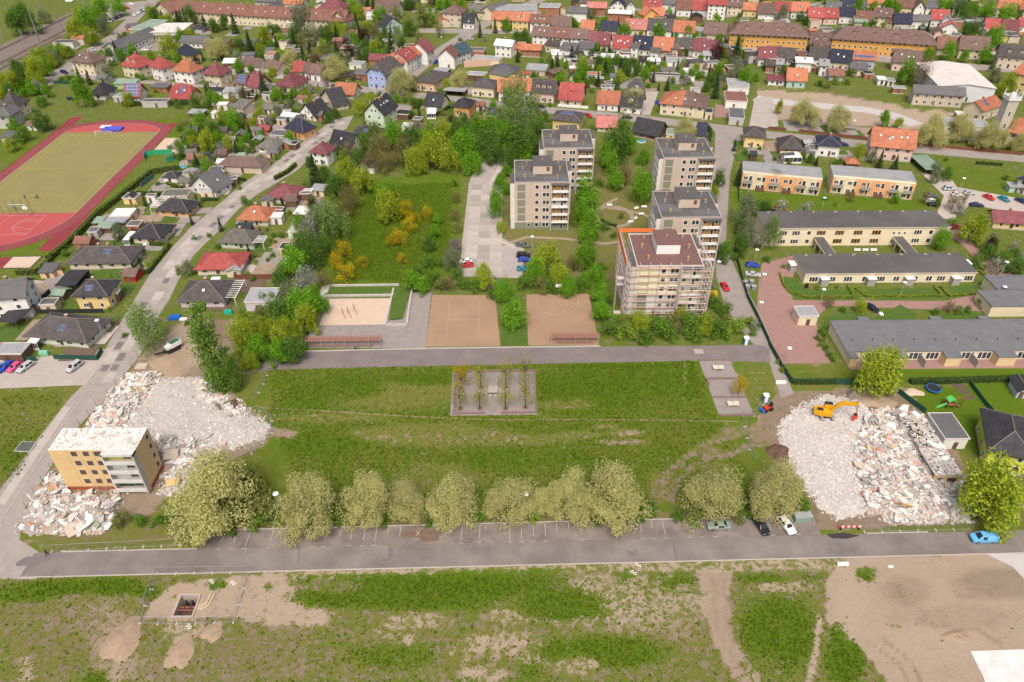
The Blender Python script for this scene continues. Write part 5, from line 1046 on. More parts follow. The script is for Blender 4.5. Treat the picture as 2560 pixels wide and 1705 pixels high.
def scaff_side(p0,p1,nrm,nb):
 p0=Vector(p0);p1=Vector(p1);d=(p1-p0);L=d.length;d.normalize();a=math.atan2(d.y,d.x);s=L/nb
 for i in range(nb+1):
  for o in(0,.75):q=p0+d*s*i+Vector(nrm)*o;put('pole',POLE,scf,(q.x,q.y,0))
 for lv in range(1,9):
  z=lv*2.05
  for i in range(nb):
   q=p0+d*s*(i+.5)+Vector(nrm)*.37
   put('deck_board',DECK,scf,(q.x,q.y,z),(0,0,a),(s*.98,1,1));e=q+Vector(nrm)*.38
   put('guard_rail',RAIL,scf,(e.x,e.y,z+1.0),(0,0,a),(s,1,1));RND.random()<(.75 if nrm[1]else .3)and put('toe_board',TOE,scf,(e.x,e.y,z+.03),(0,0,a),(s,1,1))
  if lv%2==0:
   for i in range(0,nb,3):
    q=p0+d*s*i+Vector(nrm)*.8;q2=p0+d*s*(i+1)+Vector(nrm)*.8;bb=MB();bb.tube((q.x,q.y,z-2.05),(q2.x,q2.y,z),.03,4);bb.obj('brace',tube_m,scf)
scaff_side((-2,-.25,0),(TW*.65,-.25,0),(0,-1,0),5);scaff_side((TW*.65,-1.65,0),(TW+2,-1.65,0),(0,-1,0),3)
scaff_side((-1.75,-.2,0),(-1.75,TD+1.5,0),(-1,0,0),8);scaff_side((TW+1.75,-.5,0),(TW+1.75,TD+1.5,0),(1,0,0),7)
for nm,q in(('safety_net',(-2.62,-2.58,TD*.1,TD+2.6,TH_-.8,TH_+1.3)),('safety_net',(-2.6,TW*.45,TD+2.5,TD+2.54,TH_-.3,TH_+.9))):
 box_part(nm,net_m,scf,*q)
bb=MB()
for lv in(0,5,6):bb.box(-4.6,-2.6,2.2,3.8,lv*1.9-.03,lv*1.9+.03)
for qx,qy in((-4.6,2.2),(-4.6,3.8),(-2.6,2.2),(-2.6,3.8)):bb.tube((qx,qy,0),(qx,qy,12.5),.06,5)
bb.obj('stair_tower',tube_m,scf)
# ================================================================ half demolished yellow slab
yel=M('yellow_render',(.63,.45,.235),(.56,.40,.205),.3,.9,.2,bsc=10);redpl=M('red_plinth',(.34,.10,.045),(.28,.085,.04),1.)
x0,x1,y0,y1,hh=-94.0,-76.3,106.6,113.0,11.8;LW,LD=x1-x0,y1-y0
yb=thing('apartment_block','yellow apartment block left standing with its roof torn off','building',(x0,y0,0));land('the yellow block',(x0+9,y0+3));FOOT.append((x0+9,y0+3,10))
box_part('wall',yel,yb,0,LW,0,LD,1.15,hh);box_part('plinth',redpl,yb,-.03,LW+.03,-.03,LD+.03,0,1.15)
for i in range(4):
 for f0,f1 in((0,.20),(.20,.35),(.35,.50),(.50,.63)):
  put('panel',bx('panel',yel,LW*f0+.03,LW*f1-.03,-.06,0,1.18+i*2.65,1.15+(i+1)*2.65-.03),yb)
 z=2.15+i*2.66
 win(yb,LW*.283,-.07,z,1.3,1.4,'F',WINO,'window_opening');win(yb,LW*.42,-.07,z,1.3,1.4,'F',WINO,'window_opening');win(yb,LW*.57,-.07,z,2.2,1.4,'F',WINO,'window_opening')
 win(yb,LW,LD*.78,z-.2,1.0,1.3,'R',WINO,'window_opening')
 put('panel',bx('panel',yel,LW,LW+.05,.03,LD*.55,1.18+i*2.65,1.15+(i+1)*2.65-.03),yb)
for f in(.34,.46,.60):win(yb,LW*f,-.06,.45,.9,.5,'F',WINO,'cellar_window')
for f in(.63,.985):box_part('fin',fin_m if f<.8 else conc,yb,LW*f,LW*f+.28,-1.5,-.02,.3,hh)
cols=[M('loggia_green',(.06,.12,.05),(.04,.08,.035),2.),M('loggia_white',(.62,.6,.56)),M('loggia_aqua',(.52,.62,.56)),M('loggia_lime',(.55,.58,.10))]
par_m=M('loggia_parapet',(.60,.60,.59),(.5,.5,.49),1.)
for i in range(4):
 z=1.15+i*2.65;box_part('loggia_wall',cols[i],yb,LW*.63+.3,LW*.985,-.04,-.01,z,z+2.6)
 fl_=box_part('loggia_floor',conc,yb,LW*.63+.29,LW*.985-.01,-1.4,-.05,z-.2,z);box_part('parapet',par_m,fl_,LW*.63+.29,LW*.985-.01,-1.5,-1.4,z-.22,z+.85)
 win(yb,LW*.73,-.06,z+1.1,1.2,1.0,'F',WINO,'window_opening');win(yb,LW*.87,-.06,z+.2,1.6,1.9,'F',WINO,'window_opening')
box_part('loggia_roof',par_m,yb,LW*.63,LW*.985+.28,-1.5,-.02,hh-.55,hh+.08)
# ================================================================ low estate on the right
cream=wallm('cr');felt=M('low_felt',(.082,.077,.077),(.125,.118,.116),.09,.85,.25,bsc=5,det=10);rimm=M('roof_edge',(.58,.52,.42));orf=M('orange_frame',(.55,.27,.07))
def low(c,r,FL,FR,third,h,label,lm):
 x,y,w,d,a=footprint(c,r,FL,FR,third,h);t=thing('low_block',label,'building',(x,y,0),a);land(lm,(x,y))
 for i in range(4):FOOT.append((x-w/2+w*(i+.5)/4,y,max(d,w/4)*.6))
 box_part('wall',cream,t,-w/2+.3,w/2-.3,-d/2+.3,d/2-.3,0,h-.02)
 b=MB();b.box(-w/2,w/2,-d/2,d/2,h,h+.3,1,0)
 rf=b.obj('roof',[felt,rimm],t);n=int(w/7)
 for i in range(n):box_part('roof_hatch',wint,rf,-w/2+(i+.5)*w/n-.4,-w/2+(i+.5)*w/n+.4,d*.4,d*.4+.5,h+.3,h+.55)
 return t,w,d
t1,w1,d1=low(3,1,(-15,545),(1685,522),(1530,367),6.3,'long two-storey cream building with flat grey roof','the long two-storey cream building')
for f in range(2):
 for i,s in enumerate((.03,.10,.17,.24,.305,.405,.505,.605,.70,.73,.76,.83,.90,.97)):
  xx=-w1/2+w1*s;small=.69<s<.77;og=.28<s<.62
  if small:win(t1,xx,-d1/2+.3,1+f*3.0,.8,.8)
  elif og:put('window',_win(2,.06).mesh('window_orange',[orf,glass]),t1,(xx,-d1/2+.3,.9+f*3.0),None,(2.9,1,1.5))
  else:win(t1,xx,-d1/2+.3,.9+f*3.0,2.6 if i%3 else 1.4,1.5,'F',WIN3 if i%3 else WIN1)
t2,w2,d2=low(3,1,(345,967),(1925,937),(1745,757),3.2,'long single-storey cream building with flat grey roof and porches','the long porch building')
por=M('porch_panel',(.36,.34,.33),(.28,.26,.25),1.)
for i,s in enumerate((.06,.17,.26,.36,.45,.54,.64,.73,.80,.90,.96)):win(t2,-w2/2+w2*s,-d2/2+.3,.5,1.9 if i%2 else 2.6,1.7,'F',WIN3 if i%2==0 else WIN2)
for s in(.115,.385,.605,.875):
 xx=-w2/2+w2*s;pc=box_part('porch',por,t2,xx-1.1,xx+1.1,-d2/2-1.6,-d2/2+.28,0,2.3);box_part('porch_roof',white,pc,xx-1.3,xx+1.3,-d2/2-1.8,-d2/2+.0,2.3,2.45)
pc=box_part('porch',por,t2,-w2/2-1.8,-w2/2+.28,d2*.08,d2*.3,0,2.3);box_part('porch_roof',white,pc,-w2/2-2,-w2/2-.01,d2*.06,d2*.32,2.3,2.45)
pc=box_part('porch',por,t2,w2/2-.28,w2/2+1.8,d2*.08,d2*.3,0,2.3);box_part('porch_roof',white,pc,w2/2+.01,w2/2+2,d2*.06,d2*.32,2.3,2.45)
for nm,a,b,lab in(('covered_walk',(440,590),(580,765),'covered walkway between the two long cream buildings, left one'),('covered_walk',(1170,595),(1330,755),'covered walkway between the two long cream buildings, right one')):
 A=T(3,1,*a,3.2);B=T(3,1,*b,3.0);t=thing(nm,lab,'walkway',((A.x+B.x)/2,(A.y+B.y)/2,0));dy=abs(A.y-B.y)/2+.9
 box_part('roof',felt,t,-1.6,1.6,-dy,dy,2.9,3.15);box_part('fascia',cream,t,-1.7,-1.61,-dy,dy,2.6,3.2);box_part('fascia',cream,t,1.61,1.7,-dy,dy,2.6,3.2)
 for i in range(4):
  for s in(-1.5,1.2):yy=-dy+.4+i*(2*dy-1)/3;box_part('pillar',cream,t,s,s+.3,yy,yy+.3,0,2.89)
  # stepped metal-roof terrace at the lower right
seam=M('seamed_roof',(.145,.15,.158),(.19,.195,.205),.35,.6,wave=(1.1,'X',.8));buff=M('buff_wall',(.66,.50,.29),(.6,.45,.26),.4)
A=T(3,2,760,160,3.0);Bk=T(3,1,540,1382,3.6);ex_=150.0
t3=thing('terrace_row','long row of terraced bungalows with seamed grey roof and patios','building',(A.x,A.y,0));land('the terraced bungalows',(A.x+15,A.y+5))
for i in range(5):FOOT.append((A.x+5+i*9,A.y+6,7))
dep=Bk.y-A.y;Lx=ex_-A.x;rec=2.6
box_part('wall',cream,t3,.3,Lx,rec+.3,dep-.3,0,2.95)
rb=MB();rb.slab([(0,rec,3.1),(Lx,rec,3.1),(Lx,dep,3.7),(0,dep,3.7)],.2);rf=rb.obj('roof',seam,t3)
def segx(px,y=150):return T(3,2,px,y,3.0).x-A.x
for a,b in((760,832),(1145,1300),(1645,1800),(2130,2310),(2640,2800)):
 xa,xb=segx(a),segx(b);rb=MB();rb.slab([(xa,0,2.95),(xb,0,2.95),(xb,rec-.01,3.09),(xa,rec-.01,3.09)],.2);rb.obj('porch_roof',seam,rf)
 box_part('wing',buff,t3,xa+.15,xb-.15,.15,rec+.29,0,2.74)
for a,b in((900,1080),(1310,1440),(1470,1590),(1800,1920),(1950,2080),(2320,2460),(2480,2600)):
 xa,xb=segx(a,90),segx(b,90);win(t3,(xa+xb)/2,rec+.3,.3,xb-xa,2.1,'F',WIN3)
for a in(1455,1940,2470):xx=segx(a);box_part('patio_wall',por,t3,xx-.08,xx+.08,-.6,rec+.28,0,2.2)
box_part('patio',redpave,t3,.5,Lx,-.8,rec+.28,.005,.03)
for f in(.12,.42,.62,.85):
 box_part('roof_box',seam,rf,Lx*f,Lx*f+3,dep-.2,dep+1.5,3.2,3.8)
for i in range(12):
 xx=Lx*(i+.5)/12;b=MB();b.tube((xx,dep*.45,3.3),(xx,dep*.45,3.8),.12,6);b.obj('vent_pipe',dkmetal,rf)
h3=T(3,1,2125,1318,3.6)+Vector((0,3.5,0))
t4=thing('terrace_row','second seamed-roof bungalow row stepping back at the right edge','building',(h3.x,h3.y,0));FOOT.append((h3.x+6,h3.y+3,9))
box_part('wall',cream,t4,.2,26,.2,8,0,3.4);box_part('roof',seam,t4,0,26,0,8.2,3.41,3.65);box_part('upper_roof',seam,t4,6,26,8.4,16,3.41,3.7);box_part('upper_wall',cream,t4,6.2,26,8.3,15.8,0,3.4)
# peach two-storey terraces
peach=M('peach_render',(.72,.36,.17),(.66,.33,.155),.4)
def peach_row(FL,FR,d,label,lm):
 x,y,w,dd,a=footprint(3,1,FL,FR,d,6.2);t=thing('terraced_houses',label,'building',(x,y,0),a);land(lm,(x,y));FOOT.append((x-w/4,y,8));FOOT.append((x+w/4,y,8))
 box_part('wall',cream,t,-w/2+.2,w/2-.2,-dd/2+.2,dd/2-.2,0,6.2)
 b=MB();b.box(-w/2,w/2,-dd/2+1.2,dd/2,6.21,6.5,1,0);b.obj('roof',[roofm('lg'),rimm],t)
 box_part('facade_panel',peach,t,-w*.22,w*.26,-dd/2+.14,-dd/2+.2,.2,6.0);box_part('end_panel',peach,t,w*.44,w/2-.19,-dd/2+.14,-dd/2+.2,.2,6.0);box_part('end_panel',peach,t,-w/2+.19,-w*.46,-dd/2+.14,-dd/2+.2,.2,6.0)
 for i in range(6):
  xx=-w/2+(i+.5)*w/6
  for f in range(2):
   win(t,xx-.8,-dd/2+.15,.7+f*3.0,1.5,1.3,'F',WIN2);win(t,xx+.9,-dd/2+.15,.25+f*3.0,1.2,2.1)
  if i in(0,2,4,5):
   bl=box_part('balcony',rimm,t,xx-1.7,xx+1.7,-dd/2-1.2,-dd/2+.13,2.85,3.0);box_part('railing',steel,bl,xx-1.7,xx+1.7,-dd/2-1.2,-dd/2-1.14,3.0,3.9)
  else:box_part('awning',wallm('wd'),t,xx-1.6,xx+1.6,-dd/2-1.3,-dd/2-1.2,.1,1.6)
 for s in(-.35,-.05,.2):box_part('pilaster',cream,t,w*s,w*s+.35,-dd/2+.0,-dd/2+.13,0,6.1)
 return t
peach_row((600,60),(1372,127),10.5,'peach and cream two-storey terraced houses, right block','the right peach terrace')
peach_row((-235,22),(508,90),10.5,'peach and cream two-storey terraced houses, left block','the left peach terrace')
# stone tower of the church
cp=G(2533,238,19);t=thing('church_tower','square stone church tower with pinnacled parapet','church tower',(cp.x,cp.y,0));land('the stone tower',cp);stone=M('tower_stone',(.50,.46,.40),(.42,.39,.34),.4,.9,.3,bsc=8)
box_part('shaft',stone,t,-2.1,2.1,-2.1,2.1,0,17.5);box_part('gallery',M('white_stone',(.62,.62,.62)),t,-2.5,2.5,-2.5,2.5,17.5,18.0)
for sx in(-1,1):
 for sy in(-1,1):
  b=MB();b.tube((sx*2.2,sy*2.2,17.9),(sx*2.2,sy*2.2,20.6),.38,6,0,.18);b.tube((sx*2.2,sy*2.2,20.6),(sx*2.2,sy*2.2,21.4),.24,6,0,.02);b.obj('pinnacle',MATS['white_stone'],t)
for q in((-2.4,2.4,-2.45,-2.3),(-2.4,2.4,2.3,2.45),(-2.45,-2.3,-2.29,2.29),(2.3,2.45,-2.29,2.29)):box_part('balustrade',MATS['white_stone'],t,*q,18.0,19.0)
b=MB();b.tube((0,0,18.01),(0,0,19.4),1.5,10,0,1.2);b.tube((0,0,19.4),(0,0,20.3),1.2,10,0,.1);b.obj('lantern',MATS['white_stone'],t)
for z in(6,11):win(t,0,-2.1,z,.9,2.2)
# details added to single houses
def wall_run(name,P3,w,h,mat,label,cat='wall'):
 c=sum((Vector(p)for p in P3),Vector())/len(P3);t=thing(name,label,cat,(c.x,c.y,0))
 for a,b in zip(P3,P3[1:]):
  a=Vector(a)-c;b=Vector(b)-c;d=Vector((b.x-a.x,b.y-a.y,0));L=d.length
  me=MB();me.box(0,L,-w/2,w/2,0,h);put('section',me.mesh('section',mat),t,(a.x,a.y,0),(0,0,math.atan2(d.y,d.x)))
 return t
wall_run('garden_wall',[T(1,0,1915,620),T(1,0,2185,600)],.35,3.4,M('salmon_plaster',(.60,.42,.33),(.5,.35,.27),.5),'tall salmon pink garden wall right of the blank white gable')
for(c,r,a,b,n,lab)in((0,1,(2075,1180),(2235,1005),9,'white slatted pergola on the lilac bungalow'),(0,1,(1390,350),(1560,240),7,'white slatted pergola left of the orange bungalow'),(1,1,(405,205),(520,165),6,'white slatted pergola beside the plum-roofed bungalow'),(1,1,(-10,670),(85,600),6,'white slatted pergola right of the mint bungalow')):
 A=T(c,r,*a,2.6);B=T(c,r,*b,2.6);t=thing('pergola',lab,'pergola',((A.x+B.x)/2,(A.y+B.y)/2,0));wx=abs(B.x-A.x)/2*.55+1;wy=abs(B.y-A.y)/2
 for sx in(-1,1):
  for sy in(-1,1):box_part('post',white,t,sx*wx-.07,sx*wx+.07,sy*wy-.07,sy*wy+.07,0,2.5)
  box_part('beam',white,t,sx*wx-.08,sx*wx+.08,-wy,wy,2.5,2.65)
 for i in range(n):yy=-wy+(i+.5)*2*wy/n;box_part('slat',white,t,-wx-.2,wx+.2,yy-.09,yy+.09,2.66,2.76)
for(c,r,a,b,h,lab)in((0,1,(1125,640),(1250,560),2.4,'white conservatory on the cream bungalow'),(3,0,(155,1450),(275,1395),2.5,'white conservatory in front of the grey bungalow'),(1,0,(1570,1045),(1665,990),2.5,'white veranda on the cream slate-roofed house'),(0,1,(240,1590),(410,1500),2.4,'white flat awning on the pale green bungalow')):
 A=T(c,r,*a,h);B=T(c,r,*b,h);t=thing('conservatory',lab,'conservatory',((A.x+B.x)/2,(A.y+B.y)/2,0));wx,wy=abs(B.x-A.x)/2,max(1.2,abs(B.y-A.y)/2)
 box_part('roof',white,t,-wx,wx,-wy,wy,h-.1,h+.05);n=4
 for i in range(n+1):xx=-wx+.06+i*(2*wx-.12)/n;box_part('post',white,t,xx-.05,xx+.05,-wy+.02,-wy+.12,0,h-.11)
 box_part('pane',glass,t,-wx+.1,wx-.1,-wy+.05,-wy+.08,.7,h-.12);box_part('sill_wall',white,t,-wx+.1,wx-.1,-wy+.04,-wy+.1,0,.69)
 # ================================================================ vegetation
NPR=np.random.default_rng(5)
KIND={ # name, words, asp, trunk, leaves, leaf size, lobes, colours dark/mid/light, shape
 'maple':('maple_tree','bright green leafy tree',1.0,.3,5200,.098,30,((.030,.075,.006),(.066,.145,.010),(.115,.215,.020)),'round'),
 'dark':('broadleaf_tree','dark green leafy tree',1.05,.3,5200,.095,30,((.018,.042,.008),(.040,.078,.014),(.070,.115,.022)),'round'),
 'lime':('lime_tree','yellow-green leafy tree',1.0,.3,5200,.098,30,((.072,.088,.007),(.122,.158,.013),(.185,.235,.028)),'round'),
 'plane':('plane_tree','pale yellow-green plane tree',.76,.3,16000,.056,48,((.222,.221,.088),(.268,.264,.112),(.318,.311,.15)),'round'),
 'birch':('birch_tree','drooping grey-green birch',1.5,.25,5200,.085,22,((.034,.060,.016),(.070,.105,.028),(.115,.155,.05)),'droop'),
 'poplar':('poplar_tree','slender columnar poplar',3.2,.15,7500,.14,30,((.026,.055,.008),(.055,.100,.014),(.10,.150,.030)),'column'),
 'yellow':('yellow_shrub','golden yellow flowering shrub',.85,.25,2600,.08,24,((.22,.17,.008),(.40,.31,.010),(.54,.44,.03)),'round'),
 'olive':('silver_tree','silvery grey-green tree',1.05,.3,4600,.09,26,((.075,.095,.045),(.14,.165,.09),(.21,.235,.14)),'round'),
 'purple':('copper_tree','dark purple-leaved tree',1.15,.3,2200,.11,20,((.018,.007,.010),(.040,.014,.017),(.070,.026,.026)),'round'),
 'blossom':('blossom_tree','white flowering tree',.95,.25,4200,.08,26,((.07,.085,.04),(.22,.225,.18),(.46,.46,.42)),'round'),
 'lilac':('lilac_bush','purple lilac bush',.85,.2,1200,.1,14,((.07,.05,.06),(.19,.11,.19),(.33,.22,.34)),'round'),
 'brown':('budding_tree','brownish tree just coming into leaf',1.05,.35,2600,.075,28,((.075,.060,.025),(.135,.11,.045),(.20,.17,.075)),'round'),
 'conifer':('spruce_tree','dark green conifer',1.9,.12,2600,.12,0,((.010,.026,.010),(.022,.048,.018),(.042,.075,.030)),'cone'),
 'bush':('shrub','green garden shrub',.75,.03,1500,.125,14,((.022,.052,.008),(.052,.105,.014),(.10,.165,.024)),'round'),
 'bushl':('light_shrub','light green garden shrub',.75,.03,1500,.125,14,((.045,.08,.010),(.10,.155,.016),(.17,.235,.034)),'round'),
 'busho':('olive_shrub','olive garden shrub',.75,.03,1500,.125,14,((.045,.055,.014),(.09,.105,.03),(.15,.165,.055)),'round'),
 'bushw':('blossom_shrub','white blossoming shrub',.75,.05,900,.12,12,((.06,.08,.03),(.20,.21,.16),(.50,.50,.46)),'round'),
 'young':('young_tree','sparse yellow-green young tree',1.4,.55,1000,.10,26,((.12,.14,.015),(.24,.25,.03),(.36,.35,.06)),'round'),
 }
LEAFK=dict(plane=2.1,yellow=1.25,blossom=1.35,bushw=1.35,lilac=1.3,purple=1.3,brown=1.7,olive=1.6,conifer=1.7,young=1.4,dark=2.8,birch=3.0)
def leaf_mesh(name,pos,nrm,size,mat):
 n=len(pos);nrm=nrm/(np.linalg.norm(nrm,axis=1,keepdims=True)+1e-9)
 a=np.cross(nrm,NPR.normal(size=(n,3)));a/=(np.linalg.norm(a,axis=1,keepdims=True)+1e-9);b=np.cross(nrm,a)
 s=(size*NPR.uniform(.6,1.25,n))[:,None];w=s*NPR.uniform(.55,.9,n)[:,None]
 v=np.stack([pos-a*s*.5-b*w*.15,pos-a*s*.05+b*w*.5,pos+a*s*.5+b*w*.1,pos+a*s*.05-b*w*.5],1).reshape(-1,3)
 me=bpy.data.meshes.new(name);me.vertices.add(4*n);me.vertices.foreach_set('co',v.ravel().astype(np.float32))
 me.loops.add(4*n);me.loops.foreach_set('vertex_index',np.arange(4*n,dtype=np.int32))
 me.polygons.add(n);me.polygons.foreach_set('loop_start',np.arange(0,4*n,4,dtype=np.int32));me.polygons.foreach_set('loop_total',np.full(n,4,dtype=np.int32))
 me.materials.append(mat);me.update();me.validate();return me
def usph(n):d=NPR.normal(size=(n,3));return d/np.linalg.norm(d,axis=1,keepdims=True)
def crown_mesh(kind):
 nm,_,asp,tr,n,ls,nl,cols,shape=KIND[kind];mat=leafmat('leaves_'+kind,*[sc3(c,LEAFK.get(kind,2.5))for c in cols],.55 if kind=='plane' else .45)
 if shape=='cone':
  t=NPR.random(n)**.6;z=asp*(1-2*t);rr=(t*.95+.04)*(.75+.25*np.sin(t*46));th=NPR.random(n)*2*np.pi;rr=rr*NPR.uniform(.5,1.05,n)
  pos=np.stack([rr*np.cos(th),rr*np.sin(th),z-rr*.25],1);nr=np.stack([np.cos(th),np.sin(th),np.full(n,.8)],1)+NPR.normal(size=(n,3))*.5
  return leaf_mesh(nm+'_crown',pos,nr,ls,mat)
 if shape=='column':
  c=np.stack([NPR.normal(size=nl)*.28,NPR.normal(size=nl)*.28,np.linspace(-asp*.85,asp*.9,nl)],1);taper=1-np.abs(np.linspace(-.75,1,nl))**2.2*.75;lr=.62*taper
 else:
  d=usph(nl);d[:,2]=np.abs(d[:,2])*1.15-.42;rad_=NPR.uniform(.35,.86,nl);c=d*rad_[:,None];lr=NPR.uniform(.20,.40,nl)if kind!='plane' else NPR.uniform(.17,.36,nl)
  c[0]=0;lr[0]=.6;c[:,2]*=asp
 k=NPR.integers(0,nl,n);dd=usph(n);dd[:,2]=dd[:,2]*.85+.18
 pos=c[k]+dd*(lr[k]*NPR.uniform(.62,1.08,n))[:,None]*np.array([1,1,min(asp,1.2)if shape!='column' else 1.9])
 nr=dd+NPR.normal(size=(n,3))*.5+np.array([0,-.1,.6])
 if shape=='droop':
  st=NPR.random(n)<.7;pos[st,2]-=NPR.random(st.sum())**1.4*.9;nr[st]=nr[st]*np.array([1,1,.25])
 pos[:,:2]/=np.percentile(np.hypot(pos[:,0],pos[:,1]),96);lo,hi=np.percentile(pos[:,2],(2,98));pos[:,2]=(pos[:,2]-lo)/(hi-lo)*2*asp-asp
 return leaf_mesh(nm+'_crown',pos,nr,ls,mat)
def trunk_mesh(kind):
 nm,_,asp,tr,n,ls,nl,cols,shape=KIND[kind];b=MB();r0=.05 if shape!='column' else .11;base=-(asp+tr)
 top=(0,0,asp*(.2 if shape not in('cone','column')else .8));b.tube((0,0,base),(0,0,-asp*.35),r0*1.25,7,0,r0*.85);b.tube((0,0,-asp*.35),top,r0*.85,6,0,r0*.3)
 if shape in('round','droop'):
  for i in range(9):
   t=i*2.4+NPR.random();z0=-asp*(.45-.05*i);L=NPR.uniform(.55,.85);e=(math.cos(t)*L,math.sin(t)*L,z0+NPR.uniform(.3,.8));mid=(e[0]*.45,e[1]*.45,z0+(e[2]-z0)*.35)
   b.tube((0,0,z0),mid,r0*.5,5,0,r0*.34);b.tube(mid,e,r0*.34,5,0,r0*.1)
   for s in(-.5,.5):b.tube(mid,(mid[0]+math.cos(t+s)*L*.4,mid[1]+math.sin(t+s)*L*.4,mid[2]+.35),r0*.22,4,0,r0*.07)
 return b.mesh(nm+'_trunk',palebark if kind in('plane','birch')else bark,True)
PROTO={k:[(crown_mesh(k),trunk_mesh(k))for _ in range(5 if k in('maple','plane','dark','lime','bush')else 2)]for k in KIND}
PLANTS=[]
def plant(x,y,R,kind,hz=1.0):
 nm,wd,asp,tr,*_=KIND[kind];cr,tk=RND.choice(PROTO[kind]);h=R*hz
 o=put(nm,None,None,(x,y,0),(0,0,RND.uniform(0,6.28)));o.empty_display_size=.3
 zc=(asp+tr)*h-.02
 sx,sy=R*RND.uniform(.9,1.1),R*RND.uniform(.9,1.1);h*=RND.uniform(.9,1.12);zc=(asp+tr)*h-.02
 put('crown',cr,o,(0,0,zc),None,(sx,sy,h));put('trunk',tk,o,(0,0,zc),None,(min(sx,3.2),min(sy,3.2),h))
 PLANTS.append((o,kind,R));FOOT.append((x,y,R*.6));return o
def V(x,y,r,kind,hz=1.0,tile=None):
 """plant read by its crown centre and half width"""
 px_,py_=(x*1.08751,y*1.08751)if tile is None else(640*tile[0]+x/3.68,426*tile[1]+y/3.68);r=r*1.08751 if tile is None else r/3.68
 nm,wd,asp,tr,*_=KIND[kind];R=3.
 r*=.88 if kind!='plane' else 1.06
 for _ in range(4):
  zc=(asp+tr)*R*hz;p=G(px_,py_,zc);dist=(p-Vector((0,0,CAMH))).dot(_fw);R=r*dist/FOC
 return plant(p.x,p.y,R,kind,hz)
def VL(s,tile=None):
 for it in s.split():
  q=it.split(',');V(float(q[0]),float(q[1]),float(q[2]),q[3],float(q[4])if len(q)>4 else 1.,tile)
  # foreground row of planes and the site trees
VL('488,1128,90,plane 705,1152,66,plane 843,1140,56,plane 935,1148,50,plane 1040,1142,62,plane 1178,1138,56,plane 1252,1152,30,plane 1310,1142,52,plane 1415,1128,74,plane 1645,1128,68,plane 1785,1115,66,plane 2280,1130,88,lime,.95')
VL('335,752,54,birch,.8 482,808,40,poplar 531,850,21,poplar 2027,852,62,lime,.85')
VL('570,1115,60,busho 600,1160,50,busho 530,1190,40,bush 590,1200,30,bush 690,1195,28,bush 750,1185,34,bush 795,1190,26,bush 645,1190,20,bushl 880,1192,22,bush 990,1192,22,bush 1100,1188,20,bush 1230,1190,18,bushl 1465,1180,34,bush 1500,1170,24,bush 1600,1185,26,bush 1690,1165,30,bush 1735,1160,34,bush 1850,1170,24,bush 1700,1190,18,busho 318,1195,22,bush 362,1195,22,bush 395,1188,24,bush 456,1232,22,busho 280,1190,26,busho,1.2 1560,1182,20,bush 1370,1190,24,bush')
# band of shrubs left of the meadow
VL('560,770,42,lime 590,800,36,maple 572,830,24,lime 635,720,40,dark 690,705,42,maple 655,765,42,lime 612,755,34,lime 702,640,36,blossom 676,600,40,maple 695,562,44,dark 712,528,36,blossom 662,682,34,olive 722,585,30,dark 742,640,24,brown 640,640,22,dark 720,680,28,maple 700,735,36,lime 670,800,34,dark 640,805,34,maple 615,690,28,bush 735,700,22,maple 745,560,26,dark 690,520,26,maple 600,715,24,busho 630,780,26,bush 690,780,28,bush 560,730,22,bush 650,615,20,blossom 700,660,26,blossom')
VL('720,385,26,conifer 745,400,20,dark 770,420,28,dark 800,395,34,lime 830,410,30,lime 805,450,30,brown 790,475,26,brown 760,505,44,birch,.8 740,480,28,blossom 715,470,20,purple 730,510,34,birch,.8 820,360,24,dark 775,350,24,bush 700,430,18,bush')
VL('795,622,30,yellow 772,598,22,yellow 832,600,17,yellow 790,572,22,yellow 918,545,22,yellow 940,516,22,yellow 925,592,16,yellow 932,480,24,yellow 952,500,16,yellow 980,488,18,yellow 900,552,16,yellow 893,468,34,lime,1.2 870,440,16,maple 895,430,22,maple 950,648,26,maple 968,655,22,maple 985,560,18,dark 1000,530,16,maple 1005,500,14,maple 985,600,22,bush 960,620,18,bush 1000,640,24,bush 1045,450,15,brown 1046,490,16,brown 1048,520,18,busho 1042,562,22,lilac 1040,600,26,olive 1028,645,20,brown 1045,420,12,bush 1050,630,18,bush 1010,600,16,bush 1040,580,12,bush')
# wood between the bungalows and the towers
VL('810,345,26,brown 840,330,26,dark 868,340,40,brown 900,312,32,maple 925,345,36,brown 958,362,34,lime 1000,345,40,lime 1032,362,30,lime 1062,335,38,maple 1082,372,28,maple 985,305,30,maple 940,310,26,dark 880,370,26,brown 1120,325,38,dark 1105,290,34,maple 1060,295,30,dark 1150,300,30,maple 1185,245,44,birch,.9 1158,280,34,birch,.9 1222,265,36,birch,.95 1195,320,44,dark 1235,300,34,dark 1140,345,30,dark 1170,355,26,dark 1210,350,24,maple 1020,305,26,lime 845,370,24,brown 1085,315,26,dark 1125,280,24,maple 860,300,20,dark 1245,330,24,dark')
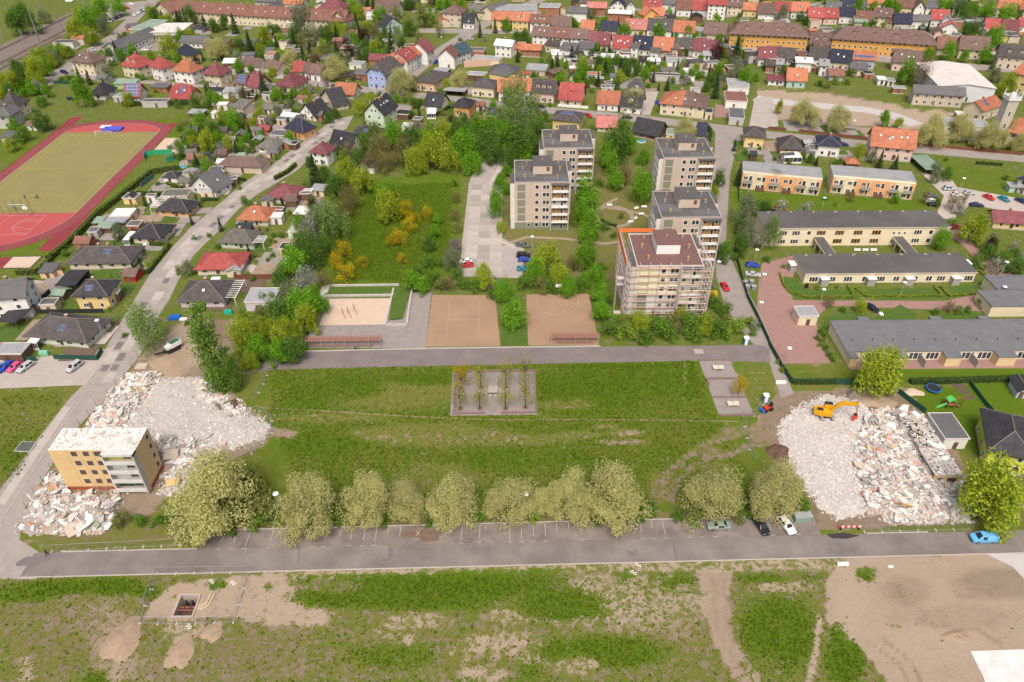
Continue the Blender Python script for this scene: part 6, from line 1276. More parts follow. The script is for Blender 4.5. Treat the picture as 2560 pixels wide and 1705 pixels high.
# around the towers
VL('1350,448,38,maple,1.1 1338,490,30,maple 1358,520,34,maple,1.1 1418,322,42,dark 1398,350,28,maple 1402,372,24,maple 1412,410,24,maple 1472,425,34,maple,1.1 1480,358,18,maple 1448,330,22,maple 1440,400,24,brown 1655,408,16,dark,1.3 1640,440,16,lime 1150,415,18,maple 1140,450,18,maple 1138,480,20,maple 1160,430,16,maple 1150,520,14,lime 1165,390,14,maple 1380,420,14,bush 1430,495,12,busho 1390,520,14,bush 1410,540,10,bush')
VL('1255,595,38,lime,1.1 1235,620,30,maple 1285,635,30,lime 1345,590,30,maple 1320,600,22,brown 1370,635,28,maple 1380,672,26,maple 1386,715,28,maple 1182,718,36,maple 1160,668,28,maple 1115,635,28,lime 1140,650,22,lilac 1205,650,26,bush 1240,655,26,busho 1270,655,28,bush 1305,655,26,maple 1335,655,24,bush 1095,655,22,bush 1065,650,20,bush 1380,610,18,bush 1360,600,16,busho 1015,655,22,busho 1130,675,18,bush 1345,640,20,maple')
VL('1400,755,28,bush 1440,760,30,bushl 1470,740,28,lime 1510,750,34,bush 1545,735,32,busho 1585,745,34,bush 1620,740,28,lime 1655,755,32,bush 1690,745,30,bushl 1720,740,22,bushl 1540,765,26,bush 1600,768,26,bush 1480,772,24,bush 1420,735,18,bushl 1660,580,22,dark 1670,565,16,maple 1640,690,24,bush 1630,650,16,bushw 1665,710,24,bush 1565,720,22,lime 1500,720,18,busho 1395,690,20,bush')
VL('1715,480,34,olive 1720,530,30,olive 1705,560,26,dark 1775,535,28,birch,.9 1740,555,24,bushw 1690,590,14,bush 1735,500,20,dark 1760,475,18,dark 1765,595,12,bush 1700,520,18,dark 1785,410,26,olive,.8 1700,400,16,conifer 1690,330,10,conifer')
# right estate
VL('2240,520,38,lime 2165,548,24,maple 2130,455,14,brown 2060,455,12,maple 1960,450,12,brown 1740,465,10,bush 1800,478,26,bushw 1850,478,24,bushw 2195,460,20,brown 2210,480,20,bushw 2190,510,16,bush 2270,575,22,dark 2250,600,24,bush 2290,610,26,bushw 2310,590,22,bush 2340,610,22,dark 2330,580,18,bush 2280,560,18,purple 1978,700,18,lime 1905,690,16,brown 2185,700,16,brown 2205,712,14,bush 2225,710,12,bush 2150,715,12,bush 1940,710,12,bush 2255,695,16,bush 1880,660,8,bushl 1855,655,7,purple 1925,660,6,bush 2010,650,7,bush')
VL('1885,760,10,bush 1880,775,10,bush 1892,785,11,bush 1900,800,11,bush 1908,815,10,bush 1915,825,9,bush 1895,770,9,bush 1885,790,9,bushl 1790,830,9,bushl 1797,850,9,bushl')
VL('2290,85,22,maple 2230,1010,0.1,bush')
# houses: near left gardens
VL('430,615,18,olive 705,560,16,bush 415,620,14,busho 270,530,20,olive 262,520,12,bush 180,580,8,bush 125,690,13,bushl 505,515,10,conifer 575,470,12,bush 560,460,14,bush 500,565,9,bush 660,575,14,dark 645,540,12,bush 690,505,12,bush 610,740,14,bush 430,740,10,bush 60,660,14,bush 70,710,10,bush 250,710,8,bushl 285,770,8,bush 465,460,8,bush 480,540,8,bush 550,430,8,bush 445,545,7,bush')
VL('380,930,78,bush 200,1240,100,bush 90,1330,60,lime 740,830,100,maple,1.4 720,685,45,conifer 805,700,45,conifer 1000,490,60,dark 1110,490,50,maple 1210,450,55,maple 1540,430,100,lime 1620,520,50,maple 1380,510,50,lime 1640,180,75,conifer,.6 1740,140,70,dark 1870,190,60,conifer,.8 1960,220,60,dark 2060,200,60,dark 2150,220,70,conifer,.7 1420,140,70,dark 1490,150,40,conifer 690,250,110,lime 800,180,110,maple 930,80,105,maple 950,225,65,olive,1.3 830,330,80,lime 1080,50,80,maple 720,150,70,lime 200,165,130,dark 120,200,100,dark 260,150,70,dark 400,140,60,olive 350,540,80,lime 320,650,110,lime 410,610,80,maple 60,740,110,lime 160,700,70,dark 550,440,60,maple 640,460,50,bush 460,450,60,bush 480,560,60,lime 370,1100,95,dark 120,1140,60,maple 300,780,60,bush 380,760,60,lime 420,830,60,maple 1020,570,50,bush 990,650,60,olive 930,750,50,bush 1130,560,40,dark 1310,710,40,bush 1260,700,30,maple 1060,760,40,bush 640,720,50,bush 560,730,40,bush 1130,890,40,bush 1180,910,60,lime 1900,830,40,conifer,.7 1430,830,30,bushl 2000,440,100,plane 2130,420,60,brown 1800,540,40,purple 1850,500,35,conifer 1770,550,25,lime 2200,400,60,dark 2280,440,60,bush',(0,0))
VL('1700,1140,70,busho 1850,1120,80,maple 1950,1180,80,dark 2050,1060,70,lime 2150,1100,100,maple 1750,1230,70,maple 1650,1170,50,bush 1900,1290,90,lime 2000,1260,80,maple 2100,1320,70,lime 1830,1310,60,bush 2000,900,60,maple 1900,940,50,dark 2150,880,60,brown 2220,850,70,brown 2290,880,50,conifer,.6 1780,940,60,dark 2200,1280,50,bush 2300,1370,60,bush 2120,780,50,bush 2310,630,40,maple 2190,600,60,maple 1640,960,50,bush',(0,0))
VL('60,310,80,lime 430,190,130,olive,1.1 340,300,70,dark 550,330,70,olive 660,310,60,dark,1.2 735,300,50,conifer 820,310,60,lime 200,290,60,dark 130,270,60,dark 260,380,50,maple 740,460,55,conifer 855,455,52,purple,1.1 905,440,36,yellow 310,540,90,plane 710,605,110,plane 550,495,70,brown 420,460,50,conifer 490,440,40,conifer 630,480,60,brown 1120,190,90,maple 1080,290,85,brown,1.2 990,330,60,purple,1.3 1000,400,60,dark 1300,310,70,birch,.8 1410,250,70,dark 1540,150,110,busho,1.4 1500,340,60,brown 1690,270,60,brown 1290,110,50,maple 960,110,60,lime 880,90,45,maple 1400,20,60,dark 1690,30,50,maple 1340,730,130,plane 1585,730,62,maple 1870,720,100,plane 2130,60,50,plane 1420,880,35,lime 950,985,80,lime 1060,890,60,lime 340,855,45,maple 1910,190,50,maple 1790,205,25,bush 2300,220,60,maple 2200,230,40,conifer 2060,270,40,conifer 1880,360,30,bush 2100,350,40,bushw 1010,500,60,dark 960,490,50,dark 850,540,50,olive 780,520,40,dark',(1,0))
VL('140,650,50,lime 590,650,50,dark 30,600,40,dark 650,760,40,lilac 570,800,25,conifer 800,720,35,bush 720,900,40,bush 200,1000,60,olive 120,1000,40,bush 320,970,50,olive 430,890,40,bush 240,830,40,bush 670,1080,50,dark 730,1030,50,dark 620,1120,30,bush 1010,1140,40,dark 1230,930,40,bush 1430,1050,40,dark 1500,1030,30,conifer 1560,940,40,maple 1800,1090,55,purple 2010,1110,45,purple 1930,1100,40,olive 2060,1000,30,conifer 2110,980,25,conifer 2170,1150,50,olive 2100,1200,50,busho 2250,1160,40,bushl 1480,1170,60,olive 1850,1000,40,bush 2310,930,60,birch,1.6 480,1480,50,dark 740,1420,40,bush 830,1400,50,bushl 60,1500,50,bush 190,1440,40,bush 960,1310,40,bush 1080,1310,30,conifer 1000,1350,40,dark 1850,1180,70,maple 1780,1200,60,lime 1600,1330,70,dark',(1,0))
# avenue and town trees
VL('575,215,58,maple 795,255,52,maple 905,280,46,maple 1045,270,72,maple 1350,270,70,maple,1.1 1190,310,32,lime 1510,320,32,maple 1615,300,52,maple 1690,320,40,maple 1765,330,42,maple 1905,350,45,maple 2095,370,60,maple 2235,390,36,lime 65,220,48,maple 120,330,60,dark 40,330,50,dark 560,135,48,dark 700,120,50,olive 1440,110,46,maple 1345,60,30,maple 1905,450,78,purple,1.1 2070,460,90,conifer,.75 2010,700,0.1,bush 1900,640,60,maple,1.2 2060,640,100,olive 2160,700,90,maple 2250,700,40,maple 1830,730,60,dark,1.1 1885,780,70,conifer 1790,800,40,dark 1970,790,35,lime 650,580,70,lime 550,490,60,conifer,.8 370,590,50,conifer,.7 420,540,40,conifer 860,600,50,conifer 960,570,60,dark 790,570,60,dark 1040,590,70,dark 1110,570,40,dark 500,580,40,maple 690,470,40,bush 740,480,40,dark 370,490,30,maple 50,500,40,conifer 640,660,70,maple 760,680,40,bush 830,700,50,bush 920,690,50,bush 1000,690,60,lime 1060,640,50,dark 1150,640,50,dark 1220,680,60,maple 440,720,60,maple 550,700,40,bush 720,720,40,bush 780,740,40,bush 880,740,50,bush 960,760,50,dark 1600,480,35,dark 1740,530,30,maple 1620,600,40,lilac 1660,670,60,maple 1580,680,50,bush 1740,680,50,bush 1350,790,25,conifer 1430,770,45,conifer,.8 1640,750,30,bush 1250,790,35,bush',(2,0))
VL('880,890,60,busho 1110,900,110,plane,.9 1600,1170,100,plane,1.0 1040,950,50,plane 730,830,30,bush 650,920,40,yellow 720,1160,40,bushl 480,940,20,bush 560,950,20,bush 110,660,40,bush 200,680,40,bush 270,560,40,bush 340,560,40,bush 980,200,30,conifer 880,640,40,bush 300,650,30,bush 700,620,40,bush 860,760,40,bush 1330,690,30,bush 2330,600,50,bush 1470,640,0.1,bush 1700,480,30,bush 2280,1360,30,bush 2150,1400,40,bush',(2,0))
VL('30,345,65,maple 145,120,70,olive 640,385,65,maple 810,420,50,maple 975,462,42,maple 1350,430,46,maple 1480,490,60,maple 1660,455,85,maple 1815,505,60,maple 2005,495,78,maple 1130,480,34,dark 160,410,26,maple 500,420,46,maple 520,30,45,maple 620,30,40,maple 830,30,62,maple 980,50,50,lime 1100,40,60,maple 1180,60,60,maple 1300,50,62,maple 1580,50,70,maple 1680,60,60,maple 1780,90,80,dark 1890,70,80,maple 2030,70,80,maple 2200,130,100,maple 2290,120,70,dark 1900,260,70,dark 1830,250,50,dark 970,220,50,dark 350,180,40,dark 1470,255,40,conifer 1990,280,40,bush 1280,650,100,maple,1.1 1450,640,110,brown,1.3 2090,670,70,olive 2210,790,100,lime 1910,980,42,maple,1.2 140,640,40,dark 440,630,30,bush 760,670,50,bush 730,750,40,bush 560,780,50,busho 480,760,50,bush 620,740,50,bush 230,590,30,bush 1190,480,30,bush 2060,620,30,dark',(3,0))
VL('350,1040,120,plane 300,1010,60,lime 650,1080,110,plane 105,980,45,lime,1.4 1070,1095,70,maple 1210,1120,50,lime 1520,1190,140,plane 1780,1170,120,plane 2070,1230,140,plane 2200,1180,110,plane 2330,1300,90,plane 840,1400,80,lime 960,1430,60,olive 1040,1460,60,conifer,.8 1180,1490,65,conifer,.8 400,1450,50,dark 330,1440,40,bush 620,1500,50,bush 660,1470,40,bush 450,1480,35,conifer,.7 60,1460,30,bush 280,1450,30,bush 1640,1460,30,bush 1400,1450,30,bush 200,1490,40,bush 1560,1540,60,olive 250,1000,40,bush',(3,0))
VL('1540,50,60,olive 1650,30,60,dark 2200,60,40,bush 2300,90,40,bushl 400,860,30,bush 140,880,30,bushl 530,250,25,maple 620,310,25,bush 1560,290,40,dark 1800,260,50,brown,1.2',(3,1))
# random garden plants inside the settled blocks, clear of houses and roads
def gardens(poly,n,kinds,r0,r1,clear=.6):
 xs_=[p[0]for p in poly];ys_=[p[1]for p in poly];k=0;tries=0
 while k<n and tries<n*30:
  tries+=1;q=(RND.uniform(min(xs_),max(xs_)),RND.uniform(min(ys_),max(ys_)))
  if not pip(q,poly):continue
  w=D(*q);R=RND.uniform(r0,r1)
  if on_road(w,R*.5)or any((w.x-a)**2+(w.y-b)**2<(c+R*clear)**2 for a,b,c in FOOT):continue
  plant(w.x,w.y,R,RND.choice(kinds));k+=1
MIX=['bush','bush','bushl','busho','bush','maple','dark','lime','conifer','blossom','bushw']
gardens([(390,340),(640,230),(780,240),(680,340),(540,420),(430,420)],55,MIX,1.1,2.4)
gardens([(450,180),(700,130),(860,200),(760,230),(480,250)],34,MIX,1.3,3.0)
gardens([(1300,140),(1720,150),(1720,190),(1330,210)],42,MIX,1.2,2.8)
gardens([(420,110),(900,90),(960,130),(700,150),(520,140)],60,MIX,2.0,3.6)
gardens([(340,40),(900,75),(880,110),(420,105)],44,['maple','dark','lime','olive','conifer','busho'],2.2,4.2)
gardens([(560,0),(1150,0),(1120,70),(900,60),(560,12)],40,['maple','dark','lime','olive','conifer','brown'],2.0,4.0)
gardens([(40,175),(180,115),(200,130),(110,200),(40,210)],12,['maple','lime','dark','olive'],2.2,4.0)
gardens([(1150,20),(1700,40),(1700,100),(1150,90)],30,['maple','dark','lime','brown'],1.4,2.8)
gardens([(860,170),(1280,210),(1250,300),(840,240)],30,MIX,1.2,2.6)
gardens([(1160,110),(1700,110),(2000,140),(2000,175),(1700,140),(1180,130)],24,MIX,1.2,2.4)
gardens([(0,180),(120,170),(130,200),(60,240),(0,230)],10,MIX,2,3.6)
gardens([(1700,110),(2340,150),(2340,0),(1700,0)],30,['maple','dark','bush','lime'],1.6,3.2)
gardens([(600,450),(740,450),(660,560),(560,680),(480,690)],20,['bush','bushl','busho','conifer'],.7,1.6)
gardens([(130,580),(420,380),(560,420),(250,700)],26,['bush','bushl','conifer','busho'],.6,1.4)
gardens([(2250,560),(2354,570),(2354,640),(2300,640)],12,['bush','bushw','dark'],1.0,2.2)
gardens([(180,90),(340,60),(330,110),(220,160)],10,MIX,1.5,3)
gardens([(1400,740),(1740,740),(1740,772),(1400,785)],20,['bush','bushl','busho','bushw'],1.0,2.0,.3)
# hedges: dense leaf boxes along a line
def hedge(P3,w,h,cols,label,dens=26):
 P3=[Vector(p)for p in P3];c=sum(P3,Vector())/len(P3);pos=[];nr=[]
 for a,b in zip(P3,P3[1:]):
  d=b-a;L=d.length;d=d/L;n2=Vector((-d.y,d.x,0));n=int(L*dens)
  for _ in range(n):
   t=RND.random()*L;f=RND.random();s=RND.choice((-1,1))
   if f<.45:p=a+d*t+n2*RND.uniform(-w/2,w/2);z=h*RND.uniform(.92,1.06);q=(0,0,1)
   else:p=a+d*t+n2*s*w/2*RND.uniform(.85,1.1);z=RND.uniform(.05,h);q=(n2.x*s,n2.y*s,.3)
   pos.append((p.x-c.x,p.y-c.y,z));nr.append((q[0]+RND.gauss(0,.4),q[1]+RND.gauss(0,.4),q[2]+RND.gauss(0,.4)))
  FOOT.append(((a.x+b.x)/2,(a.y+b.y)/2,1.5))
 mt=leafmat('hedge_'+cols,*[sc3(c,1.8)for c in KIND[cols][7]],.3);t=thing('hedge',label,'hedge',(c.x,c.y,0))
 put('foliage',leaf_mesh('hedge_foliage',np.array(pos),np.array(nr),.34,mt),t)
 for a,b in zip(P3,P3[1:]):
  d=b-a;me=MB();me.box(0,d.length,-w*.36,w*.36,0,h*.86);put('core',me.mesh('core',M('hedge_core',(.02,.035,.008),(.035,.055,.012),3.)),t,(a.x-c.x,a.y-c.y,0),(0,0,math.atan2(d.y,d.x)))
def TH_p(c,r,*pts):return[T(c,r,*p)for p in pts]
hedge(TH_p(0,1,(1240,960),(1370,950),(1560,700),(1385,690)),1.2,1.6,'lime','clipped hedge round the long double bungalow garden')
hedge(TH_p(0,0,(1660,1560),(1400,1600))+TH_p(0,1,(1300,110),(900,420),(640,690),(450,840)),2.0,2.2,'lime','long hedge between the running track and the gardens')
hedge(TH_p(0,0,(1130,975),(1400,970),(1740,965)),1.6,2.2,'dark','dark hedge below the red-roofed yellow house')
hedge(TH_p(1,1,(175,90),(290,30),(370,-40)),1.2,1.8,'lime','clipped hedge above the plum-roofed bungalow')
hedge(TH_p(0,1,(1265,225),(1480,240)),1.3,1.6,'dark','dark green hedge left of the orange bungalow');hedge(TH_p(0,1,(1540,130),(1680,175)),1.2,1.4,'lime','olive hedge beside the white pool house')
hedge(TH_p(0,1,(1850,275),(2000,280)),1.0,1.2,'dark','short hedge above the orange bungalow drive');hedge(TH_p(0,1,(2110,70),(2260,100)),1.0,1.3,'dark','short hedge right of the white pool house')
hedge(TH_p(2,0,(740,570),(920,575),(1140,600)),2.4,3.2,'dark','tall dark hedge at the back of the allotments')
hedge(TH_p(2,0,(1790,1180),(1830,1230),(1810,1320)),1.4,2.2,'dark','curved hedge behind the far right tower')
hedge(TH_p(3,1,(105,950),(140,1060),(200,1130),(350,1172),(790,1170)),.5,.6,'lime','low box hedge round the left lawn of the porch building',40)
hedge(TH_p(3,1,(790,1165),(725,1070)),.5,.6,'lime','low box hedge on the right side of the left lawn',40)
hedge(TH_p(3,1,(800,1090),(900,1165),(1600,1160),(1520,1070)),.5,.6,'lime','low box hedge round the middle lawn of the porch building',40)
hedge(TH_p(3,1,(1580,1075),(1660,1160),(1950,1140),(2050,1110),(2065,1060),(1940,930)),.5,.6,'lime','low box hedge round the right lawn of the porch building',40)
hedge(TH_p(3,2,(1300,390),(1600,385),(2355,360)),1.6,1.5,'dark','long green hedge behind the terrace gardens lawn');hedge(TH_p(3,2,(220,395),(500,395),(850,390)),1.0,1.6,'dark','leafy hedge along the green fence by the excavator')
hedge(TH_p(1,0,(80,890),(300,910)),1.4,1.8,'dark','dark hedge above the brown-roofed garden house');hedge(TH_p(1,0,(90,1110),(300,1130)),1.4,2.0,'lime','thick olive hedge left of the orange navy-roofed house')
hedge(TH_p(3,0,(1910,1510),(2150,1525)),1.2,1.2,'dark','dark hedge along the play lawn');hedge(TH_p(1,0,(1660,1070),(1790,990)),1.3,1.8,'dark','hedge between the veranda house and the orange cube house')
hedge(TH_p(2,1,(820,460),(880,500),(960,520)),1.0,.9,'dark','low hedge beside the circular path')
hedge(TH_p(0,1,(160,960),(350,955),(480,830)),1.4,1.8,'lime','hedge behind the long jump pit')
# grass tufts: one mass of short blades on the open ground
gp=[]
msk=((dys>1310)|inside([(628,850),(1600,832),(1650,960),(1760,1150),(1480,1150),(700,1150),(620,960)])|inside([(760,430),(1040,420),(1030,600),(930,650),(760,640)])|inside([(0,910),(150,905),(40,1090),(0,1120)]))&~inside([(1030,850),(1240,845),(1245,958),(1030,960)])&~inside([(1605,825),(1690,825),(1740,960),(1640,960)])&(gx>-125)&(gx<125)&(gy>56)&(gy<260)
wgt=np.where(msk,np.clip(lush-soil*1.0,np.where(soil>.8,.002,.06),1)**.9,0);wgt[(gy>84)&(gy<101)]=0
NT=90000;ch_=NPR.choice(len(gx),NT,p=wgt/wgt.sum())
p3=np.stack([gx[ch_]+NPR.uniform(-.8,.8,NT),gy[ch_]+NPR.uniform(-.8,.8,NT),np.zeros(NT)],1)
cl=NPR.random(NT)<.45
sz=NPR.uniform(.18,.42,NT)*(1+.5*cl)
p3[:,2]=sz*.15
nrm_=NPR.normal(size=(NT,3))*.5+np.array([0,-.15,1.0])
gr_=put('grass_tufts',leaf_mesh('grass_tufts',p3,nrm_,sz,leafmat('grass_blades',(.088,.142,.010),(.105,.178,.012),(.155,.208,.026),.5)))
tag(gr_,'tufts of green grass on the lawn and the bare foreground field','grass',kind='stuff')
# ================================================================ rubble
rub_w=M('broken_concrete',(.63,.60,.565),(.44,.415,.39),1.2,.95,.4,bsc=8,rnd=.18)
rub_g=M('crushed_concrete',(.40,.372,.352),(.52,.49,.465),1.6,.95,.9,bsc=5,det=10)
rub_e=M('rubble_earth',(.27,.215,.175),(.40,.35,.31),.7,.95,.8,bsc=4,det=10)
rub_mats=[rub_w,M('pale_plaster',(.76,.75,.72),(.68,.66,.63),.8,rnd=.1),M('beige_panel',(.52,.44,.36),(.44,.37,.3),.8,rnd=.1),M('yellow_panel',(.60,.40,.19)),M('green_panel',(.24,.27,.21)),M('salmon_panel',(.60,.27,.20)),M('grey_panel',(.33,.31,.30),(.26,.25,.24),1.)]
SLABS=[]
for i in range(14):
 b=MB();n=RND.choice((4,5,5,6));an=sorted(2*math.pi*(k+RND.uniform(-.28,.28))/n+.6 for k in range(n))
 b.prism([(math.cos(a)*.72*RND.uniform(.75,1.1),math.sin(a)*.72*RND.uniform(.75,1.1))for a in an],-.5,.5)
 SLABS.append((b.v,b.f))
_sm={}
def slab_mesh(mi):
 k=(RND.randrange(14),mi)
 if k not in _sm:b=MB();b.v,b.f=SLABS[k[0]];b.m=[0]*len(b.f);_sm[k]=b.mesh('slab',rub_mats[mi])
 return _sm[k]
def poly_dist(px_,py_,poly):
 ins=np.zeros(px_.shape,bool);dm=np.full(px_.shape,1e9);n=len(poly)
 for i in range(n):
  x1,y1=poly[i];x2,y2=poly[(i+1)%n];dx,dy=x2-x1,y2-y1
  if dy:ins^=((y1>py_)!=(y2>py_))&(px_<dx*(py_-y1)/dy+x1)
  u=np.clip(((px_-x1)*dx+(py_-y1)*dy)/(dx*dx+dy*dy),0,1);dm=np.minimum(dm,np.hypot(px_-x1-u*dx,py_-y1-u*dy))
 return np.where(ins,dm,-dm)
HEAPS=[]
gdeb=M('gravel_piece',(.42,.395,.378),(.54,.515,.49),3.,rnd=.1)
def heap(label,zones):
 """zones: (polygon in full-view readings, height, ramp, material, slabs, debris, slab size)"""
 c=D(*zones[0][0][0]);t=thing('rubble_heap',label,'rubble',(c.x,c.y,0));land(label.split(' of ')[0].join(('the ',''))if False else 'the '+label,c)
 for poly,hmax,ramp,mat,ns,nd,ssz in zones:
  P=[D(*p)[:2]for p in poly];xa,xb=min(p[0]for p in P),max(p[0]for p in P);ya,yb_=min(p[1]for p in P),max(p[1]for p in P)
  X,Y=np.meshgrid(np.arange(xa-.5,xb+.5,.42),np.arange(ya-.5,yb_+.5,.42));d=poly_dist(X,Y,P)
  d=d+.7*np.sin(X*1.9+1.7*np.sin(Y*1.3))*np.sin(Y*2.3+X*.7)+(NPR.random(X.shape)-.5)*.6;nz=NPR.random(X.shape);k=np.array([.25,.5,.25])
  for _ in range(2):nz=np.apply_along_axis(lambda r:np.convolve(r,k,'same'),0,np.apply_along_axis(lambda r:np.convolve(r,k,'same'),1,nz))
  lo=np.sin(X*.55+Y*.3)*.5+np.sin(X*.21-Y*.7+1.3)*.5
  Z=np.where(d>0,.03+hmax*np.clip(d/ramp,0,1)**.8*(.75+.25*lo)+(nz-.5)*(.75 if mat is rub_e else .4)*np.clip(d/1.2,0,1)*min(1,hmax),-.05)
  ii=np.arange(X.size).reshape(X.shape);q=np.stack([ii[:-1,:-1],ii[:-1,1:],ii[1:,1:],ii[1:,:-1]],-1).reshape(-1,4);keep=(d.ravel()[q]>-.3).any(1)
  me=bpy.data.meshes.new('mound');me.from_pydata(np.stack([X.ravel()-c.x,Y.ravel()-c.y,Z.ravel()],1).tolist(),[],q[keep].tolist());me.materials.append(mat);me.update();tag(put('mound',me,t),kind='stuff')
  def zat(x,y):j=int((x-xa+.5)/.42);i=int((y-ya+.5)/.42);return max(0.,Z[min(i,Z.shape[0]-1),min(j,Z.shape[1]-1)]),d[min(i,Z.shape[0]-1),min(j,Z.shape[1]-1)]
  HEAPS.append(zat)
  n=0
  while n<ns:
   x,y=RND.uniform(xa,xb),RND.uniform(ya,yb_);z,dd=zat(x,y)
   if dd<.2:continue
   L=RND.uniform(.6,1.3)*ssz*(1.7 if RND.random()<.16 else 1);mi=RND.choices(range(7),(46,24,16,3,2,2,18))[0]
   put('slab',slab_mesh(mi),t,(x-c.x,y-c.y,z+RND.uniform(.05,.4)),(RND.gauss(0,.32),RND.gauss(0,.32),RND.uniform(0,6.28)),(L,L*RND.uniform(.3,.75),RND.uniform(.16,.36)));n+=1
  b=MB();n=0
  while n<nd:
   x,y=RND.uniform(xa,xb),RND.uniform(ya,yb_);z,dd=zat(x,y)
   if dd<(-1.6 if mat is not rub_e else-2.8)*RND.random()**2.5:continue
   s=RND.choice((.14,.2,.28,.4,.55))if mat is rub_e else RND.choice((.1,.14,.18,.24,.32));e=Matrix.Rotation(RND.uniform(0,6.28),3,'Z')@Matrix.Rotation(RND.gauss(0,.5),3,'X')
   b.obox((x-c.x,y-c.y,z+s*.15),(s*RND.uniform(.7,1.7),s,s*RND.uniform(.35,.8)),e,RND.choices((0,1,2,3,4),(40,22,18,2,18)if mat is rub_e else(8,4,6,0,82))[0]);n+=1
  if nd:tag(b.obj('debris',[rub_w,rub_mats[1],rub_mats[2],rub_mats[5],gdeb],t),kind='stuff')
 return t
heap('broad heap of crushed concrete and white slabs beside the yellow excavator',[
 ([(1792,990),(1832,942),(1900,908),(1985,928),(2005,958),(1972,1000),(1975,1080),(1992,1180),(1930,1195),(1880,1160),(1840,1100),(1803,1045)],.8,4,rub_g,4,9000,.8),
 ([(1985,960),(2040,940),(2095,950),(2130,985),(2170,1040),(2208,1120),(2212,1195),(2060,1205),(1990,1170),(1962,1080),(1972,1000)],2.0,4.5,rub_e,290,5200,1.4)])
heap('heap of crushed concrete spreading behind the yellow block',[
 ([(335,868),(400,872),(455,868),(500,925),(560,950),(622,985),(604,1008),(540,1030),(460,1050),(400,1040),(360,1010),(290,985),(262,950),(300,905)],.75,4,rub_g,10,11000,.8),
 ([(205,965),(245,920),(295,868),(350,855),(372,880),(335,935),(285,985),(215,1005)],1.5,3.2,rub_e,105,1300,1.4),([(452,872),(480,880),(520,925),(560,950),(540,968),(490,945),(455,905)],1.0,2,rub_e,45,900,1.0)])
heap('heap of white slabs in front of the yellow block at the corner',[
 ([(48,1195),(80,1140),(118,1085),(145,1110),(165,1135),(270,1150),(262,1195),(235,1225),(130,1228),(60,1222)],1.3,3.2,rub_e,115,1300,1.6)])
heap('strip of broken slabs right of the yellow block',[
 ([(365,1000),(420,1012),(500,1010),(540,1030),(470,1055),(435,1100),(405,1140),(372,1135),(385,1090)],1.1,2.6,rub_e,100,1200,1.3)])
# debris on the torn roof of the yellow block
for i in range(26):put('slab',slab_mesh(RND.choice((0,1,1,2,0))),yb,(RND.uniform(.6,LW-.6),RND.uniform(.5,LD-.5),hh+.1),(RND.gauss(0,.1),RND.gauss(0,.1),RND.uniform(0,6)),(RND.uniform(.4,1.6),RND.uniform(.3,.9),.15))
b=MB();b.box(.0,LW,.0,LD,hh+.002,hh+.05,0)
for i in range(800):s=RND.choice((.1,.15,.22));b.obox((RND.uniform(.2,LW-.2),RND.uniform(.2,LD-.2),hh+.08),(s*1.4,s,s*.3),Matrix.Rotation(RND.uniform(0,6),3,'Z'),RND.choice((0,0,1,2)))
tag(b.obj('roof_debris',[rub_mats[1],rub_w,rub_mats[2]],yb),kind='stuff')
# standing remnant of the ground floor in the right heap
q=[T(3,2,*p,3.0)for p in((1240,680),(1435,675),(1765,1232),(1485,1243))];xr0,xr1=(q[0].x+q[3].x)/2,(q[1].x+q[2].x)/2;yr0,yr1=(q[2].y+q[3].y)/2,(q[0].y+q[1].y)/2
rn=thing('ruined_storey','remaining ground floor with yellow end wall in the right-hand rubble','ruin',(xr0,yr0,0));rw,rd_=xr1-xr0,yr1-yr0;FOOT.append((xr0+rw/2,yr0+rd_/2,8))
box_part('end_wall',yel,rn,0,rw,0,.3,0,2.9);box_part('side_wall',rub_mats[2],rn,rw-.3,rw,.31,rd_,0,2.9)
for yy in(.22,.45,.68,.95):box_part('cross_wall',rub_mats[2],rn,.2,rw-.31,rd_*yy,rd_*yy+.25,0,2.7)
for a,b_ in((0,.42),(.5,.62),(.72,1)):box_part('ceiling_slab',rub_w,rn,rw*(.25 if a else 0),rw+.1,rd_*a-.1,rd_*b_,2.91,3.15)
win(rn,rw*.24,0,.9,1.3,1.4,'F',WINO,'window_opening');win(rn,rw*.68,0,.9,2.2,1.4,'F',WINO,'window_opening')
b=MB()
for i in range(900):s=RND.choice((.12,.2,.3,.4));b.obox((RND.uniform(.2,rw),RND.uniform(0,rd_),3.2),(s*1.4,s,s*.5),Matrix.Rotation(RND.uniform(0,6),3,'Z'),RND.choice((0,0,1,2)))
tag(b.obj('roof_debris',[rub_w,rub_mats[1],rub_mats[2]],rn),kind='stuff')
for i in range(26):put('slab',slab_mesh(RND.choice((0,1,1,2))),rn,(RND.uniform(.3,rw),RND.uniform(.5,rd_),3.25),(RND.gauss(0,.12),RND.gauss(0,.12),RND.uniform(0,6)),(RND.uniform(.6,2.2),RND.uniform(.4,1.2),.18))
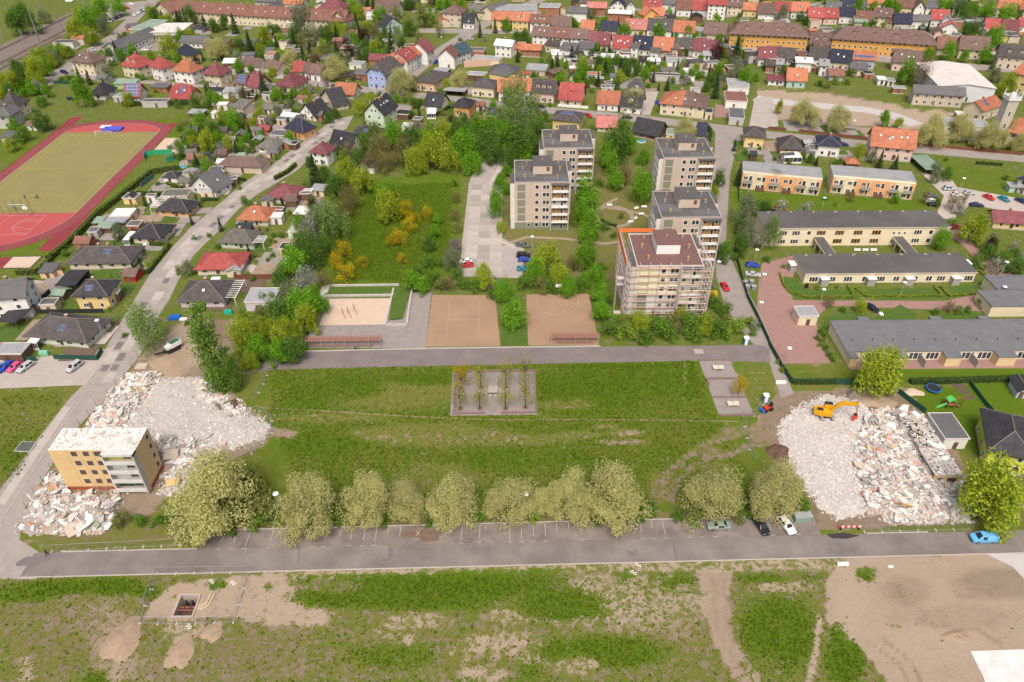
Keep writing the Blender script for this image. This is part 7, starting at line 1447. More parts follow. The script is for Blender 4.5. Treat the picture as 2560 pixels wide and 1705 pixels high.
# two big facade pieces lying in the rubble
for(c,r,x,y,w,h,mi,rot,lab)in((3,2,1240,1510,2.4,3.0,3,(rad(38),.1,-.35),'broken ochre facade panel with window hole in the rubble'),(3,2,1330,1430,3.2,2.4,4,(rad(20),-.15,.3),'grey-green facade panel lying on the rubble'),(0,2,1570,1040,3.0,2.6,2,(rad(16),.1,.2),'beige wall panel lying behind the yellow block'),(0,2,1590,1295,2.6,1.6,3,(rad(20),.1,.5),'yellow wall panel lying right of the yellow block')):
 p=T(c,r,x,y,1.6);t=thing('facade_panel',lab,'panel',(p.x,p.y,0));f=MB()
 if mi==3 and c==3:f.box(-w/2,w/2,-.1,.1,0,.9);f.box(-w/2,w/2,-.1,.1,2.0,h);f.box(-w/2,-.55,-.1,.1,.9,2.0);f.box(.55,w/2,-.1,.1,.9,2.0)
 else:f.box(-w/2,w/2,-h/2,h/2,-.1,.1)
 o=f.obj('plate',rub_mats[mi],t);o.location=(0,0,1.5);o.rotation_euler=rot
 # ================================================================ vehicles
tyre=M('tyre',(.02,.02,.022),rough=.9);rimm_=M('wheel_rim',(.45,.45,.46),rough=.35,metal=.6);cglass=M('car_glass',(.018,.022,.026),rough=.06,spec=.6);redl=M('tail_light',(.35,.02,.02),rough=.3);whl=M('head_light',(.7,.7,.7),rough=.15);plast=M('black_plastic',(.03,.03,.032),rough=.6)
_w=MB();_w.tube((0,-.11,0),(0,.11,0),.33,14);WHEEL=_w.mesh('tyre',tyre,True);_w=MB();_w.tube((0,-.12,0),(0,.12,0),.2,10);RIM=_w.mesh('rim',rimm_)
CARS={ # sections x, belt z, top z, half width ; indices of windscreen base, roof front, roof rear, rear window base
 'hatch':([(-2.05,.55,.6,.70),(-1.9,.68,.72,.82),(-1.0,.86,.92,.86),(-.25,.90,1.40,.87),(1.25,.94,1.42,.87),(1.85,.95,1.0,.85),(2.02,.80,.84,.78)],2,3,4,5),
 'sedan':([(-2.3,.55,.6,.72),(-2.1,.68,.72,.85),(-1.05,.86,.92,.89),(-.3,.90,1.38,.90),(.85,.93,1.40,.90),(1.5,.95,1.0,.89),(2.2,.93,.98,.85),(2.35,.78,.82,.78)],2,3,4,5),
 'estate':([(-2.3,.55,.6,.72),(-2.1,.70,.74,.86),(-1.1,.88,.94,.90),(-.4,.92,1.44,.90),(1.75,.96,1.46,.89),(2.2,.96,1.02,.87),(2.32,.80,.84,.80)],2,3,4,5),
 'mpv':([(-2.2,.6,.66,.74),(-2.0,.78,.84,.88),(-1.3,.95,1.02,.92),(-.5,1.0,1.66,.92),(1.8,1.04,1.70,.91),(2.15,1.0,1.1,.89),(2.25,.85,.9,.84)],2,3,4,5),
 'van':([(-2.45,.6,.68,.80),(-2.25,.85,.92,.94),(-1.6,1.02,1.08,.97),(-.85,1.1,1.9,.98),(2.2,1.15,1.95,.97),(2.4,1.0,1.2,.95),(2.45,.7,.75,.93)],2,3,4,5)}
def car_proto(kind):
 S,i0,i1,i2,i3=CARS[kind];b=MB();R_=[]
 for x,zb,zt,w in S:
  wt=w*(.74 if zt-zb>.2 else .93)
  R_.append([(x,-w*.92,.22),(x,-w,.5),(x,-w*.985,zb),(x,-wt,zt-.05),(x,-wt*.86,zt),(x,wt*.86,zt),(x,wt,zt-.05),(x,w*.985,zb),(x,w,.5),(x,w*.92,.22)])
 k=0
 for r_ in R_:b.v+=r_
 n=10
 for s in range(len(R_)-1):
  for j in range(n):j2=(j+1)%n;b.f.append((s*n+j2,s*n+j,(s+1)*n+j,(s+1)*n+j2));b.m.append(0)
 b.f.append(tuple(range(n)));b.m.append(0);b.f.append(tuple(range((len(R_)-1)*n+n-1,(len(R_)-1)*n-1,-1)));b.m.append(0)
 body=b.mesh(kind+'_body',M('car_paint',(.5,.5,.5)),False)
 def quad(pts,off):
  P=[Vector(p)for p in pts];c=sum(P,Vector())/4;nn=(P[1]-P[0]).cross(P[2]-P[0]).normalized()
  if nn.dot(c-Vector((0,0,.6)))<0:nn=-nn
  q=MB();q.poly([c+(p-c)*.88+nn*off for p in P]);return q
 g={}
 g['windscreen']=quad([R_[i0][4],R_[i0][5],R_[i1][5],R_[i1][4]],.012).mesh('windscreen',cglass);g['rear_window']=quad([R_[i3][4],R_[i3][5],R_[i2][5],R_[i2][4]],.012).mesh('rear_window',cglass)
 sides=[]
 e=i2 if kind!='van' else None
 for j,k2 in((2,3),(7,6)):
  if e:m=[tuple(Vector(R_[i1][a]).lerp(Vector(R_[i2][a]),.5))for a in(j,k2)];sides.append(quad([R_[i1][j],m[0],m[1],R_[i1][k2]],.012));sides.append(quad([m[0],R_[i2][j],R_[i2][k2],m[1]],.012))
  else:m=[tuple(Vector(R_[i1][a]).lerp(Vector(R_[i2][a]),.3))for a in(j,k2)];sides.append(quad([R_[i1][j],m[0],m[1],R_[i1][k2]],.012))
 g['side']=[s.mesh('side_window',cglass)for s in sides]
 xf,xr=S[0][0],S[-1][0]
 return body,g,xf,xr,S[1][3]
CP={k:car_proto(k)for k in CARS}
_l=MB();_l.box(-.04,.04,-.2,.2,-.08,.08);HL=_l.mesh('headlight',whl);TL=None;_l=MB();_l.box(-.04,.04,-.16,.16,-.1,.1);TL=_l.mesh('taillight',redl);_l=MB();_l.box(-.05,.05,-.72,.72,-.1,.1);BUMP=_l.mesh('bumper',plast)
PAINT=dict(white=(.78,.78,.77),black=(.015,.016,.02),silver=(.42,.44,.45),blue=(.02,.06,.42),sky=(.13,.42,.72),red=(.50,.015,.02),pink=(.62,.08,.22),teal=(.03,.22,.32),green=(.22,.28,.25),grey=(.12,.125,.13),dred=(.24,.01,.02),navy=(.015,.025,.09))
def car(p,head,kind,col,label,z=.02,group=None):
 body,g,xf,xr,hw=CP[kind];pm=M('paint_'+col,PAINT[col],rough=.28,spec=.5)
 t=thing('parked_car' if kind!='van' else 'delivery_van',label,'car' if kind!='van' else 'van',(p[0],p[1],z),rad(head),group)
 o=put('body',body,t);o.material_slots[0].link='OBJECT';o.material_slots[0].material=pm
 put('windscreen',g['windscreen'],o);put('rear_window',g['rear_window'],o)
 for s in g['side']:put('side_window',s,o)
 wb=1.28 if kind!='van' else 1.5
 for sx in(-1,1):
  for sy in(-1,1):w_=put('wheel',WHEEL,t,(sx*wb,sy*(hw-.07),.33));put('rim',RIM,w_)
 for sy in(-1,1):put('headlight',HL,t,(xf+.12,sy*.52,.6));put('taillight',TL,t,(xr-.06,sy*.6,.72))
 put('bumper',BUMP,t,(xf+.02,0,.36));put('bumper',BUMP,t,(xr-.02,0,.4));FOOT.append((p[0],p[1],2));return t
car(T(3,3,1975,265),0,'van','sky','light blue delivery van driving along the road')
car(T(2,3,1900,150),0,'sedan','green','silver-green saloon parked lengthwise in the bays');car(T(2,3,2285,150),107,'estate','black','black estate car parked under the plane trees');car(T(3,3,165,145),107,'estate','white','white estate car beside the green containers')
for x,col,k,lab in((-30,'silver','sedan','silver car at the left edge of the small car park'),(55,'blue','estate','dark blue estate car in the small car park'),(145,'pink','hatch','pink hatchback in the small car park'),(240,'silver','estate','silver estate car right of the pink hatchback'),(690,'silver','mpv','silver minivan alone at the right of the small car park')):
 car(T(0,2,x,255),68,k,col,lab)
car(T(1,1,1930,850),10,'hatch','white','white hatchback half hidden by the silver shrub');car(T(1,1,1940,885),5,'hatch','red','red hatchback beside the white one near the shrubs')
for x,y,col,k,lab,hd in((100,700,'grey','estate','dark grey estate car near the left tower',165),(105,795,'black','mpv','black minivan on the concrete yard below the near tower',178),(115,835,'blue','hatch','royal blue hatchback below the black minivan',178),(105,920,'teal','hatch','teal hatchback nearest the brown courts',178)):
 car(T(2,1,x,y),hd,k,col,lab)
car(T(2,1,1955,1085),100,'hatch','red','red car on the path right of the scaffolded tower');car(T(2,1,2210,885),170,'hatch','blue','blue hatchback by the red paved drive');car(T(2,1,2215,970),168,'sedan','silver','silver saloon beside the blue hatchback on the drive')
for x,y,col,k,lab,hd in((1665,180,'silver','mpv','silver minivan at the estate car park entrance',175),(1500,245,'grey','sedan','dark grey car beside the right peach terrace',178),(1500,295,'white','estate','white car below the dark grey one',175),(1520,328,'black','hatch','black car half under a small tree',170),(1735,235,'white','hatch','white hatchback behind the budding tree',170),(1845,220,'silver','hatch','silver hatchback partly hidden by the budding tree',170),(2025,260,'red','hatch','red hatchback in the estate car park',110),(2165,275,'teal','hatch','turquoise hatchback in the estate car park',110),(2330,295,'navy','sedan','navy car at the right of the estate car park',115),(1915,330,'navy','sedan','navy saloon above the white blossoming shrubs',170),(1745,540,'dred','mpv','dark red minivan at the end of the two-storey building',172),(950,1280,'black','hatch','black car on the red paving below the porch building',125),(2300,1065,'navy','estate','dark blue estate car at the right edge of the drive',170),(2370,1105,'silver','hatch','silver car cut by the right edge of the drive',170),(15,375,'black','estate','black car behind the white shrubs near the path',175),(105,368,'red','hatch','red car behind the white shrubs near the path',178)):
 car(T(3,1,x,y),hd,k,col,lab)
for c,r,x,y,col,k,lab,hd in((0,1,1140,490,'white','hatch','white car under the grey carport',5),(2,0,1060,1090,'black','estate','black estate car on the street behind the towers',175),(2,0,705,1075,'red','hatch','red hatchback on the street beside the solar row villa',120),(2,0,1345,960,'blue','hatch','blue hatchback left of the large twin house',110),(2,0,265,990,'black','hatch','black hatchback by the three-dormer house',150),(0,0,595,675,'navy','mpv','dark minivan beside the brown-roofed villa',150),(0,0,860,465,'silver','hatch','silver car by the long white warehouse',140),(0,0,655,920,'black','hatch','black car left of the white bungalow',160),(1,0,1975,365,'silver','hatch','pale car on the street at the garden corner',150),(0,0,1340,465,'white','hatch','white car in the market yard',165),(0,0,1365,440,'silver','hatch','silver car in the market yard',165),(3,0,690,1340,'navy','hatch','navy car behind the navy pyramid house',170),(1,0,1770,855,'black','hatch','black car under the carport, left one',120),(1,0,1870,862,'black','hatch','black car under the carport, right one',120),(3,0,315,490,'blue','hatch','blue car in the gap below the left ochre block',170),(3,0,425,255,'navy','hatch','navy car in the yard behind the ochre blocks',90),(1,0,1660,580,'blue','hatch','dark blue car by the blank white gable',60),(1,0,945,735,'navy','hatch','dark car behind the light blue house',160)):
 car(T(c,r,x,y),hd,k,col,lab)
nth=('first','second','third','fourth','fifth','sixth','seventh')
for i in range(6):car(T(0,0,1235+i*18,145-i*10),120,'hatch',('white','silver','white','silver','grey','white')[i],f'{nth[i]} car from the left in the far parking row by the barracks',group='cars in the far parking row')
for i in range(5):car(T(0,0,1040+i*20,185-i*8),120,'hatch',('silver','black','navy','grey','black')[i],f'{nth[i]} car from the left in the far parking row beside the trees',group='cars in the near far-off parking row')
car(T(0,0,1005,205),160,'hatch','white','white car left of the far parking rows');car(T(0,0,1170,82),170,'hatch','red','red car at the far car park');car(T(0,0,1215,45),170,'hatch','white','white car at the far end of the far car park');car(T(0,0,640,18),175,'van','white','white van on the far yard by the railway')
# yellow excavator
ex_y=M('excavator_yellow',(.66,.35,.012),(.58,.30,.012),1.,.45)
p=T(3,2,520,690,.8);e=thing('excavator','yellow tracked excavator with bent boom on the right rubble','excavator',(p.x,p.y,.75),0);FOOT.append((p.x,p.y,4));land('the yellow excavator',p)
for s in(-1,1):
 b=MB();pr=[(-2.0,.42),(-1.7,.85),(1.7,.85),(2.0,.42),(1.7,.0),(-1.7,.0)];x=s*1.25
 k=len(b.v);b.v+=[(x-.3,a,z)for a,z in pr]+[(x+.3,a,z)for a,z in pr];n=6;b.f+=[tuple(range(5,-1,-1)),tuple(range(6,12))]+[(i,(i+1)%6,6+(i+1)%6,6+i)for i in range(6)];b.m+=[0]*8
 tk=b.obj('track',M('track_steel',(.30,.28,.27),(.2,.19,.18),4.),e)
 for i in range(10):box_part('track_shoe',M('track_shoe',(.24,.23,.22)),tk,x-.32,x+.32,-1.7+i*.36,-1.5+i*.36,.86,.9)
box_part('undercarriage',plast,e,-.95,.95,-1.0,1.0,.3,.95)
up=put('upper_carriage',None,e,(0,0,.95),(0,0,rad(-12)));b=MB()
b.prism([(-2.5,-1.0),(-2.2,-1.25),(1.2,-1.25),(1.2,1.25),(-2.2,1.25),(-2.5,1.0)],.0,1.0);b.box(-2.2,-.6,-1.0,.3,1.0,1.3);me=b.mesh('house',ex_y);up.data if False else None
put('machine_house',me,up);put('engine_cover',bx('engine_cover',plast,-2.1,-.8,-.85,.15,1.3,1.36),up);put('counterweight',bx('counterweight',ex_y,-2.75,-2.3,-1.1,1.1,.1,.9),up)
put('cab',bx('cab',ex_y,-.5,1.2,.45,1.38,1.25,2.3),up);put('cab_window',bx('cab_window',cglass,.0,1.23,.5,1.33,1.55,2.2),up);put('cab_roof',bx('cab_roof',plast,-.55,1.25,.4,1.42,2.3,2.38),up)
def beam(par,nm,pts,w,h0,mat):
 b=MB();k=0
 for i,(x,z)in enumerate(pts):hh_=h0*(1 if 0<i<len(pts)-1 else .7);b.v+=[(x,-w/2,z-hh_/2),(x,w/2,z-hh_/2),(x,w/2,z+hh_/2),(x,-w/2,z+hh_/2)]
 for i in range(len(pts)-1):
  for j in range(4):b.f.append((i*4+j,i*4+(j+1)%4,i*4+4+(j+1)%4,i*4+4+j));b.m.append(0)
 b.f.append((3,2,1,0));k=(len(pts)-1)*4;b.f.append((k,k+1,k+2,k+3));b.m+=[0,0];return b.obj(nm,mat,par)
beam(up,'boom',[(.9,.9),(1.9,2.6),(3.2,3.7),(6.2,3.9)],.75,.95,ex_y);beam(up,'stick',[(5.8,4.4),(6.3,3.7),(6.5,.9)],.6,.8,ex_y)
for a,c_ in(((1.2,-.32,1.0),(2.9,-.32,3.0)),((1.2,.32,1.0),(2.9,.32,3.0)),((3.4,0,4.3),(5.8,0,4.6))):b=MB();b.tube(a,c_,.1,8);b.obj('hydraulic_ram',steel,up)
b=MB();b.prism([(6.0,-.45),(6.9,-.6),(7.0,.5),(6.1,.6)],-.2,.5);b.prism([(5.8,-.5),(6.4,-.6),(6.3,.5)],-.75,-.2);b.obj('grapple',M('red_steel',(.62,.06,.03),rough=.5),up);b=MB();b.tube((6.5,0,.5),(6.5,0,1.0),.32,8);b.obj('rotator',plast,up)
# white and black crusher beside the sand
p=T(0,2,1590,90);t=thing('mobile_screener','white and black tracked machine beside the dug sand','machine',(p.x,p.y,0),rad(55));FOOT.append((p.x,p.y,4))
for s in(-.9,.9):box_part('track',plast,t,-1.8,1.8,s-.22,s+.22,0,.75)
box_part('chassis',plast,t,-2.2,2.4,-.65,.65,.75,1.3);box_part('hopper',white,t,-.4,2.6,-1.0,1.0,1.3,2.4);box_part('engine_box',white,t,-1.6,-.5,-.8,.8,1.3,2.1);box_part('grid',M('green_steel',(.05,.14,.09)),t,-.2,2.4,-.8,.8,2.41,2.5);b=MB();b.prism([(-5.0,-.35),(-1.0,-.4),(-1.0,.4),(-5.0,.35)],0,.2);o=b.obj('conveyor',plast,t);o.rotation_euler=(0,rad(14),0);o.location=(0,0,.35)
# small tractor and trailer by the toilet
p=T(2,2,2345,640);t=thing('small_tractor','small red and blue tractor beside the portable toilet','tractor',(p.x,p.y,0),.4)
box_part('body',M('tractor_red',(.55,.05,.03),rough=.4),t,-.9,.9,-.45,.45,.6,1.2);box_part('seat',plast,t,.3,.8,-.3,.3,1.2,1.6);box_part('roll_bar',plast,t,.9,1.0,-.5,.5,.6,2.2);box_part('bucket',M('tractor_blue',(.03,.12,.4)),t,-1.8,-1.2,-.7,.7,.2,.8)
for sx,r_ in((-.7,.38),(.7,.55)):
 for sy in(-.6,.6):b=MB();b.tube((sx,sy-.15,r_),(sx,sy+.15,r_),r_,12);b.obj('wheel',tyre,t)
for c,r,x,y,lab in((2,2,2325,560,'white and blue portable toilet beside the table tennis terrace'),(2,2,2145,30,'white and blue portable toilet at the promenade end')):
 p=T(c,r,x,y);t=thing('portable_toilet',lab,'toilet cabin',(p.x,p.y,0));box_part('cabin',M('toilet_blue',(.03,.18,.30),rough=.5),t,-.6,.6,-.6,.6,0,2.0);box_part('roof',white,t,-.65,.65,-.65,.65,2.0,2.25);box_part('door',white,t,-.35,.35,-.64,-.6,.15,1.9)
 # ================================================================ site fences
_f=MB()
for a,c_ in(((0,0,.15),(0,0,2)),((3.4,0,.15),(3.4,0,2)),((0,0,2),(3.4,0,2)),((0,0,.15),(3.4,0,.15))):_f.tube(a,c_,.035,5)
for i in range(1,14):_f.tube((i*3.4/14,0,.15),(i*3.4/14,0,2),.008,3)
FPAN=_f.mesh('fence_panel',steel);_f=MB();_f.box(-.12,.12,-.35,.35,0,.15);FFOOT=_f.mesh('fence_foot',M('pale_foot',(.5,.49,.47)))
def site_fence(pts,label,green=False):
 P3=[T(*p)for p in pts];c=P3[0];t=thing('site_fence',label,'fence',(c.x,c.y,0))
 for a,b in zip(P3,P3[1:]):
  d=b-a;L=d.length;n=max(1,round(L/3.4));s=L/n;an=math.atan2(d.y,d.x)
  for i in range(n):q=a+d*(i/n)-c;put('panel',FPAN,t,(q.x,q.y,0),(0,0,an),(s/3.4,1,1));put('foot',FFOOT,t,(q.x,q.y,0),(0,0,an))
 return t
site_fence([(2,2,2310,590),(2,2,2225,690),(2,2,2120,690),(2,2,2185,1005),(2,2,2240,1110)],'wire site fence along the right edge of the lawn');site_fence([(3,3,885,190),(3,3,1870,168)],'wire site fence in front of the right rubble');site_fence([(0,3,475,372),(0,3,1655,312),(0,3,1740,140)],'wire site fence along the road below the yellow block')
site_fence([(1,2,135,240),(1,2,70,400),(1,2,-20,560)],'wire site fence at the left end of the promenade');site_fence([(1,2,-80,700),(1,2,30,650),(1,2,150,740),(1,2,145,850),(1,2,-40,1040),(0,2,2200,1090)],'wire site fence round the tip of the left rubble')
site_fence([(0,3,1450,575),(0,3,2290,565),(0,3,2150,1020),(0,3,1800,1035),(0,3,1280,1032),(0,3,1450,575)],'wire site fence round the open pipe pit')
cpole=M('fence_post',(.20,.21,.20));t=thing('chain_fence','row of thin fence posts between the street and the left rubble','fence',T(0,2,1270,150))
for x,y in((1270,150),(1215,250),(1155,340),(1075,420),(1000,515),(890,600),(820,690),(735,780),(475,1190),(400,1305),(325,1420),(245,1540)):p=T(0,2,x,y)-t.location;b=MB();b.tube((p.x,p.y,0),(p.x,p.y,2.2),.06,5);b.obj('post',cpole,t)
gfm=M('green_fence',(.02,.075,.055),rough=.8);wf=M('dark_fence',(.03,.032,.034));bf=M('brown_fence',(.16,.065,.04))
def fence(c,r,pts,h,mat,label):return wall_run('fence',[T(c,r,*p)for p in pts],.06,h,mat,label,'fence')
fence(2,1,[(2045,740),(2075,860),(2120,1030),(2160,1170),(2240,1330),(2360,1590)],1.6,gfm,'long green fence along the path by the red paved drive');fence(3,2,[(0,30),(130,270),(215,395),(860,405)],1.7,gfm,'green screen fence behind the excavator')
fence(3,2,[(1190,480),(1290,560),(1440,670)],1.6,gfm,'green fence between the rubble and the play garden');fence(3,2,[(1850,400),(2000,600),(2160,780),(2300,920)],1.3,gfm,'green mesh fence between two lawns at the right');fence(0,2,[(500,170),(900,180),(950,100)],1.6,gfm,'dark green fence round the paved garage court');fence(0,2,[(0,185),(345,185)],1.6,gfm,'dark green fence behind the small car park')
fence(0,1,[(280,1310),(470,1130)],1.6,wf,'black garden fence left of the yellow two-storey house');fence(0,1,[(360,1318),(960,1310)],1.4,wf,'dark fence between the yellow house and the green bungalow');fence(0,1,[(420,975),(590,965)],1.7,wallm('po'),'pale wooden screen left of the long double bungalow');fence(1,1,[(-200,1005),(190,1000)],1.8,bf,'reddish brown fence behind the lilac garage')
fence(0,1,[(1300,160),(1420,60)],1.8,M('bluegreen_screen',(.08,.16,.16)),'bluish screen fence by the pool garden');fence(3,0,[(280,1215),(920,1290)],1.3,bf,'brown fence along the lane above the navy pyramid house');fence(3,0,[(0,1190),(165,1205)],1.3,bf,'short brown fence at the lane corner');fence(3,0,[(1370,1340),(1700,1370),(2340,1430)],1.3,bf,'brown fence in front of the school building');fence(2,1,[(2075,20),(2085,300)],1.3,gfm,'green mesh fence beside the left peach terrace')
fence(2,0,[(420,980),(700,1000)],1.2,white,'white ornamental fence before the red mansard house');fence(0,0,[(495,770),(650,775)],1.5,gfm,'green fence below the brown-roofed villa')
# ================================================================ lamps, benches, tables
lampm=M('lamp_pole',(.40,.41,.41),rough=.5);lhead=M('lamp_head',(.74,.75,.76),rough=.4)
def lamp(p,h,label,disc=True):
 t=thing('street_lamp',label,'lamp',(p.x,p.y,0),0,'street lamps');b=MB();b.tube((0,0,0),(0,0,h),.075,7,0,.05);b.obj('pole',lampm,t);b=MB()
 if disc:b.tube((0,0,h),(0,0,h+.14),.62,14,0,.5);b.tube((0,0,h-.2),(0,0,h),.16,8)
 else:b.box(-.1,.9,-.12,.12,h-.02,h+.1)
 b.obj('lamp_head',lhead,t)
for c,r,x,y,h,lab in((2,1,185,735,5,'disc lamp on the lawn below the near left tower'),(2,1,2230,845,4.5,'disc lamp above the blue hatchback on the drive'),(3,1,490,372,5,'disc lamp behind the long two-storey building'),(3,1,1215,1150,4.5,'disc lamp on the middle lawn of the porch building'),(3,1,480,1215,4.5,'disc lamp on the drive left of the small lime'),(3,1,2125,1192,4.5,'disc lamp at the bend of the red drive'),(3,1,2145,960,4.5,'disc lamp beside the shrubbery at the right'),(3,1,1760,190,5,'lamp at the estate car park'),(2,1,1880,970,5,'disc lamp on the path right of the scaffolded tower'),(2,1,2268,1335,4.5,'disc lamp at the lower green fence'),(3,2,165,195,4.5,'disc lamp at the corner of the red paved yard'),(1,2,235,1590,6,'disc lamp at the leftmost plane of the road row'),(2,2,125,1590,6,'disc lamp between the planes in the middle of the road row'),(2,1,2300,1060,4,'disc lamp beside the waste containers'),(3,1,1790,622,4.5,'disc lamp near the dark red minivan'),(3,1,2040,850,0.5,None),(0,1,312,1155,5,'street lamp beside the white apartment house'),(0,1,1385,835,6,'street lamp behind the clipped hedge'),(0,1,960,1545,6,'street lamp in front of the pale green bungalow'),(1,0,80,1530,6,'street lamp beside the olive-roofed bungalow'),(1,0,525,1190,6,'street lamp at the orange navy-roofed house'),(1,0,1712,440,6,'street lamp on the lawn behind the plum-roofed house'),(1,0,1960,290,6,'street lamp at the small white slate house'),(2,0,1700,110,8,'tall lamp mast among the far roofs'),(3,0,765,1235,6,'street lamp on the lane behind the navy pyramid house')):
 if lab:lamp(T(c,r,x,y),h,lab)
def bench(c,r,x,y,a,lab,L=1.9):
 p=T(c,r,x,y);t=thing('bench',lab,'bench',(p.x,p.y,0),rad(a));box_part('seat',white,t,-L/2,L/2,-.25,.25,.4,.48);o=box_part('backrest',white,t,-L/2,L/2,.25,.31,.5,.9)
 for s in(-1,1):box_part('leg',conc,t,s*L*.35-.06,s*L*.35+.06,-.2,.2,0,.4)
for q in((2,1,897,330,5,'white bench left of the round path'),(2,1,1145,358,35,'white bench above the round path'),(2,1,1215,346,-8,'white bench nearest the middle right tower'),(2,1,1190,412,5,'white bench right of the round path'),(2,1,1000,156,25,'white bench on the upper green'),(2,1,825,898,25,'white bench below the small maple'),(2,1,1090,485,15,'left piece of the curved white bench'),(2,1,1140,450,55,'right piece of the curved white bench')):bench(*q)
for c,r,x,y,lab in((2,2,1895,262,'concrete table tennis table on the upper terrace'),(2,2,2030,595,'concrete table tennis table on the lower terrace')):
 p=T(c,r,x,y);t=thing('table_tennis_table',lab,'table',(p.x,p.y,0));cm=M('pale_concrete',(.60,.55,.44),(.5,.46,.37),1.);box_part('top',cm,t,-1.37,1.37,-.76,.76,.68,.76);box_part('net',steel,t,-.02,.02,-.8,.8,.76,.9)
 for s in(-1,1):box_part('leg',cm,t,s*.95-.08,s*.95+.08,-.5,.5,0,.68)
p=T(1,2,2180,470);t=thing('stone_table','square stone table with stools on the paved square','table',(p.x,p.y,0));box_part('top',M('stone_top',(.40,.37,.32),(.33,.30,.26),.8),t,-1.3,1.3,-1.1,1.1,.65,.8);box_part('base',conc,t,-.5,.5,-.4,.4,0,.65)
for sx,sy in((-1.8,.6),(-1.8,-.5),(1.8,.6),(1.8,-.5),(-.6,-1.7),(.6,-1.7),(-.6,1.7),(.6,1.7)):box_part('stool',conc,t,sx-.25,sx+.25,sy-.25,sy+.25,0,.45)
plm=M('planter_soil',(.26,.13,.08),(.2,.1,.06),2.)
for i,(c,r,x,y,k,hz)in enumerate(((1,2,1890,440,'yellow',1.5),(1,2,1880,625,'young',1.15),(1,2,2060,625,'young',1.2),(1,2,2070,430,'young',1.1),(1,2,2295,625,'young',1.3),(1,2,2300,430,'young',1.2),(2,2,122,615,'young',1.5),(2,2,118,430,'young',1.5))):
 p=T(c,r,x,y);sheet('planting_bed',[(p.x-.6,p.y-.6),(p.x+.6,p.y-.6),(p.x+.6,p.y+.6),(p.x-.6,p.y+.6)],plm,.06,sqr);plant(p.x,p.y,2.3 if k=='young' else 2.6,k,hz*.95)
p=T(2,2,2080,490);plant(p.x,p.y,1.9,'yellow',1.35)
# slatted shelters at the courts
def shelter(c,r,a,b,n,lab):
 A=T(c,r,*a);B=T(c,r,*b);d=B-A;L=d.length;t=thing('pergola_shelter',lab,'pergola',(A.x,A.y,0),math.atan2(d.y,d.x));gm=M('grey_post',(.30,.30,.33));rs=M('red_slat',(.34,.17,.13),(.27,.14,.11),2.)
 for i in range(n+1):x=L*i/n;box_part('post',gm,t,x-.07,x+.07,-.07,.07,0,2.4);box_part('rafter',gm,t,x-.06,x+.06,-.3,2.2,2.4,2.52)
 for j in range(6):box_part('slat',rs,t,-.2,L+.2,-.2+j*.42,.0+j*.42,2.53,2.6)
 for j in range(3):box_part('back_slat',rs,t,-.1,L+.1,2.1,2.14,.6+j*.55,.9+j*.55)
 box_part('seat',rs,t,L*.1,L*.9,.5,.9,.42,.5)
shelter(1,2,(390,75),(1150,65),7,'long red-slatted shelter below the sandpit');shelter(2,2,(365,40),(795,38),4,'short red-slatted shelter at the right brown court')
for x0_,y0_,x1_,y1_ in((790,1290,825,1370),(850,1305,875,1360),(905,1275,930,1330)):
 A=T(1,1,x1_,y1_);b=MB();b.tube((A.x,A.y,0),(A.x-.6,A.y+.5,2.2),.07,6);b.tube((A.x-.6,A.y+.5,2.2),(A.x-1.2,A.y+2.2,2.5),.07,6);b.tube((A.x-1.2,A.y+2.2,2.5),(A.x-1.4,A.y+2.6,0),.07,6);o=b.obj('climbing_bar',M('red_bar',(.42,.06,.04),rough=.5));tag(o,{790:'leftmost red climbing bar in the sandpit',850:'middle red climbing bar in the sandpit',905:'rightmost red climbing bar in the sandpit'}[x0_],'climbing bar')
for c,r,x,y,lab in((2,1,428,1150,'basketball hoop at the far end of the right brown court'),(0,1,262,425,'basketball hoop on the red sports area')):
 p=T(c,r,x,y);t=thing('basketball_hoop',lab,'hoop',(p.x,p.y,0));b=MB();b.tube((0,.6,0),(0,.6,3.2),.08,6);b.obj('post',steel,t);box_part('backboard',lhead,t,-.9,.9,-.05,.02,2.8,3.9);b=MB();b.tube((0,-.3,3.0),(0,-.3,3.04),.23,10);b.obj('ring',M('ring_orange',(.6,.15,.03)),t)
 # ================================================================ sports props
def goal(c,r,x,y,w,lab,col):
 p=T(c,r,x,y);t=thing('football_goal',lab,'goal',(p.x,p.y,0));m_=white
 for s in(-1,1):box_part('post',m_,t,s*w/2-.06,s*w/2+.06,-.06,.06,0,2.4);b=MB();b.tube((s*w/2,0,2.4),(s*w/2,1.6,0),.05,5);b.obj('stay',m_,t)
 box_part('crossbar',m_,t,-w/2,w/2,-.06,.06,2.4,2.52);b=MB()
 for i in range(12):f=i/11;b.tube((-w/2+w*f,0,2.4),(-w/2+w*f,1.6,0),.02,3)
 for i in range(5):f=i/4;b.tube((-w/2,1.6*f,2.4*(1-f)),(w/2,1.6*f,2.4*(1-f)),.02,3)
 b.obj('net',M('net_'+col,(.2,.45,.3)if col=='green' else(.6,.6,.6)),t)
goal(0,0,960,1258,7,'white football goal at the far end of the turf pitch','white');goal(0,1,165,372,6,'football goal with green net at the near end of the pitch','green')
p=T(0,0,1040,1195);t=thing('high_jump_mat','blue high jump mat in the red end zone','mat',(p.x,p.y,0));bm=M('mat_blue',(.06,.07,.45));box_part('cushion',bm,t,-4,4,-2.2,2.2,0,.7);box_part('cover',M('mat_top',(.08,.10,.55)),t,-4.1,4.1,-2.3,2.3,.7,.8)
for s in(-1,1):b=MB();b.tube((s*4.6,-2.3,0),(s*4.6,-2.3,2),.06,6);b.obj('upright',steel,t)
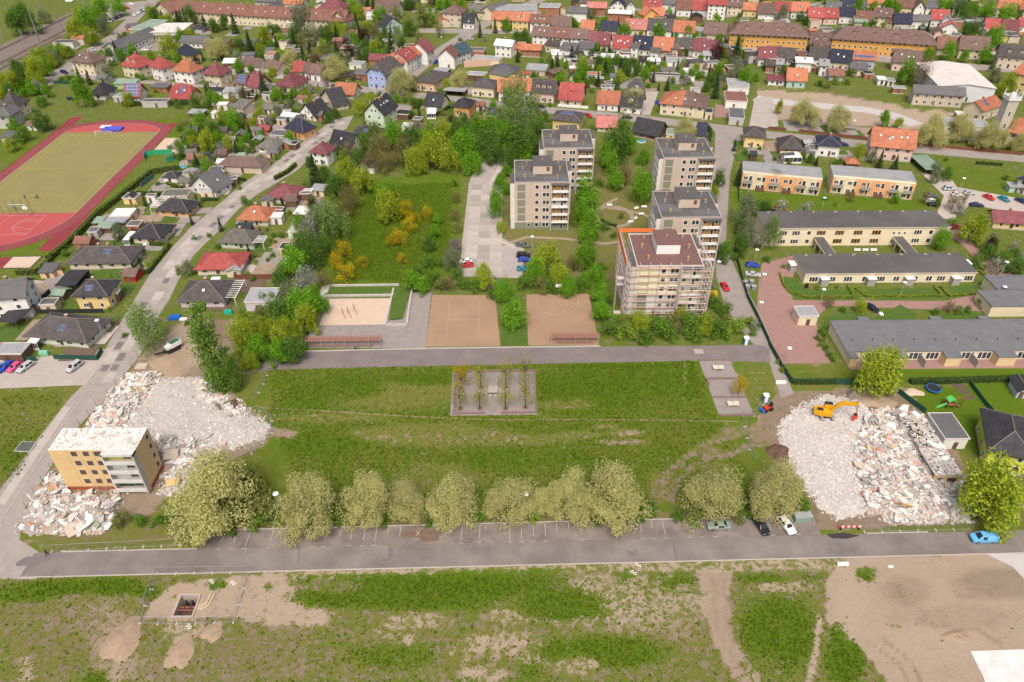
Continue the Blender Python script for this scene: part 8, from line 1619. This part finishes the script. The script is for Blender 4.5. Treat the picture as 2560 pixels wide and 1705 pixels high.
p=T(0,0,975,1168);b=MB();b.box(-2.2,2.2,-1.3,1.3,0,.3);b.box(-2.1,2.1,-1.2,1.2,.3,.36);o=b.obj('landing_mat',white);o.location=(p.x,p.y,.03);tag(o,'white landing mat beside the blue high jump mat','mat')
t=thing('throwing_cage','green netted throwing cage beside the track','cage',T(0,0,1470,1490));gnet=M('green_net',(.03,.30,.14),rough=.9)
pts=[T(0,0,1335,1480),T(0,0,1345,1440),T(0,0,1440,1425),T(0,0,1590,1420),T(0,0,1605,1470),T(0,0,1540,1500)]
for a,b_ in zip(pts,pts[1:]):
 d=b_-a;me=MB();me.box(0,d.length,-.02,.02,.05,2.2);q=a-t.location;put('net',me.mesh('net',gnet),t,(q.x,q.y,0),(0,0,math.atan2(d.y,d.x)));b=MB();b.tube((q.x,q.y,0),(q.x,q.y,4.0),.07,6);b.obj('pole',steel,t)
t=thing('ball_fence','tall green ball fence behind the near goal','fence',T(0,1,300,392))
for i in range(7):x=-i*2.6;b=MB();b.tube((x,0,0),(x,0,5),.06,5);b.obj('post',M('green_post',(.03,.12,.09)),t)
b=MB()
for i in range(6):b.tube((-15.6,0,.3+i*.9),(0,0,.3+i*.9),.012,3)
b.obj('net',M('green_post',(.03,.12,.09)),t)
t=thing('ball_fence','thin ball fence behind the far goal','fence',T(0,0,860,1215))
for i in range(7):x=i*3.2;b=MB();b.tube((x,0,0),(x,0,4.5),.05,5);b.obj('post',M('grey_fence_post',(.25,.18,.17)),t)
# railway masts
for i,(bx_,by_,tx,ty)in enumerate(((109.7,131.5,63,12.7),(80,88,61.5,31.5),(61,106,45.5,69),(9,100.5,0,75),(162.5,97,140.6,34),(15.8,186.6,-6,130),(100,20,92,-5),(217,30,205,-20))):
 p=G(bx_,by_);q=[G(tx,ty,z)for z in range(1,40)];h=min(range(1,40),key=lambda z:abs(G(tx,ty,z).y-p.y));h=min(max(h,5),24);t=thing('catenary_mast',f'galvanised railway mast, {nth[i] if i < 7 else "last"} of the lattice poles by the tracks','mast',(p.x,p.y,0),0,'railway masts')
 for sx in(-1,1):
  for sy in(-1,1):b=MB();b.tube((sx*.45,sy*.45,0),(sx*.15,sy*.15,h),.07,4);b.obj('chord',steel,t)
 b=MB();n=int(h/1.2)
 for k in range(n):
  z0,z1=k*h/n,(k+1)*h/n;w0,w1=.45-.3*z0/h,.45-.3*z1/h
  for s in(-1,1):b.tube((-w0,s*w0,z0),(w1,s*w1,z1),.04,3);b.tube((s*w0,-w0,z0),(s*w1,w1,z1),.04,3)
 b.obj('lattice',steel,t)
 # ================================================================ pit, sand heaps and other ground things
t=thing('pipe_pit','open concrete pit with rusty pipes in the foreground field','pit',(PX0,PY0,0));pw,pd=PX1-PX0,PY1-PY0;pcm=M('pit_concrete',(.46,.41,.36),(.36,.32,.28),1.,.9)
g=.9
for q in((-g,pw+g,-g,.0),(-g,pw+g,pd,pd+g),(-g,0,0,pd),(pw,pw+g,0,pd)):box_part('apron',M('pit_sand',(.40,.295,.20),(.34,.25,.17),.8,.95,.4),t,*q,-.02,.02)
g=.28
for q in((-g,pw+g,-g,.0),(-g,pw+g,pd,pd+g),(-g,0,0,pd),(pw,pw+g,0,pd)):box_part('pit_wall',pcm,t,*q,-1.9,.32)
box_part('pit_floor',M('pit_mud',(.13,.09,.07)),t,0,pw,0,pd,-1.95,-1.85)
for f in(.42,.56):b=MB();b.tube((0,pd*f,-.7),(pw,pd*f,-.7),.2,10);b.obj('pipe',M('rust_pipe',(.24,.09,.06),(.17,.07,.05),3.),t)
for f in(.3,.65):b=MB();b.tube((pw*f,pd*.8,-1.85),(pw*f,pd*.8,-.2),.22,10);b.tube((pw*f,pd*.8,-.6),(pw*f,pd*.5,-.6),.12,8);b.obj('valve',plast,t)
for o_ in(0,.6):
 b=MB();pp=[(pw,pd*.40+o_,-.15),(pw+1.6-o_*.3,pd*.40+o_,.05),(pw+2.3-o_*.8,pd*.55+o_,.15),(pw+2.6-o_,pd*1.05,.2)]
 for a,c_ in zip(pp,pp[1:]):b.tube(a,c_,.22,9)
 b.obj('lagged_pipe',M('pipe_lagging',(.52,.43,.30),(.42,.34,.24),2.),t)
def mound(p,rx,ry_,h,mat,lab,ang=0):
 n=30;u=np.linspace(-1.15,1.15,n);X,Y=np.meshgrid(u,u);th=np.arctan2(Y,X);ph_=p.x*1.7
 r=np.hypot(X,Y)/(1+.13*np.sin(th*3+ph_)+.07*np.sin(th*5+ph_*2));nz=NPR.random((n,n))-.5
 Z=np.where(r<1,h*np.clip(1-r**1.6,0,1)*(1+.25*np.sin(X*4+ph_)*np.cos(Y*5))+nz*.16*np.clip((1-r)*4,0,1),-.04)
 ii=np.arange(n*n).reshape(n,n);q=np.stack([ii[:-1,:-1],ii[:-1,1:],ii[1:,1:],ii[1:,:-1]],-1).reshape(-1,4);q=q[(r.ravel()[q]<1).any(1)]
 me=bpy.data.meshes.new('sand_heap');me.from_pydata(np.stack([X.ravel()*rx,Y.ravel()*ry_,Z.ravel()],1).tolist(),[],q.tolist());me.materials.append(mat);me.polygons.foreach_set('use_smooth',[True]*len(q));me.update()
 o=put('sand_heap',me,None,(p.x,p.y,0),(0,0,ang));tag(o,lab,'sand heap')
sandh=M('heap_sand',(.36,.27,.19),(.30,.225,.155),1.2,.95,.6,bsc=6)
mound(T(0,3,1130,1190),3.0,4.2,.7,sandh,'large sand heap left of the fenced pit');mound(T(0,3,1660,1300),2.3,3.2,.35,sandh,'flat sand heap below the fenced pit');mound(T(0,3,1955,1110),1.8,2.0,.35,sandh,'small sand heap at the lower right of the pit fence')
mound(T(3,2,1345,475),2.4,1.4,.3,sandm,'pale sand pile in the play garden');mound(T(3,2,785,510),2.0,1.6,1.4,M('brushwood',(.22,.19,.16),(.14,.12,.10),5.,.95,1.,bsc=9),'grey brushwood pile behind the excavator');mound(T(3,2,100,1030),2.6,2.8,1.4,M('root_pile',(.16,.10,.07),(.10,.06,.045),4.,.95,1.,bsc=8),'brown root pile left of the right rubble');mound(T(3,2,1000,560),5,2.4,.5,sandh,'low earth heap behind the right rubble')
mound(T(0,2,2120,590),2.2,1.8,1.0,MATS['root_pile'],'dark brushwood pile below the slender poplar');mound(T(3,3,1740,1150),2.6,1.2,.35,sandh,'low sandy mound near the white membrane');mound(T(0,2,1560,210),4.5,7,.7,sandh,'broad heap of dug sand below the white machine',.5)
# white membrane slab bottom right and kerbed new road
q=[T(3,3,*p)for p in((1860,1290),(2700,1262),(2700,1900),(2060,1900),(1985,1540))];b=MB();b.prism([p[:2]for p in q],0,.12);o=b.obj('foundation_membrane',M('white_membrane',(.68,.68,.67),(.54,.53,.51),.35,.6,det=10));tag(o,'white sheet-covered foundation at the lower right corner','foundation')
for i in range(6):
 a_=T(3,3,1890+i*130,1330+i*2);e_=T(3,3,2010+i*150,1600+i*2);strip('sheet_seam',[a_,e_],.07,M('membrane_seam',(.52,.53,.54)),.124,o)
TS('new_road',3,3,[(2010,398),(2420,385),(2700,700),(2420,690),(2250,510)],new_road,.02)
for c,r,x,y,sx,sy,h,mt,nm,lab,cat in((3,3,685,495,2.2,.5,.7,white,'insulation_block','white insulation blocks on the sand beside the road','block'),(3,3,1128,512,1.0,.4,.25,white,'plastic_sheet_bundle','small white bundle on the sand','bundle'),(3,2,115,392,2.6,.5,.8,white,'concrete_barrier','white barrier across the path end','barrier'),(0,1,1615,1365,3.2,1.7,1.0,M('tarp_blue',(.02,.12,.42),rough=.5),'tarpaulin_stack','blue tarpaulin-covered stack on the dug ground','stack'),(0,1,2105,1315,2.2,1.1,1.0,M('tarp_green',(.02,.36,.26),rough=.5),'covered_crate','turquoise covered crate below the lilac bungalow','crate'),(0,1,1690,1375,2.2,.9,.6,white,'small_boat','white boat beside the blue tarpaulin','boat'),(0,2,410,125,2.4,1.0,1.1,M('tarp_mint',(.2,.5,.35)),'covered_barbecue','mint covered furniture by the car park fence','cover'),(0,2,1305,235,3.0,2.2,.3,rub_mats[2],'panel_stack','flat stack of beige panels beside the dug sand','stack'),(0,2,1190,325,1.4,1.0,.8,rub_mats[1],'concrete_block','white concrete block at the fence above the rubble','block'),(3,1,1040,1322,1.0,1.4,.3,white,'bed_cover','white cover on the small lawn','cover'),(2,1,1840,1150,3.0,1.6,1.2,M('hopper_yellow',(.5,.3,.03)),'waste_hopper','yellow skip beside the scaffolded tower','skip'),(3,0,440,1118,4.5,1.8,1.4,M('skip_blue',(.03,.14,.32)),'waste_skip','blue waste skip on the lane by the building plot','skip')):
 p=T(c,r,x,y);t=thing(nm,lab,cat,(p.x,p.y,0));b=MB();b.prism([(-sx/2,-sy/2),(sx/2,-sy/2),(sx/2*.96,sy/2),(-sx/2*.96,sy/2)],0,h*.7);b.obj('body',mt,t);b=MB();b.prism([(-sx/2*.92,-sy/2*.9),(sx/2*.92,-sy/2*.9),(sx/2*.88,sy/2*.9),(-sx/2*.88,sy/2*.9)],h*.7,h);b.obj('top',mt,t)
for i,(x,y,sz)in enumerate(((300,78,1.0),)):
 for k in range(2):
  p=T(3,3,270+k*75,85-k*8);t=thing('recycling_container',('grey-green recycling container, left of the pair','grey-green recycling container, right of the pair')[k],'container',(p.x,p.y,0),.05);cm=M('container_grey',(.30,.33,.34),rough=.6);box_part('body',M('container_green',(.22,.30,.25),rough=.6),t,-.85,.85,-.75,.75,.1,1.5);box_part('lid',cm,t,-.9,.9,-.8,.8,1.5,1.7)
for k,(x,y)in enumerate(((2140,1050),(2200,1045),(2160,1090),(2220,1095))):
 p=T(2,1,x,y);t=thing('waste_container',('far left','far right','near left','near right')[k]+' waste container in the fenced bin store','container',(p.x,p.y,0));box_part('body',M('bin_grey',(.20,.22,.23),rough=.6),t,-.65,.65,-.5,.5,.1,1.2);box_part('lid',M('bin_lid',(.33,.35,.36),rough=.6),t,-.7,.7,-.55,.55,1.2,1.32)
p=T(3,3,745,165);t=thing('road_barrier','red and white striped barrier at the rubble site entrance','barrier',(p.x,p.y,0))
for i in range(8):box_part('stripe',white if i%2 else M('barrier_red',(.6,.03,.02)),t,-2.2+i*.55,-1.66+i*.55,-.05,.05,.55,1.0)
for s in(-1.8,1.8):box_part('leg',plast,t,s-.05,s+.05,-.4,.4,0,.54)
for c,r,x,y,lab in((0,3,1945,650,'pair of white marker plates inside the pit fence, left'),(0,3,2145,660,'pair of white marker plates inside the pit fence, right'),(2,3,1160,495,'pair of white marker plates near the road edge'),(2,3,1118,565,'pair of white marker plates farther from the road'),(0,3,1737,1060,'single white marker plate below the pit')):
 p=T(c,r,x,y);t=thing('marker_plates',lab,'marker',(p.x,p.y,0))
 for s in((-.25,.2),(.25,-.2)):
  for q in((-.28,.28,-.28,-.18),(-.28,.28,.18,.28),(-.28,-.18,-.18,.18),(.18,.28,-.18,.18)):box_part('plate',white,t,s[0]+q[0],s[0]+q[1],s[1]+q[2],s[1]+q[3],.01,.06)
p=T(0,2,235,975);t=thing('well_cover','dark framed grating on the left grass field','grating',(p.x,p.y,0),-.05);box_part('frame',conc,t,-1.8,1.8,-1.6,1.6,0,.12);box_part('grate',M('dark_grate',(.12,.13,.12),(.08,.09,.08),6.),t,-1.6,1.6,-1.4,1.4,.12,.16)
# play garden
p=T(3,2,1515,455);t=thing('trampoline','blue-rimmed garden trampoline with dark net','trampoline',(p.x,p.y,0));b=MB();b.tube((0,0,.7),(0,0,.8),1.75,20);b.obj('rim',M('tramp_blue',(.02,.16,.5)),t);b=MB();b.tube((0,0,.8),(0,0,.84),1.45,20);b.obj('mat',plast,t)
for i in range(8):a=i*math.pi/4;b=MB();b.tube((1.6*math.cos(a),1.6*math.sin(a),0),(1.6*math.cos(a),1.6*math.sin(a),2.5),.04,5);b.obj('pole',plast,t)
b=MB()
for i in range(40):a=i*math.pi/20;b.tube((1.58*math.cos(a),1.58*math.sin(a),.85),(1.58*math.cos(a),1.58*math.sin(a),2.4),.012,3)
b.obj('net',plast,t)
p=T(3,2,1660,610);t=thing('play_tower','wooden climbing frame with green roof and slides','climbing frame',(p.x,p.y,0));wm_=M('play_wood',(.30,.13,.06),(.22,.09,.04),2.)
for sx in(-.8,.8):
 for sy in(-.7,.7):box_part('post',wm_,t,sx-.08,sx+.08,sy-.08,sy+.08,0,2.4)
box_part('platform',wm_,t,-.9,.9,-.8,.8,1.2,1.32);b=MB();b.slab([(-1,-.9,2.3),(0,-.9,3.0),(0,.9,3.0),(-1,.9,2.3)],.06);b.slab([(0,-.9,3.0),(1,-.9,2.3),(1,.9,2.3),(0,.9,3.0)],.06);b.obj('roof',M('play_green',(.10,.50,.12)),t)
for s in(-1,1):b=MB();b.slab([(s*.9,-.4,1.3),(s*2.8,-.4,.1),(s*2.8,.2,.1),(s*.9,.2,1.3)],.08);b.obj('slide',M('play_green',(.10,.50,.12))if s<0 else wm_,t)
box_part('swing_beam',wm_,t,.9,3.4,.5,.65,2.2,2.35);b=MB();b.tube((3.4,.2,0),(3.3,.57,2.3),.07,5);b.tube((3.4,1.0,0),(3.3,.57,2.3),.07,5);b.obj('swing_leg',wm_,t)
for i in range(3):TS('garden_bed',3,2,[(1680+i*60,395+i*55),(1790+i*45,395+i*55),(1840+i*45,440+i*50),(1730+i*45,440+i*50)],M('dark_soil',(.13,.09,.075),(.1,.07,.06),1.5),.022+i*.002)
p=T(3,2,2200,865);t=thing('swing_bench','white garden swing seat beside the lawn fence','seat',(p.x,p.y,0),-1);box_part('seat',white,t,-.9,.9,-.3,.3,.4,.5);box_part('backrest',white,t,-.9,.9,.3,.36,.5,1.1);box_part('side',white,t,-.95,-.9,-.3,.36,0,.8);box_part('side',white,t,.9,.95,-.3,.36,0,.8)
# pools
for c,r,x,y,ra,rb_,lab in((0,1,1735,80,2.2,1.2,'oval turquoise garden pool beside the white house'),(0,0,1660,1540,2.4,1.2,'turquoise pool in the taupe-roofed bungalow garden'),(2,0,1190,1305,1.6,1.2,'blue round pool behind the far right tower'),(2,0,1480,762,1.7,1.2,'blue pool on the pink terrace of the allotments')):
 p=T(c,r,x,y);t=thing('pool',lab,'pool',(p.x,p.y,0));b=MB()
 ring=[(math.cos(a)*ra,math.sin(a)*rb_)for a in[i*math.pi/12 for i in range(24)]];b.prism([(u*1.12,v*1.12)for u,v in ring],0,.3);b.obj('rim',white,t);b=MB();b.prism(ring,.3,.32);b.obj('water',M('pool_water',(.03,.34,.42),rough=.08,spec=.5),t)
for x in(1160,1215):p=T(3,1,830 if x==1160 else 930,745);
for k in range(3):p=T(3,1,800+k*90,745);bench(3,1,820+k*75,745,0,('left','middle','right')[k]+' bench in the courtyard between the long cream buildings')
# people
def person(p,a,shirt,trous,label,walk=.28):
 key=f'person_{walk}'
 if key not in bpy.data.meshes:
  me=bpy.data.meshes.new(key+'_s');V_=[(0,0,.95),(0,0,1.2),(0,0,1.42),(0,0,1.52),(0,0,1.68),(-.09,0,.9),(-.1,walk*.5,.5),(-.1,walk*.4,.07),(-.1,walk*.4-.16,.04),(.09,0,.9),(.1,-walk*.2,.5),(.1,-walk,.12),(.1,-walk-.14,.06),(-.19,0,1.4),(-.25,-walk*.4,1.15),(-.24,-walk*.7,.92),(.19,0,1.4),(.25,walk*.3,1.15),(.24,walk*.4,.92)]
  E_=[(0,1),(1,2),(2,3),(3,4),(0,5),(5,6),(6,7),(7,8),(0,9),(9,10),(10,11),(11,12),(2,13),(13,14),(14,15),(2,16),(16,17),(17,18)]
  R_=[.15,.14,.16,.06,.11,.1,.075,.05,.04,.1,.075,.05,.04,.07,.05,.04,.07,.05,.04]
  me.from_pydata(V_,E_,[]);o=bpy.data.objects.new('tmp',me);COL.objects.link(o);o.modifiers.new('s','SKIN');o.modifiers.new('u','SUBSURF').levels=1
  for i,r_ in enumerate(R_):me.skin_vertices[0].data[i].radius=(r_,r_)
  me.skin_vertices[0].data[0].use_root=True
  dg=bpy.context.evaluated_depsgraph_get();m2=bpy.data.meshes.new_from_object(o.evaluated_get(dg));m2.name=key;bpy.data.objects.remove(o)
  for mt in('a','b','c'):m2.materials.append(bark)
  for pl in m2.polygons:z=pl.center.z;pl.material_index=0 if .92<z<1.47 else(1 if z<=.92 else 2)
 m2=bpy.data.meshes[key];o=put('person',m2,None,(p.x,p.y,.02),(0,0,a));tag(o,label,'person')
 for i,mt in enumerate((shirt,trous,M('skin',(.5,.32,.24)))):o.material_slots[i].link='OBJECT';o.material_slots[i].material=mt
 b=MB();b.tube((0,0,1.68),(0,0,1.82),.115,8,0,.05);b.obj('hair',M('dark_hair',(.03,.02,.015)),o)
navy=M('navy_cloth',(.015,.02,.045));blk=M('black_cloth',(.015,.015,.017));wcl=M('white_cloth',(.6,.6,.6));bcl=M('blue_cloth',(.05,.15,.4))
for c,r,x,y,s,t_,lab in((0,3,438,405,navy,blk,'person in dark clothes walking on the road corner'),(0,1,235,262,blk,blk,'person in black standing on the turf pitch'),(0,1,350,262,navy,blk,'person in dark clothes by the player on the ground'),(0,1,325,258,wcl,navy,'person in white on the turf pitch'),(0,1,150,365,bcl,navy,'person in blue in front of the green goal'),(0,1,238,345,wcl,blk,'person in white right of the green goal'),(0,1,120,350,wcl,bcl,'person in white left of the green goal'),(1,2,915,85,bcl,navy,'person in blue under the long shelter')):
 person(T(c,r,x,y),RND.uniform(0,6),s,t_,lab)
 # ================================================================ labels of the plants, by kind and nearest landmark
ORD=['leftmost','second from left','third from left','fourth from left','fifth from left','sixth from left','seventh from left','eighth from left','ninth from left','tenth from left']+[f'{n} from left' for n in('eleventh','twelfth','thirteenth','fourteenth','fifteenth','sixteenth','seventeenth','eighteenth','nineteenth','twentieth')]+['far right']*80
LAND+=[('the sandpit',*T(1,1,900,1300)[:2]),('the yellow shrub meadow',*T(1,1,1100,700)[:2]),('the brown courts',*T(2,1,60,1300)[:2]),('the railway',*T(0,0,300,350)[:2]),('the running track',*T(0,0,1200,1100)[:2]),('the allotments',*T(2,0,900,680)[:2]),('the wood edge',*T(1,0,1600,1450)[:2]),('the round path',*D(1412,497)[:2]),('the building plot',*T(3,0,600,900)[:2]),('the road',*D(900,1200)[:2]),('the road',*D(1300,1200)[:2]),('the road',*D(1650,1200)[:2]),('the poplar',*D(490,900)[:2]),('the paved square',*D(1130,900)[:2]),('the barracks gardens',*T(1,0,300,300)[:2])]
buckets={}
for o,k,R in PLANTS:
 x,y=o.location.x,o.location.y;ph=min(LAND,key=lambda q:(q[1]-x)**2+(q[2]-y)**2)[0]
 if len(ph.split())>7:ph=' '.join(ph.split()[:7]).rstrip(',').rstrip(' with').rstrip(' and')
 buckets.setdefault((KIND[k][1],ph),[]).append(o)
for(wd,ph),os_ in buckets.items():
 os_.sort(key=lambda o:pix(o.location)[0]);cat='shrub' if('shrub' in wd or 'bush' in wd)else 'tree'
 for i,o in enumerate(os_):
  lab=f'{wd} beside {ph}' if len(os_)==1 else f'{wd} near {ph}, {ORD[i] if i < len(os_) - 1 or len(os_) > 20 else "rightmost"}'
  tag(o,lab,cat,wd+'s')
RN=dict(gy='grey',bk='dark brown',lg='pale grey',rb='red-brown',br='brown',dk='black',wt='white',ol='olive',og='orange',gn='green')
WN=dict(wd='wooden',cr='cream',wh='white',gy='grey',br='brick',be='beige')
buckets={}
for o,wk,rk in SHEDS:
 x,y=o.location.x,o.location.y;ph=min(LAND,key=lambda q:(q[1]-x)**2+(q[2]-y)**2)[0]
 if len(ph.split())>6:ph=' '.join(ph.split()[:6])
 buckets.setdefault((f'small {WN[wk]} shed, {RN[rk]} roof,',ph),[]).append(o)
for(wd,ph),os_ in buckets.items():
 os_.sort(key=lambda o:pix(o.location)[0])
 for i,o in enumerate(os_):tag(o,f'{wd} near {ph}' if len(os_)==1 else f'{wd} {ORD[i]} near {ph}','shed','small garden sheds')
